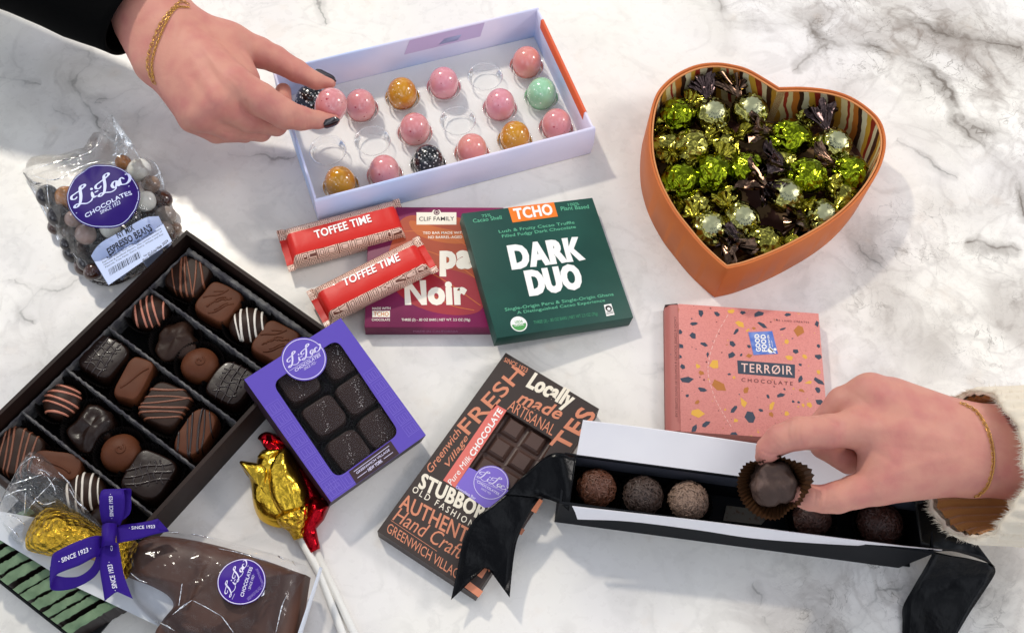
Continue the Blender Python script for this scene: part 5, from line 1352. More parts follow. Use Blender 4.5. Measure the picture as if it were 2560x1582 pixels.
# ================================================================== foil tulips on white sticks
def tulips():
    z = Zm(580, 1060, 320 / 927)
    gold = foil('gold_foil', '#d9b13a', .20, .9, .30, 2.6); goldc = foil('crumpled_gold_foil', '#d3a937', .24, 2.6, .8, 6); red = foil('red_foil', '#a3101c', .2, 1.2, .4, 3.5); stickm = mat('paper_stick', '#e9e6e0', .5)
    def petal(mb, pts, zb, h, mi=0, rim=.0, pw=.5, wob=.12):
        O = cat([P(*z(x, y), zz) for x, y, zz in pts], 5, True)
        if sum(O[i].x * O[i - 1].y - O[i - 1].x * O[i].y for i in range(len(O))) > 0: O.reverse()
        pillow(mb, O, lambda t, q: h * (1 - t ** 2.4) ** pw + wob * h * mnoise.noise(q * 1.1) * (1 - t) * 1.5, 12, zb, mi)
    # red one, mostly beneath the purple box
    t = thing('foil_tulip', P(*z(480, 560), 0), 'red foil chocolate tulip on a white stick, mostly under the purple window box', 'lollipop')
    mb = MB(); petal(mb, [(190, 92, .7), (250, 55, .8), (340, 82, .9), (420, 130, .9), (560, 300, .6), (668, 520, .3), (650, 600, .3), (590, 690, .3), (545, 720, .3), (480, 740, .3), (420, 730, .2), (360, 740, .2), (330, 700, .2), (300, 420, .3), (330, 180, .6), (250, 140, .6)], .1, 1.0)
    mb.build('bud', red, t)
    mb = MB(); petal(mb, [(186, 98, 1.0), (245, 56, 1.2), (330, 84, 1.3), (405, 132, 1.2), (395, 165, 1.2), (310, 160, 1.1), (225, 128, 1.0)], .8, .5, pw=.6, wob=.3); mb.build('petal_tip', red, t)
    mb = MB(); mb.tube([P(*z(x, y), zz) for x, y, zz in [(640, 560, .8), (600, 660, .8), (545, 745, .65), (565, 830, .6), (590, 890, .55), (600, 915, .5)]], [.75, .68, .62, .56, .46, .40], 16)
    for v in mb.V: v += Vector((mnoise.noise(v * 3), mnoise.noise(v * 3 + Vector((5, 0, 0))), mnoise.noise(v * 3 + Vector((9, 0, 0))))) * .09
    mb.build('foil_stem', red, t)
    mb = MB(); mb.tube([P(*z(590, 880), .45), P(*z(880, 1500), .24), P(*z(920, 1590), .24)], .26, 16); mb.build('stick', stickm, t)
    # gold one
    t = thing('foil_tulip', P(*z(350, 500), 0), 'gold foil chocolate tulip on a white stick in front of the red one', 'lollipop')
    mb = MB(); petal(mb, [(190, 230, 1.0), (240, 182, 1.1), (330, 178, 1.2), (400, 165, 1.2), (450, 230, 1.2), (520, 380, 1.1), (568, 500, .9), (566, 590, .8), (520, 690, .7), (505, 760, .7), (440, 740, .7), (340, 748, .6), (250, 720, .6), (190, 672, .6), (150, 560, .8), (150, 420, .9)], .1, 1.5)
    mb.build('bud', gold, t)
    mb = MB(); petal(mb, [(55, 282, 1.9), (70, 265, 2.0), (150, 275, 1.9), (240, 296, 1.9), (268, 330, 1.9), (262, 420, 1.9), (280, 540, 1.7), (340, 650, 1.4), (410, 715, 1.2), (370, 748, .9), (280, 732, .8), (195, 668, .8), (152, 570, 1.0), (138, 440, 1.2), (112, 360, 1.5), (75, 318, 1.7)], .8, .75, pw=.55); mb.build('petal', gold, t)
    mb = MB(); petal(mb, [(372, 176, 2.3), (310, 240, 2.3), (268, 330, 2.2), (262, 430, 2.1), (285, 550, 1.9), (350, 660, 1.6), (420, 700, 1.4), (500, 690, 1.3), (548, 610, 1.3), (562, 520, 1.4), (520, 420, 1.7), (450, 300, 2.0), (405, 200, 2.2)], 1.0, 1.25, pw=.6); mb.build('petal', gold, t)
    mb = MB(); petal(mb, [(185, 232, 1.9), (245, 188, 2.0), (300, 182, 2.1), (350, 188, 2.2), (300, 250, 2.1), (268, 300, 2.0), (220, 262, 1.9)], 1.2, .30, pw=.6); mb.build('petal', gold, t)
    mb = MB(); mb.tube([P(*z(x, y), zz) for x, y, zz in [(430, 640, 1.5), (450, 700, 1.3), (470, 760, 1.0), (485, 800, .85), (492, 825, .75)]], [1.15, .95, .55, .42, .40], 22)
    for v in mb.V: v += Vector((mnoise.noise(v * 3), mnoise.noise(v * 3 + Vector((5, 0, 0))), mnoise.noise(v * 3 + Vector((9, 0, 0))))) * .12
    mb.build('gathered_foil', goldc, t)
    mb = MB(); mb.tube([P(*z(485, 800), .75), P(*z(640, 1090), .30), P(*z(795, 1500), .24), P(*z(830, 1590), .24)], .27, 16); mb.build('stick', stickm, t)
tulips()

# ================================================================== the long truffle box with black ribbon
def truffle_box():
    z = Zm(1380, 1040, 1180 / 2447); hz = 4.2
    fr = frame_px([z(112, 238), z(1985, 408), z(1962, 668), z(105, 478)], hz)
    L, W = fr.L / 2, fr.W / 2
    t = thing('truffle_box', (fr.o.x, fr.o.y, 0), 'long black truffle box with white flaps and black ribbon, under the hand at right', 'box')
    blk = mat('black_card', '#0c0e13', .6, spec=.15, bump=(10, .05, .02)); wht = mat('white_flap_card', '#e9e5e6', .5, var=(.15, '#e3dfe2', .4, .6)); inn = mat('black_inner_card', '#101014', .5)
    mb = MB(); th = .12
    out = [(-L - .75, W + .1), (L, W + .1), (L, -W - .12), (-L - .75, -W - .12)]; inner = [(-L - .6, W - .05), (L - th, W - .05), (L - th, -W + .05), (-L - .6, -W + .05)]
    # the body flares slightly towards the top
    plate(mb, fr, out, [inner], -.08, hz - .1)
    for v in mb.V:
        k = v.z / hz
        d = v - fr.o; x = d.dot(fr.u); v -= fr.u * (max(0, x) / L) * .9 * (1 - k) 
    plate(mb, fr, inner, [], -hz + .12, .1); mb.build('box_body', blk, t, smooth=False)
    # back flap leaning away, front flap folded out
    mb = MB(); G = []
    for i in range(25):
        s = i / 24; x = -L + .05 + (2 * L - 2.8) * s; wv = .05 * math.sin(s * 7)
        row = []
        for k in range(7):
            q = k / 6; row.append(fr.p(x + .12 * q, W + .02 + 2.0 * q + .10 * math.sin(q * 2.5) + wv * q, -.1 + 1.15 * q + wv * .3 * q))
        G.append(row)
    mb.grid(G, 0); G2 = [[p + fr.v * .06 + Vector((0, 0, -.01)) for p in r] for r in G]; mb.grid(G2, 0, flip=True)
    mb.grid([[r[-1] for r in G], [r[-1] for r in G2]], 0); mb.grid([G[0], G2[0]], 0); mb.grid([G2[-1], G[-1]], 0)
    mb.build('back_flap', wht, t)
    mb = MB(); G = []
    top = [(105, 467), (400, 500), (800, 545), (1200, 595), (1600, 645), (1820, 672), (1900, 680), (2022, 694)]; bot = [(132, 534), (400, 545), (760, 590), (1040, 632), (1400, 660), (1700, 676), (1850, 688), (2020, 696)]
    A = cat([P(*z(*p), hz + .35) for p in top], 5); B = cat([P(*z(*p), hz - .55) for p in bot], 5)
    for a, b in zip(A, B): G.append([b, b.lerp(a, .5) + Vector((0, 0, .16)), a])
    mb.grid(G); G2 = [[p + Vector((0, .05, -.05)) for p in r] for r in G]; mb.grid(G2, 0, flip=True); mb.grid([[r[2] for r in G2], [r[2] for r in G]]); mb.grid([[r[0] for r in G], [r[0] for r in G2]])
    mb.build('front_flap', wht, t)
    mb = MB(); G = []
    for i in range(2):
        x = -L - .55 if i == 0 else L - .2
        G.append([fr.p(x, W - .10, -.15), fr.p(x, W - .10, -1.8)])
    mb.grid(G, 0); mb.build('grey_inner_strip', mat('grey_inner_card', '#3b3d46', .45), t, smooth=False)
    # slots with pleated cups
    rnd = random.Random(21)
    tm = [mat('shaved_milk', '#5e3623', .5, bump=[(3, .5, .12)]), mat('shaved_dark', '#44332b', .55, bump=[(3, .5, .12)]), mat('shaved_hazel', '#927664', .6, bump=[(3, .5, .12)]), mat('shaved_deep', '#3b2119', .5, bump=[(3, .5, .12)])]
    pieces = [((230, 375), 97, 0, 'milk chocolate truffle with flaky crust at the left end of the truffle box'), ((470, 415), 100, 1, 'dark flaky truffle, second from the left in the truffle box'), ((706, 440), 100, 2, 'pale hazelnut flaky truffle, third from the left in the truffle box'),
              ((1345, 530), 95, 3, 'dark brown truffle half hidden under the holding hand'), ((1695, 560), 112, 3, 'reddish brown stringy truffle near the right end of the truffle box')]
    for i, (q, r_, k, label) in enumerate(pieces):
        zc = 2.55 if i < 3 else 2.0; r = r_ * .4822 / SC(*z(*q), zc); c = P(*z(*q), zc)
        bm = bmesh.new(); bmesh.ops.create_icosphere(bm, subdivisions=4, radius=1); V = []
        for v in bm.verts:
            p = v.co.normalized(); d = 1 + .05 * mnoise.noise(p * 2 + Vector((i * 9, 0, 0))) + .07 * abs(mnoise.noise(Vector((p.x * 4, p.y * 7, p.z * 5)) + Vector((0, i * 7, 0))))
            V.append(c + p * r * d * .96)
        bm.verts.index_update(); Fc = [[v.index for v in f.verts] for f in bm.faces]; bm.free()
        # flakes
        mb = MB(); mb.add(V, Fc)
        for f in range(420):
            p = Vector((rnd.gauss(0, 1), rnd.gauss(0, 1), abs(rnd.gauss(0, 1)) * .9)).normalized(); a = p.orthogonal().normalized(); b = p.cross(a); an = rnd.uniform(0, 6.3); d = a * math.cos(an) + b * math.sin(an); e = p.cross(d)
            ln, wd = rnd.uniform(.10, .30), rnd.uniform(.03, .07); o_ = c + p * r * rnd.uniform(.98, 1.04); lift = p * rnd.uniform(.0, .08)
            pts = [o_ - d * ln - e * wd, o_ + d * ln - e * wd + lift, o_ + d * ln + e * wd + lift, o_ - d * ln + e * wd, o_ + p * .05]
            mb.add(pts, [[0, 1, 4], [1, 2, 4], [2, 3, 4], [3, 0, 4], [3, 2, 1, 0]])
        o = mb.build('truffle', tm[k], smooth=False); tag(o, label, 'truffle', 'flaky truffles in the long black box')
        mb = MB(); rows = []
        for rr, zz in ((1.15, .18), (1.5, 1.1), (1.72, 2.0)):
            row = []
            for s in range(80):
                a_ = 2 * math.pi * s / 80; w_ = rr * (1 + .05 * (s % 2)); xx = w_ * math.cos(a_); yy = max(-1.62, min(1.62, w_ * math.sin(a_)))
                row.append(Vector((c.x, c.y, 0)) + fr.u * xx + fr.v * yy + Vector((0, 0, zz)))
            rows.append(row)
        mb.grid(rows, 0, True); mb.build('paper_cup', mat('dark_cup_paper', '#1b1512', .45), o, smooth=False)
    # bare slot: olive grey sheet
    mb = MB(); q = [P(*z(*p), .35) for p in [(905, 462), (1145, 492), (1085, 562), (888, 540)]]; q2 = [p + Vector((0, 0, -.2)) for p in q]
    mb.add(q + q2, [[3, 2, 1, 0], [4, 5, 6, 7], [0, 1, 5, 4], [1, 2, 6, 5], [2, 3, 7, 6], [3, 0, 4, 7]]); mb.build('greaseproof_sheet', mat('greaseproof', '#57544a', .5, var=(3, '#4a3526', .56, .66)), t, smooth=False)
    # ribbon ends
    sat = mat('black_satin', '#030305', .27, bump=[(.7, .35, .3), (18, .05, .01)], spec=.16); nav = sat
    z4 = Zm(900, 860, 640 / 1423)
    rp = lambda p: .16 * mnoise.noise(p * .6) + .06 * math.sin(p.x * 2.0 + p.y * 1.2)
    mb = MB()
    strip(mb, [(*z4(1203, 618), 4.3), (*z4(1130, 606), 4.6), (*z4(1060, 612), 4.5), (*z4(985, 660), 4.1), (*z4(890, 750), 3.6), (*z4(800, 838), 3.1)],
              [(*z4(1160, 925), 3.9), (*z4(1120, 890), 3.9), (*z4(1070, 868), 3.8), (*z4(1030, 856), 3.5), (*z4(1005, 850), 3.1), (*z4(990, 852), 2.8)], .03, 6, 8, 0, rp)
    mb.build('ribbon_loop', sat, t)
    mb = MB()
    strip(mb, [(*z4(836, 806), 3.0), (*z4(735, 895), 2.9), (*z4(640, 970), 2.6), (*z4(575, 1085), 2.2), (*z4(545, 1230), 1.9), (*z4(505, 1420), 1.7)],
              [(*z4(1003, 848), 2.7), (*z4(950, 925), 2.6), (*z4(905, 1010), 2.4), (*z4(868, 1110), 2.0), (*z4(848, 1240), 1.7), (*z4(832, 1408), 1.5)], .03, 6, 8, 0, rp)
    # swallowtail notch
    V = mb.V
    a0, b0 = P(*z4(505, 1420), 1.7), P(*z4(832, 1408), 1.5); nk = P(*z4(698, 1222), 1.85)
    ax = (b0 - a0).normalized()
    n5 = 9 * 2; last = len(V) - n5; prev = last - n5 * 6
    for r_ in range(7):
        base = last - n5 * r_
        for j in range(9):
            tt = j / 8; cut = 1 - abs(tt - .55) / .55 if tt < .55 else 1 - (tt - .55) / .45
            lim = a0.lerp(b0, tt) + (nk - a0.lerp(b0, .55)) * max(0, cut)
            for idx in (base + j, base + n5 - 1 - j):
                p = V[idx]
                back = (nk - a0.lerp(b0, .55)).normalized()
                if (p - lim).dot(back) < 0: V[idx] = p + back * (-(p - lim).dot(back))
    mb.build('ribbon_tail', sat, t)
    zr = Zm(2100, 1180, 460 / 1730)
    mb = MB()
    strip(mb, [(*zr(700, 280), 4.4), (*zr(960, 230), 4.2), (*zr(1235, 590), 3.4), (*zr(1400, 835), 2.4), (*zr(1452, 890), 1.6)],
              [(*zr(760, 690), 4.2), (*zr(880, 738), 4.0), (*zr(990, 740), 3.4), (*zr(1180, 775), 2.5), (*zr(1410, 850), 1.7)], .03, 6, 8, 0, rp)
    mb.build('ribbon_loop', sat, t)
    mb = MB()
    strip(mb, [(*zr(878, 742), 3.2), (*zr(800, 890), 2.2), (*zr(690, 1080), 1.2), (*zr(592, 1260), .55), (*zr(588, 1400), .3), (*zr(585, 1600), .2)],
              [(*zr(1420, 855), 1.8), (*zr(1456, 905), 1.5), (*zr(1440, 980), 1.0), (*zr(1320, 1170), .6), (*zr(1200, 1350), .35), (*zr(1030, 1640), .2)], .03, 6, 8, 0, lambda p: .14 * mnoise.noise(p * .4) + .05 * math.sin(p.x * 2.4))
    mb.build('ribbon_tail', sat, t)
    # ----- the held truffle in its paper cup
    zh = Zm(1800, 1080, 360 / 1601); zc = 8.6
    c = P(*zh(590, 575), zc); ax = (CAMP - c).normalized() + Vector((-.25, -.35, 0)); ax.normalize()
    k = 360 / 1601 / SC(*zh(590, 575), zc)
    r = 255 * k; bm = bmesh.new(); bmesh.ops.create_icosphere(bm, subdivisions=5, radius=1); V = []
    for v in bm.verts:
        p = v.co.normalized(); d = 1 + .20 * mnoise.noise(p * 1.5 + Vector((3, 4, 5))) - .10 * abs(mnoise.noise(p * 2.2 + Vector((1, 8, 2)))) + .06 * mnoise.noise(p * 4 + Vector((7, 0, 0))); V.append(c + (p - ax * p.dot(ax) * .22) * r * d * 1.06)
    bm.verts.index_update(); Fc = [[v.index for v in f.verts] for f in bm.faces]; bm.free()
    o = ob('truffle', V, Fc, mat('dusted_truffle', '#3c271e', .65, var=(.7, '#6b5349', .50, .64), bump=[(2, .3, .1), (14, .3, .03)])); tag(o, 'cocoa dusted truffle in a pleated paper cup, held above the truffle box', 'truffle')
    mb = MB(); a = Vector((1, 0, 0)); a = (a - ax * a.dot(ax)).normalized(); b = ax.cross(a); G = []
    ncup = 92
    for rr, hh in ((.0, -.98), (.80, -.95), (1.02, -.3), (1.24, .20), (1.42, .55)):
        row = []
        for s in range(ncup):
            q = 2 * math.pi * s / ncup
            fl = math.exp(-((q - R(32)) / .42) ** 2)               # the cup is pulled open on the upper right
            pinch = 1 - .20 * math.exp(-((q - R(118)) / .3) ** 2) * (hh > -.5) - .14 * math.exp(-((q - R(318)) / .3) ** 2) * (hh > -.5)
            rad = r * rr * pinch * (1 + (.045 if s % 2 else -.02) * min(1, rr)) * (1 + .36 * fl * max(0, hh + .3)); hgt = r * (hh - .35 * fl * max(0, hh))
            row.append(c + a * math.cos(q) * rad + b * math.sin(q) * rad + ax * hgt)
        G.append(row)
    mb.grid(G, 0, True); G2 = [[p - ax * .01 + (p - c).normalized() * .02 for p in r_] for r_ in G]; mb.grid(G2, 1, True, flip=True)
    mb.build('paper_cup', [mat('brown_cup_paper', '#3f2613', .38, coat=.2), mat('cup_outside', '#2b1c14', .4)], o, smooth=False)
truffle_box()

# ================================================================== green mint slices in a dark tray, at the lower left corner
def mints():
    z = Zm(0, 1080, 460 / 1385)
    rnd = random.Random(17)
    A0, A1 = P(*z(-260, 930), .2), P(*z(640, 1640), .2)          # front edge of the tray
    d = (A1 - A0).normalized(); s_ = Vector((-d.y, d.x, 0)); Lt = (A1 - A0).length; wd = 5.6
    t = thing('mint_tray', A0 + d * Lt / 2 + s_ * wd / 2, 'low black tray holding the row of green mint slices at the lower left corner', 'tray'); ORG[t.name].z = 0; t.location.z = 0
    mb = MB()
    def bx(o_, l, w_, h, mi=0):
        V = [o_ + d * (l * a) + s_ * (w_ * b) + Vector((0, 0, h * c)) for a in (0, 1) for b in (0, 1) for c in (0, 1)]
        mb.add(V, [[0, 1, 3, 2], [4, 6, 7, 5], [0, 4, 5, 1], [2, 3, 7, 6], [0, 2, 6, 4], [1, 5, 7, 3]], mi)
    o_ = Vector((A0.x, A0.y, .02)); bx(o_, Lt, wd, .12); bx(o_ + Vector((0, 0, .121)), Lt, .12, .75); bx(o_ + s_ * (wd - .12) + Vector((0, 0, .121)), Lt, .12, .75)
    mb.build('tray', mat('black_tray', '#0d0d0d', .4), t, smooth=False)
    gm = mat('mint_chocolate', '#566f50', .6, bump=[(3, .4, .10), (10, .2, .03)], var=(.9, '#728c6a', .40, .70)); dk = mat('dark_layer', '#211612', .5)
    x = .15; i = 0; ang = R(-22)
    while x < Lt - .9:
        w_ = rnd.uniform(.50, .78); top = 2.0 + rnd.uniform(-.15, .15); base = Vector((A0.x, A0.y, .15)) + d * x; ln = wd - .5
        sd = (s_ * math.cos(ang) - d * math.sin(ang)).normalized()
        n = 44; G = []
        for j in range(n + 1):
            q = j / n; c = base + s_ * .22 + sd * (ln * q); j1 = .10 * mnoise.noise(Vector((q * 9, i * 3.1, 0))) + .07 * mnoise.noise(Vector((q * 30, i, 4))); j2 = .10 * mnoise.noise(Vector((q * 9, i * 3.1, 7))) + .07 * mnoise.noise(Vector((q * 30, i, 9)))
            hh = top + .05 * mnoise.noise(Vector((q * 6, i, 2))); l_, r_ = .0 + j1, w_ + j2
            G.append([c + d * a + Vector((0, 0, h)) for a, h in ((l_ + .04, 0), (l_, hh * .5), (l_, hh - .03), (l_ + .025, hh), (w_ * .5, hh + .02), (r_ - .025, hh), (r_, hh - .03), (r_, hh * .5), (r_ - .04, 0))])
        mb = MB(); mb.grid(G, 0)
        for row, fl in ((G[0], 0), (G[-1], 1)):
            k0 = len(mb.V); mb.V += row; f = list(range(k0, k0 + len(row))); mb.F.append(f if fl else f[::-1]); mb.M.append(0)
        m_i = []
        for f in mb.F:
            cz = sum(mb.V[k].z for k in f) / len(f); m_i.append(0 if cz > top * .93 else 1)
        mb.M = m_i
        o = mb.build('mint_slice', [gm, dk], None, auto=25); tag(o, 'pale green mint chocolate slice standing in the row of the black tray', 'chocolate', 'mint slices in the black tray')
        x += w_ + rnd.choice([.14, .18, .26, .42]); i += 1
mints()

# ================================================================== clear bag with the chocolate bottle, purple bow
def bottle_bag():
    z = Zm(0, 1080, 460 / 1385); zb = Zm(300, 1260, 520 / 2442)
    t = thing('gift_bag', P(420, 1460, 0), 'clear gift bag tied with a purple bow around a chocolate bottle with gold neck', 'bag')
    # backing card, white, under the bottle
    mb = MB(); zc_ = 2.35
    q = [P(*z(-120, 640), zc_), P(*z(-260, 780), zc_), P(*z(1202, 1462), zc_ - .1), P(*z(1140, 1560), zc_ - .1), P(*z(1500, 1640), zc_ - .2), P(*z(1560, 1100), zc_ - .2), P(*z(700, 620), zc_)]
    q = [P(*z(-200, 560), zc_), P(*z(-200, 690), zc_), P(*z(200, 930), zc_), P(*z(560, 1158), zc_), P(*z(1202, 1462), zc_), P(*z(1120, 1580), zc_), P(*z(1500, 1560), zc_), P(*z(1300, 1000), zc_), P(*z(600, 700), zc_)]
    tri = tessellate_polygon([[Vector((p.x, p.y, 0)) for p in q]]); n = len(q)
    def up_tri(tr, Q):
        out = []
        for f in tr:
            a, b, c = [Q[i] for i in f]; f = list(f)
            if (b - a).cross(c - a).z < 0: f.reverse()
            out.append(f)
        return out
    tt_ = up_tri(tri, q); q2 = [p - Vector((0, 0, .06)) for p in q]
    mb.add(q + q2, tt_ + [[i + n for i in f][::-1] for f in tt_] + [[i, (i + 1) % n, n + (i + 1) % n, n + i] for i in range(n)])
    mb.build('white_card', mat('white_backing_card', '#cfd2d6', .5), t, smooth=False)
    # the chocolate bottle: moulded, flat behind
    body = [(215, 470), (150, 600), (85, 800), (80, 870), (170, 915), (310, 965), (440, 1025), (560, 1095), (640, 1190), (630, 1290), (540, 1400), (470, 1500), (430, 1640), (700, 2000), (1300, 2300), (1980, 2440), (2030, 2250), (2095, 1800), (2170, 1300), (2232, 900), (2236, 868), (2205, 852), (2100, 815), (1900, 740), (1500, 600), (1100, 490), (700, 415), (400, 400)]
    zt = 1.5
    O = cat([P(*zb(x, y), zt) for x, y in body], 4, True)
    if sum(O[i].x * O[i - 1].y - O[i - 1].x * O[i].y for i in range(len(O))) > 0: O.reverse()
    ctr = P(*zb(1150, 1080), zt)
    bar = mat('bottle_chocolate', '#4a2c20', .46, bump=[(.6, .2, .15)], var=(.3, '#573526', .4, .7), coat=.03, spec=.35)
    gx = (P(*zb(1130, 600), zt), P(*zb(930, 1120), zt))
    gd = (gx[1] - gx[0]).normalized(); gn = Vector((-gd.y, gd.x, 0))
    def hf(k, q):
        h = 2.3 * (1 - k ** 5) ** .5
        dd = abs((q - gx[0]).dot(gn)); return h - .16 * math.exp(-(dd / .16) ** 2) * (1 - k ** 4)
    mb = MB(); pillow(mb, O, hf, 26, 1.0, 0, True, ctr)
    ch = mb.build('chocolate_bottle', bar); tag(ch, 'chocolate bottle lying in the clear bag, its neck wrapped in gold', 'chocolate')
    neck = [(190, 850), (205, 760), (260, 660), (330, 590), (380, 568), (480, 590), (600, 625), (740, 720), (900, 790), (1000, 812), (1046, 845), (1010, 930), (960, 1100), (880, 1060), (700, 960), (520, 930), (400, 935), (300, 915), (215, 890)]
    O = cat([P(*z(x, y), 3.2) for x, y in neck], 4, True)
    if sum(O[i].x * O[i - 1].y - O[i - 1].x * O[i].y for i in range(len(O))) > 0: O.reverse()
    gold = foil('crumpled_gold_foil', '#d3a937', .24, 2.6, .8, 6)
    def hf2(k, q): return 1.7 * (1 - k ** 2.2) ** .55 + (.30 * mnoise.noise(q * .9) + .16 * abs(mnoise.noise(q * 2.1))) * (1 - k) ** .5
    mb = MB(); pillow(mb, O, hf2, 18, 2.5, 0, True, P(*z(560, 800), 3.2)); mb.build('gold_neck', gold, ch)
    # clear film
    bag1 = [(1250, 745), (1400, 765), (1560, 780), (1760, 830), (1900, 870), (2060, 915), (2250, 985), (2320, 1040), (2200, 1290), (2100, 1560), (1900, 1800), (1500, 1700), (1250, 1500), (1020, 1290), (960, 1150), (900, 1000), (860, 850), (900, 780)]
    z3 = z
    fm = film('bag_film_creased', (.97, .97, .98), .9, .012, .10, (.5, .4, .3), (1, 1, 1), ior=1.24)
    bv = bvh_of(ch)
    O = cat([P(*z3(x, y), 2.4) for x, y in bag1], 4, True)
    if sum(O[i].x * O[i - 1].y - O[i - 1].x * O[i].y for i in range(len(O))) > 0: O.reverse()
    def hf3(k, q):
        h = 2.0 * (1 - k ** 3) ** .6 + (.22 * mnoise.noise(q * .5) + .12 * abs(mnoise.noise(q * 1.3))) * min(1, (1 - k) * 5)
        hit = drop(bv, q, 0)
        if hit: h = max(h, hit.z - 2.4 + .17 + .05 * mnoise.noise(q * 2))
        return h
    mb = MB(); pillow(mb, O, hf3, 30, .1, 0, False, P(*z3(1500, 1200), 2.4)); f1 = mb.build('film', fm, t)
    # gathered upper part of the film, crumpled above the neck
    tuft = [(790, 735), (640, 560), (540, 400), (430, 280), (330, 180), (235, 150), (150, 260), (90, 380), (30, 480), (-10, 620), (60, 760), (165, 850), (215, 740), (290, 640), (400, 585), (560, 620), (690, 690)]
    hts = [5.0, 4.8, 4.4, 4.2, 4.0, 4.4, 4.8, 4.4, 4.0, 3.6, 3.2, 3.0, 3.6, 4.2, 4.6, 5.0, 5.1]
    O = cat([P(*z3(x, y), h) for (x, y), h in zip(tuft, hts)], 5, True)
    if sum(O[i].x * O[i - 1].y - O[i - 1].x * O[i].y for i in range(len(O))) > 0: O.reverse()
    def hf4(k, q): return (1.3 * (1 - k ** 2) ** .6 + (.75 * abs(mnoise.noise(q * .55 + Vector((3, 3, 0)))) + .45 * abs(mnoise.noise(q * 1.2)) + .2 * abs(mnoise.noise(q * 2.6))) * min(1, (1 - k) * 4)) 
    fm2 = film('crumpled_film', (.96, .96, .97), .95, .04, .06, (1.4, .4, .3), (1, 1, 1), ior=1.75)
    mb = MB(); pillow(mb, O, hf4, 30, .1, 0, False, P(*z3(300, 430), 4.6)); f2 = mb.build('film_tuft', fm2, t, smooth=False); glints(f2, film('film_glint', (1, 1, 1), 1.0, .30, .08, (2, .6, .2), ior=1.9), [[(140, 262), (240, 190), (330, 200)], [(285, 280), (330, 290), (375, 325)], [(90, 390), (220, 350), (340, 310)], [(420, 330), (370, 400), (300, 470), (210, 580)], [(30, 485), (130, 440), (200, 430)], [(195, 440), (190, 520), (185, 610)], [(440, 300), (520, 380), (560, 460)], [(520, 420), (580, 520), (660, 590)], [(260, 500), (330, 540), (420, 520)], [(40, 620), (120, 640), (190, 700)], [(60, 700), (120, 760), (170, 830)], [(350, 330), (400, 400), (420, 470)]], z3, bvh_of(f2), .04)
    glint = film('film_glint', (1, 1, 1), 1.0, .30, .08, (2, .6, .2), ior=1.9)  # pale strip material that paints the highlights on the bag film
    glints(f1, glint, [[(120, 800), (220, 880), (320, 920)], [(730, 930), (712, 1050), (690, 1190)], [(1160, 520), (1400, 570), (1800, 690)], [(1950, 560), (2010, 650), (2060, 720)], [(1720, 520), (1850, 600), (1930, 650)], [(2190, 1010), (2160, 1150), (2110, 1290)], [(2230, 880), (2200, 980), (2140, 1140)], [(2150, 1200), (2090, 1320), (2120, 1440)], [(860, 1130), (1000, 1200), (1190, 1310)], [(1190, 1310), (1260, 1400), (1330, 1500)], [(330, 1340), (500, 1400), (640, 1480)], [(1700, 1000), (1685, 1050), (1660, 1080)], [(560, 330), (800, 345), (1100, 400)], [(1960, 1060), (1900, 1200), (1830, 1500)], [(620, 1290), (760, 1180), (850, 1120)]], zb, bvh_of(f1), .035)
    # white folded end of the bag
    mb = MB(); a, b = zb(2368, 742), zb(2080, 1620)
    strip(mb, [(*zb(2345, 730), 3.0), (*zb(2240, 1050), 2.9), (*zb(2040, 1650), 2.8)], [(*zb(2375, 748), 2.2), (*zb(2275, 1075), 2.1), (*zb(2085, 1680), 2.0)], .03, 6, 3); mb.build('folded_end', mat('white_fold_card', '#dfe3ec', .4), t)
    # round sticker on the bag
    fr = Fr(P(*zb(1140, 640), 4.1), P(*zb(1720, 640), 4.1), P(*zb(1720, 1190), 4.1), P(*zb(1140, 1190), 4.1))
    bf = bvh_of(f1); fn_ = lambda e: (lambda p: (drop(bf, p, e) or p))
    c = fr.px(*zb(1432, 910)); r = (Vector(fr.px(*zb(1710, 910))) - Vector(c)).length
    mb = MB(); rows = [[fn_(.05)(fr.p(x, y, 0)) for x, y in circle(*c, r * k, 48)] for k in (1, .85, .7, .5, .3, .1, .001)]; mb.grid(rows, 0, True)
    ring(mb, fr, c, r * .96, .05, 1, 0, fn_(.075))
    lilac(mb, fr, zb(1330, 1120), zb(1530, 735), zb(1200, 1030), 1, 0, fn_(.08), 1.15)
    text(mb, fr, 'CHOCOLATES', zb(1452, 1096), zb(1566, 750), zb(1416, 1084), 1, .04, fn=fn_(.08)); text(mb, fr, '\u00b7 SINCE 1923 \u00b7', zb(1530, 1020), zb(1590, 830), zb(1504, 1010), 1, .01, fn=fn_(.08))
    text(mb, fr, 'GREENWICH VILLAGE, NY', zb(1510, 1140), zb(1690, 960), zb(1490, 1110), 2, .0, fn=fn_(.08)); text(mb, fr, 'GREENWICHVILLAGE', zb(1690, 930), zb(1622, 760), zb(1664, 936), 2, .0, fn=fn_(.08))
    mb.build('round_sticker', [mat('violet_sticker', '#3c1a86', .5, spec=.2), mat('pale_lilac_ink', '#ded6f0', .45), mat('soft_lilac_ink', '#a08bd0', .45)], t)
    # ---- bow
    pm = mat('purple_grosgrain', '#2c0d78', .6, bump=(2, .05, .03), spec=.2); nt = pm.node_tree; N, L = nt.nodes, nt.links
    bw = thing('ribbon_bow', P(*z(820, 780), 4.8), 'purple ribbon bow with printed white writing on the clear gift bag', 'ribbon')
    def band(name, A, B, **kw):
        mb = MB(); strip(mb, [(*z(x, y), h) for x, y, h in A], [(*z(x, y), h) for x, y, h in B], .035, 14, 6, 0, **kw)
        # corded weave: fine ridges across the band
        return mb
    rid = lambda p: .0
    W_ = mat('ribbon_white', '#e9e4f2', .5); out = []
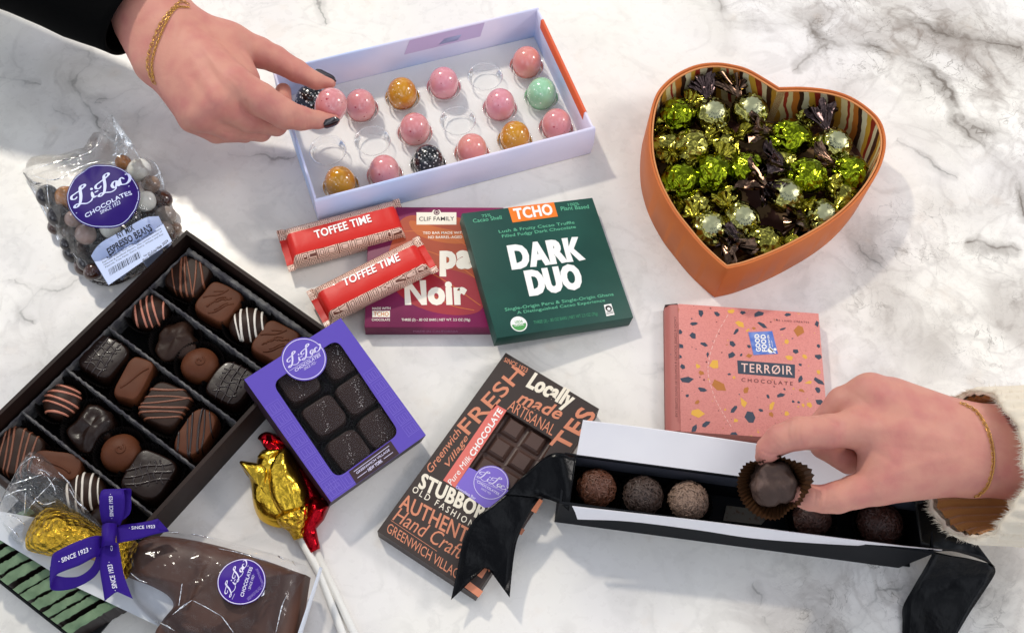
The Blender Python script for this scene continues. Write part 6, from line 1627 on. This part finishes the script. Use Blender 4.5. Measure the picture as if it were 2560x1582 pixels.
    def print_on(mb, o, writings):
        bvv = bvh_of(o); m2 = MB()
        for s_, a, b, c in writings:
            fr_ = Fr(P(*z(600, 600), 5.2), P(*z(1000, 600), 5.2), P(*z(1000, 1000), 5.2), P(*z(600, 1000), 5.2))
            text(m2, fr_, s_, z(*a), z(*b), z(*c), 0, .02, fn=lambda p: (lambda h: (h[0] - (p - CAMP).normalized() * .03) if h[0] else p)(bvv.ray_cast(CAMP, (p - CAMP).normalized())))
        m2.build('lettering', W_, o, smooth=False)
    mb = band('a', [(772, 700, 5.0), (758, 640, 5.6), (748, 560, 6.2), (748, 490, 6.6), (762, 440, 6.6)], [(905, 700, 5.0), (925, 640, 5.6), (938, 560, 6.2), (938, 490, 6.6), (930, 430, 6.6)]); o = mb.build('bow_loop', pm, bw)
    print_on(mb, o, [('\u00b7 SINCE 1923 \u00b7', (856, 650), (846, 464), (828, 650))])
    mb = band('b', [(762, 440, 6.6), (790, 430, 6.5), (800, 480, 5.9), (800, 600, 5.3), (800, 690, 4.9)], [(930, 430, 6.6), (984, 425, 6.4), (988, 480, 5.8), (978, 610, 5.2), (880, 690, 4.9)]); mb.build('bow_loop_inside', pm, bw)
    mb = band('c', [(790, 780, 5.2), (700, 782, 6.0), (560, 830, 6.4), (430, 895, 6.4), (395, 930, 6.2), (380, 1010, 5.9)], [(740, 935, 5.0), (700, 945, 5.6), (600, 1000, 6.0), (480, 1045, 6.1), (420, 1080, 5.9), (378, 1165, 5.3)]); o = mb.build('bow_loop', pm, bw)
    print_on(mb, o, [('\u00b7 SINCE 1923 \u00b7', (445, 990), (690, 890), (438, 955))])
    mb = band('d', [(380, 1010, 5.9), (378, 1110, 5.4), (420, 1080, 4.9), (500, 1090, 4.6), (600, 1080, 4.5), (690, 1010, 4.5), (735, 900, 4.7)], [(378, 1165, 5.3), (400, 1188, 4.9), (470, 1190, 4.4), (560, 1172, 4.2), (660, 1125, 4.2), (735, 1060, 4.3), (790, 940, 4.6)]); mb.build('bow_loop_inside', pm, bw)
    mb = band('e', [(870, 715, 5.1), (930, 695, 5.1), (1050, 680, 5.0), (1130, 665, 4.9), (1192, 652, 4.9), (1180, 705, 4.85)], [(880, 835, 5.0), (940, 822, 5.0), (1050, 800, 4.9), (1150, 770, 4.8), (1272, 742, 4.8), (1200, 735, 4.8)]); o = mb.build('bow_tail', pm, bw)
    print_on(mb, o, [('\u00b7 SINCE 1923', (972, 732), (1168, 720), (970, 708))])
    mb = band('f', [(745, 840, 5.1), (742, 920, 5.0), (755, 1060, 4.8), (775, 1180, 4.7), (788, 1270, 4.6)], [(890, 830, 5.1), (905, 920, 5.0), (930, 1060, 4.8), (968, 1170, 4.7), (1000, 1252, 4.6)])
    nk = P(*z(872, 1195), 4.7); a0, b0 = P(*z(788, 1270), 4.6), P(*z(1000, 1252), 4.6); back = (nk - a0.lerp(b0, .45)).normalized()
    for i, p in enumerate(mb.V):
        tt = max(0, min(1, (p - a0).dot((b0 - a0).normalized()) / (b0 - a0).length)); cut = tt / .45 if tt < .45 else (1 - tt) / .55
        lim = a0.lerp(b0, tt) + (nk - a0.lerp(b0, .45)) * cut; dd = (p - lim).dot(back)
        if dd < 0: mb.V[i] = p - back * dd
    o = mb.build('bow_tail', pm, bw); print_on(mb, o, [('\u00b7 SINCE 1923 \u00b7', (888, 1190), (840, 972), (850, 1195)), ('CH', (848, 892), (848, 836), (832, 892))])
    mb = band('g', [(770, 700, 5.2), (768, 760, 5.5), (765, 820, 5.5), (755, 870, 5.2)], [(880, 690, 5.2), (872, 760, 5.5), (868, 820, 5.5), (885, 850, 5.2)], bow=.35); mb.build('knot', pm, bw)
bottle_bag()

# ================================================================== the two hands
skin = None
def skin_mat():
    m = mat('skin', '#c98c7a', .55, sss=.10, spec=.3, bump=[(2.2, .22, .07), (8, .30, .03), (22, .35, .014)], var=(.7, '#c07a70', .40, .72))
    return m
def hand_mesh(name, palm, fingers, kp, kf, cut, h=.105, creases=(), flat=None):
    """palm: list of ((px,py,z,rpx),(...)); fingers: list of chains; cut(X,Y,Z) trims the forearm"""
    def J(j): p = P(j[0], j[1], j[2]); return (p.x, p.y, p.z), j[3] / SC(j[0], j[1], j[2])
    segs = [[J(a), J(b)] for a, b in palm]; ch = [[J(a) for a in c] for c in fingers]
    allp = [q for s in segs for q in s] + [q for c in ch for q in c]
    lo = np.array([min(q[0][i] - q[1] for q in allp) - .5 for i in range(3)]); hi = np.array([max(q[0][i] + q[1] for q in allp) + .5 for i in range(3)])
    ax = [np.arange(lo[i], hi[i] + h, h, dtype=np.float32) for i in range(3)]
    X, Y, Z = np.meshgrid(*ax, indexing='ij')
    D = None
    for (a, ra), (b, rb) in segs:
        d = seg_d(X, Y, Z, a, b, ra, rb); D = d if D is None else smin(D, d, kp)
    out = D
    for c in ch:
        F_ = None
        for (a, ra), (b, rb) in zip(c[:-1], c[1:]):
            d = seg_d(X, Y, Z, a, b, ra, rb); F_ = d if F_ is None else smin(F_, d, .22)
        out = smin(out, smin(D, F_, kf), .10)
    if cut is not None: out = np.maximum(out, cut(X, Y, Z))
    V, Q = nets(out, lo, h)
    # relax the grid steps
    E = np.concatenate([Q[:, [0, 1]], Q[:, [1, 2]], Q[:, [2, 3]], Q[:, [3, 0]]]); n = len(V)
    for it in range(4):
        acc = np.zeros_like(V); cnt = np.zeros(n)
        np.add.at(acc, E[:, 0], V[E[:, 1]]); np.add.at(cnt, E[:, 0], 1); np.add.at(acc, E[:, 1], V[E[:, 0]]); np.add.at(cnt, E[:, 1], 1)
        V = V * .5 + .5 * acc / cnt[:, None]
    if creases:
        vn = np.zeros_like(V); a_, b_, c_ = V[Q[:, 0]], V[Q[:, 1]], V[Q[:, 2]]; fn_ = np.cross(b_ - a_, c_ - a_)
        for k in range(4): np.add.at(vn, Q[:, k], fn_)
        vn /= np.linalg.norm(vn, axis=1)[:, None] + 1e-9
        d = V - np.array(CAMP); y_ = d[:, 1] * _ct + d[:, 2] * _st; zc_ = -(-d[:, 1] * _st + d[:, 2] * _ct); x_ = d[:, 0]
        u, v = x_ / zc_, y_ / zc_; xx = _cr * u + _sr * v; yy = -_sr * u + _cr * v
        PX, PY = 1280 + xx * FPX, 791 - yy * FPX
        face = np.clip(-(vn * d).sum(1) / np.linalg.norm(d, axis=1), 0, 1)
        for pts, wd, dep in creases:
            q = cat([(x, y, 0) for x, y in pts], 5); best = np.full(len(V), 1e9)
            for a, b in zip(q[:-1], q[1:]):
                dx, dy = b.x - a.x, b.y - a.y; t = np.clip(((PX - a.x) * dx + (PY - a.y) * dy) / (dx * dx + dy * dy + 1e-9), 0, 1)
                best = np.minimum(best, np.hypot(PX - a.x - t * dx, PY - a.y - t * dy))
            V = V - vn * (np.exp(-(best / wd) ** 2) * dep * np.sqrt(face))[:, None]
    return V, Q
def nail(par, c_px, dir_px, ln, wd, z, m, tilt=(0, 0), bv=None):
    c = P(*c_px, z); c2 = P(c_px[0] + dir_px[0], c_px[1] + dir_px[1], z); d = (c2 - c).normalized(); d.z = tilt[0]; d.normalize()
    dv = (c - CAMP).normalized(); hit = bv.ray_cast(CAMP, dv)
    if hit[0]: c = hit[0]; n = hit[1].normalized(); 
    else: n = Vector((0, 0, 1))
    n = (n + Vector((0, 0, tilt[1]))).normalized(); d = (d - n * d.dot(n)).normalized(); s_ = n.cross(d); k = 1 / SC(*c_px, z); L_, W_ = ln * k / 2, wd * k / 2
    G = []; nn = 14
    for i in range(nn + 1):
        u = -1 + 2 * i / nn; w_ = W_ * (1 - max(0, (u - .35) / .65) ** 2 * .92) * (1 - max(0, (-u - .6) / .4) ** 2 * .4); row = []
        for j in range(9):
            v = -1 + j / 4; row.append(c + d * (u * L_) + s_ * (v * w_) + n * (.035 + .09 * W_ / .3 * (1 - v * v) - .06 * max(0, u) ** 2 - .02 * max(0, -u)))
        G.append(row)
    G2 = [[p - n * .05 for p in r] for r in G]; mb = MB(); mb.grid(G); mb.grid(G2, 0, flip=True)
    for a, b in ((0, 0), (-1, 1)):
        mb.grid([G[a], G2[a]], 0, flip=not b)
    mb.grid([[r[0] for r in G], [r[0] for r in G2]]); mb.grid([[r[-1] for r in G2], [r[-1] for r in G]])
    mb.build('fingernail', m, par)
def chain(par, pts_px, bv, m, link=.20, wire=.035, eps=.05, offset=0, name='bracelet', stretch=1.5, zdef=8):
    """a fine chain laid over the wrist along photo points"""
    dense = cat([(x, y, 0) for x, y in pts_px], 14); W = []
    for p in dense:
        dv = (P(p.x, p.y, zdef) - CAMP).normalized(); h = bv.ray_cast(CAMP, dv)
        if h[0]: W.append((h[0] + h[1] * eps, h[1]))
    if len(W) < 4: return
    mb = MB(); dist = 0; nxt = 0; k = 0
    for (a, na), (b, nb) in zip(W[:-1], W[1:]):
        l = (b - a).length; 
        while l > 1e-6 and nxt <= dist + l:
            q = (nxt - dist) / l; c = a.lerp(b, q); n_ = na.lerp(nb, q).normalized(); d = (b - a).normalized(); s_ = n_.cross(d).normalized()
            u = s_ if k % 2 == 0 else (s_ * .3 + n_ * .95).normalized(); pts = []
            for j in range(13):
                t_ = 2 * math.pi * j / 12; pts.append(c + d * math.cos(t_) * link * stretch * .5 + u * math.sin(t_) * link * .42)
            mb.tube(pts, wire, 5, cap=False); nxt += link * stretch * .62; k += 1
        dist += l
    return mb
def hands():
    sk = skin_mat(); goldm = mat('gold_chain', '#d6a85c', .22, 1.0); nailm = mat('black_cherry_polish', '#1b060d', .12, coat=.8)
    # ---------------- left hand in the picture: black sleeve, holds the bonbon
    palm = [((330, -30, 9.2, 86), (425, 95, 8.7, 86)), ((395, 150, 8.6, 62), (360, 60, 9.0, 70)), ((445, 72, 8.7, 60), (390, -10, 9.2, 60)),
            ((440, 85, 9.0, 58), (585, 212, 9.6, 44)), ((425, 110, 8.9, 58), (545, 252, 9.3, 44)), ((415, 140, 8.7, 56), (508, 282, 8.5, 42)), ((408, 160, 8.5, 50), (484, 292, 7.6, 36)), ((500, 200, 8.0, 60), (470, 170, 8.0, 66)),
            ((455, 72, 8.7, 54), (580, 108, 8.3, 46)), ((560, 110, 8.3, 44), (610, 200, 8.3, 38))]
    fingers = [[(575, 106, 8.3, 46), (648, 132, 7.6, 38), (688, 148, 7.2, 33), (742, 178, 6.8, 28), (790, 203, 6.5, 21), (828, 209, 6.4, 12)],
               [(590, 212, 9.6, 43), (652, 250, 9.0, 42), (712, 286, 8.1, 37), (752, 296, 7.4, 30), (795, 300, 6.8, 22), (836, 300, 6.5, 14)],
               [(545, 255, 9.3, 42), (620, 292, 7.4, 38), (690, 312, 5.9, 28), (708, 285, 5.2, 24), (708, 228, 5.5, 20)],
               [(508, 285, 8.4, 42), (575, 318, 6.6, 34), (652, 328, 5.3, 26), (676, 300, 4.9, 22)],
               [(482, 296, 7.4, 36), (540, 330, 5.8, 28), (612, 334, 4.9, 22), (640, 310, 4.6, 18)]]
    wdir = (P(425, 100, 9) - P(330, -30, 10.2)).normalized(); o_ = P(335, 30, 10)
    cut = None
    cr = [([(700, 254), (712, 285), (716, 318)], 4, .035), ([(692, 256), (704, 288), (707, 318)], 4, .03), ([(708, 254), (722, 284), (724, 316)], 4, .03), ([(768, 282), (774, 300), (774, 320)], 3.5, .025),
          ([(640, 330), (690, 330), (730, 325)], 4, .05), ([(560, 330), (620, 342), (690, 342)], 4, .05), ([(744, 152), (752, 178), (748, 204)], 4, .03), ([(736, 152), (744, 178), (740, 204)], 4, .025), ([(612, 255), (626, 290), (660, 318)], 6, .05),
          ([(520, 120), (560, 190), (590, 215)], 14, -.05), ([(480, 150), (530, 220), (550, 255)], 14, -.05), ([(455, 190), (495, 255), (512, 285)], 12, -.04), ([(520, 170), (560, 225)], 10, .05), ([(480, 195), (525, 262)], 10, .05),
          ([(605, 128), (630, 165), (642, 186)], 7, .06), ([(470, 40), (440, 110), (415, 190)], 8, .03), ([(684, 262), (696, 290), (700, 316)], 3.5, .03), ([(720, 262), (734, 286), (735, 312)], 3.5, .03), ([(760, 282), (766, 300), (767, 320)], 3.5, .025), ([(728, 150), (736, 178), (732, 202)], 3.5, .03), ([(752, 158), (759, 180), (756, 204)], 3.5, .02), ([(575, 190), (598, 208), (606, 232)], 4, .025), ([(566, 200), (588, 222)], 4, .02), ([(440, 60), (420, 120), (405, 170)], 6, .02), ([(500, 110), (545, 175)], 7, -.035), ([(585, 345), (650, 336), (700, 336)], 3.5, .05)]
    V, Q = hand_mesh('a', palm, fingers, .85, .42, None, .085, cr)
    pr = ob('person', V.tolist(), Q.tolist(), sk); tag(pr, 'hand in a black sleeve with dark nails, reaching in and holding a pink bonbon', 'person')
    bv = bvh_of(pr)
    nail(pr, (815, 190), (54, 28), 62, 20, 6.6, nailm, (-.05, .2), bv); nail(pr, (829, 306), (34, -14), 44, 24, 6.8, nailm, (-.1, .1), bv)
    mb = chain(pr, [(466, 10), (452, 6), (426, 30), (402, 62), (386, 98), (374, 133), (370, 167), (383, 202), (392, 208)], bv, goldm,   .30, .030, .06, zdef=9)
    mb2 = chain(pr, [(470, 20), (440, 22), (418, 52), (400, 92), (387, 128), (380, 165), (386, 200)], bv, goldm, .20, .030, .06, stretch=1.3, zdef=9)
    k = len(mb.V); mb.V += mb2.V; mb.F += [[i + k for i in f] for f in mb2.F]; mb.M += mb2.M
    mb.build('bracelet', goldm, pr)
    blackm = mat('black_knit', '#030303', .95, spec=.08, bump=[(12, .3, .04)])
    # sleeve: a wide cuff narrowing little, running up and away to the upper left
    mb = MB(); ax0, ax1 = P(352, 28, 9.2), P(-380, -330, 12.5); d = (ax1 - ax0).normalized(); a = Vector((0, 0, 1)).cross(d).normalized(); b = d.cross(a); G = []
    lip = [(0, -.55), (-.02, -.15), (0, 0)]
    def rowat(s, k, ins=0):
        row = []; c = ax0.lerp(ax1, s)
        for j in range(56):
            q = 2 * math.pi * j / 56; rr = (4.15 + 1.6 * s + .12 * mnoise.noise(Vector((math.cos(q) * 1.5, math.sin(q) * 1.5, s * 9))) + .06 * math.sin(q * 3 + s * 20)) * k
            sk_ = .55 * math.cos(q) - .25 * math.sin(q)
            row.append(c + a * math.cos(q) * rr + b * math.sin(q) * rr * .86 + d * (sk_ * (1 - s) - .0 + ins))
        return row
    G = [rowat(.12, .90), rowat(.0, .93, -.05), rowat(.0, .97, -.14), rowat(.0, 1.0, -.06)] + [rowat(s, 1.0) for s in (.02, .05, .1, .16, .24, .34, .46, .6, .8, 1.0)]
    mb.grid(G, 0, True); mb.build('sleeve', blackm, pr)
    # ---------------- right hand in the picture: cream sleeve, holds the truffle
    palm = [((2620, 1120, 9.6, 84), (2440, 1122, 9.4, 80)), ((2600, 1060, 9.6, 66), (2430, 1082, 9.6, 62)), ((2600, 1190, 9.6, 66), (2440, 1176, 9.4, 60)),
            ((2420, 1105, 9.6, 66), (2140, 1070, 10.6, 50)), ((2420, 1090, 9.6, 64), (2176, 992, 10.4, 58)), ((2430, 1080, 9.4, 60), (2225, 1005, 9.4, 58)), ((2430, 1150, 9.4, 66), (2215, 1155, 9.6, 66)),
            ((2420, 1175, 9.2, 56), (2190, 1212, 9.4, 48)), ((2300, 1120, 9.4, 80), (2240, 1090, 9.6, 78))]
    fingers = [[(2150, 1070, 10.6, 48), (2070, 1078, 10.9, 42), (1996, 1083, 10.9, 41), (1950, 1098, 10.5, 37), (1922, 1122, 9.9, 31), (1909, 1142, 9.3, 22)],
               [(2176, 990, 10.4, 56), (2110, 1010, 9.6, 44), (2050, 1072, 8.4, 36), (2060, 1112, 7.9, 34), (2120, 1155, 7.7, 30)],
               [(2225, 1000, 9.2, 54), (2150, 1030, 8.0, 38), (2110, 1090, 7.0, 32), (2160, 1140, 6.8, 28)],
               [(2260, 1020, 8.6, 48), (2200, 1060, 7.2, 32), (2170, 1110, 6.6, 28), (2210, 1150, 6.6, 24)],
               [(2200, 1212, 9.4, 48), (2140, 1228, 9.2, 42), (2092, 1243, 9.0, 39), (2060, 1247, 8.8, 34), (2024, 1243, 8.6, 32), (1994, 1240, 8.5, 25)]]
    cr = [([(2048, 1038), (2066, 1044), (2092, 1058)], 5, .07), ([(1990, 1045), (1984, 1075), (1990, 1110)], 5, .02), ([(1930, 1098), (1946, 1118), (1958, 1122)], 4, .03), ([(1906, 1128), (1925, 1136), (1944, 1134)], 3.5, .05),
          ([(2046, 1212), (2050, 1236), (2046, 1262)], 4, .05), ([(2056, 1214), (2058, 1236)], 4, .03), ([(2095, 1200), (2125, 1180), (2135, 1150)], 7, .05), ([(2110, 1062), (2090, 1075), (2080, 1100)], 8, .04),
          ([(2390, 1100), (2260, 1075), (2160, 1068)], 14, -.05), ([(2390, 1060), (2280, 1020), (2190, 985)], 14, -.05), ([(2330, 1050), (2230, 1035), (2160, 1030)], 12, .06), ([(2300, 1020), (2240, 985)], 9, .03), ([(2150, 1120), (2190, 1130), (2240, 1160)], 10, .05), ([(1976, 1046), (1970, 1078), (1976, 1112)], 3.5, .03), ([(2003, 1044), (1998, 1076), (2003, 1112)], 3.5, .03), ([(1938, 1090), (1955, 1110), (1966, 1116)], 3.5, .025), ([(2064, 1216), (2066, 1240), (2062, 1262)], 3.5, .035), ([(2036, 1214), (2040, 1236), (2036, 1260)], 3.5, .03), ([(2120, 975), (2160, 1000), (2185, 1030)], 6, .03), ([(2350, 1130), (2240, 1120)], 10, .03), ([(2400, 1140), (2300, 1160), (2200, 1200)], 12, -.04), ([(2425, 1030), (2446, 1100), (2440, 1200)], 6, .02)]
    V, Q = hand_mesh('b', palm, fingers, .85, .38, None, .09, cr)
    pr2 = ob('person', V.tolist(), Q.tolist(), sk); tag(pr2, 'hand in a cream knit sleeve, holding a truffle in its paper cup', 'person')
    bv = bvh_of(pr2)
    mb = chain(pr2, [(2405, 1010), (2418, 1016), (2440, 1030), (2462, 1062), (2476, 1100), (2482, 1140), (2480, 1175), (2468, 1212), (2450, 1232), (2436, 1240)], bv, goldm, .25, .030, .06, stretch=1.25, zdef=9)
    mb.build('bracelet', goldm, pr2)
    cream = mat('cream_knit', '#dccfba', .9, sheen=.3, bump=[(5, .4, .08), (16, .4, .04)]); lining = mat('tan_lining', '#a9743a', .9, sheen=.3, bump=[(8, .5, .08)])
    c0 = P(2462, 1160, 9.0); c1 = P(2900, 1170, 10.5); d = (c1 - c0).normalized(); a = Vector((0, 0, 1)).cross(d).normalized(); b = d.cross(a); rnd = random.Random(2)
    def row(s, ky, kz, jag=0.0):
        r_ = []
        for j in range(240):
            q = 2 * math.pi * j / 240; ny, nz_ = math.cos(q), math.sin(q)
            back = -1.0 * nz_ * -1                                   # the upper lip sits further up the arm than the lower one
            ax_ = (1.95 * nz_ - .70) + jag * (mnoise.noise(Vector((ny * 3, nz_ * 3, 1))) * .5)
            rib = .10 * math.sin(q * 34 + .6 * math.sin(s * 9)) * (1 if s > .0 else .5) + .05 * mnoise.noise(Vector((q * 4, s * 8, 0)))
            r_.append(c0 + d * (ax_ * (1 - s) + (c1 - c0).length * s) + a * ny * (ky + rib) + b * nz_ * (kz + rib))
        return r_
    mb = MB(); mb.grid([row(.0, 4.55, 3.6, 1), row(-.015, 4.75, 3.8, 1), row(.0, 4.95, 3.95, 1)] + [row(s, 5.0 + .5 * s, 4.0 + .5 * s, 1 - s) for s in np.linspace(.02, 1, 60)], 0, True)
    # loose fibres along the hem and over the knit
    base = row(-.012, 4.78, 3.85, 1)
    for k in range(2600):
        if k < 1500: j = rnd.randrange(240); p = base[j].lerp(base[(j + 1) % 240], rnd.random()); o2 = -d * rnd.uniform(.1, .45)
        else:
            s = rnd.uniform(.01, .4); q = rnd.uniform(0, 6.28); p = c0 + d * ((1.95 * math.sin(q) - .70) * (1 - s) + (c1 - c0).length * s) + a * math.cos(q) * 5.0 + b * math.sin(q) * 4.0; o2 = (a * math.cos(q) + b * math.sin(q)) * rnd.uniform(.05, .28)
        o2 = o2 + Vector((rnd.gauss(0, .12), rnd.gauss(0, .12), rnd.gauss(0, .12))); w_ = o2.orthogonal().normalized() * .018
        mb.add([p - w_, p + w_, p + o2], [[0, 1, 2]])
    mb.build('sleeve', cream, pr2)
    mb = MB(); mb.grid([row(.02, 4.5, 3.55, 1), row(.08, 4.2, 3.4, 1), row(.35, 3.9, 3.3, 0)], 0, True, flip=True)
    for k in range(900):
        j = rnd.randrange(240); R0 = row(.02 + .0, 4.5, 3.55, 1) if k == 0 else R0; p = R0[j].lerp(R0[(j + 1) % 240], rnd.random()) + d * rnd.uniform(-.1, 1.2)
        o2 = -d * rnd.uniform(.05, .3) + (c0 - p).normalized() * rnd.uniform(.0, .25) + Vector((rnd.gauss(0, .08), rnd.gauss(0, .08), rnd.gauss(0, .08))); w_ = o2.orthogonal().normalized() * .02; mb.add([p - w_, p + w_, p + o2], [[0, 1, 2]])
    mb.build('sleeve_lining', lining, pr2)
hands()
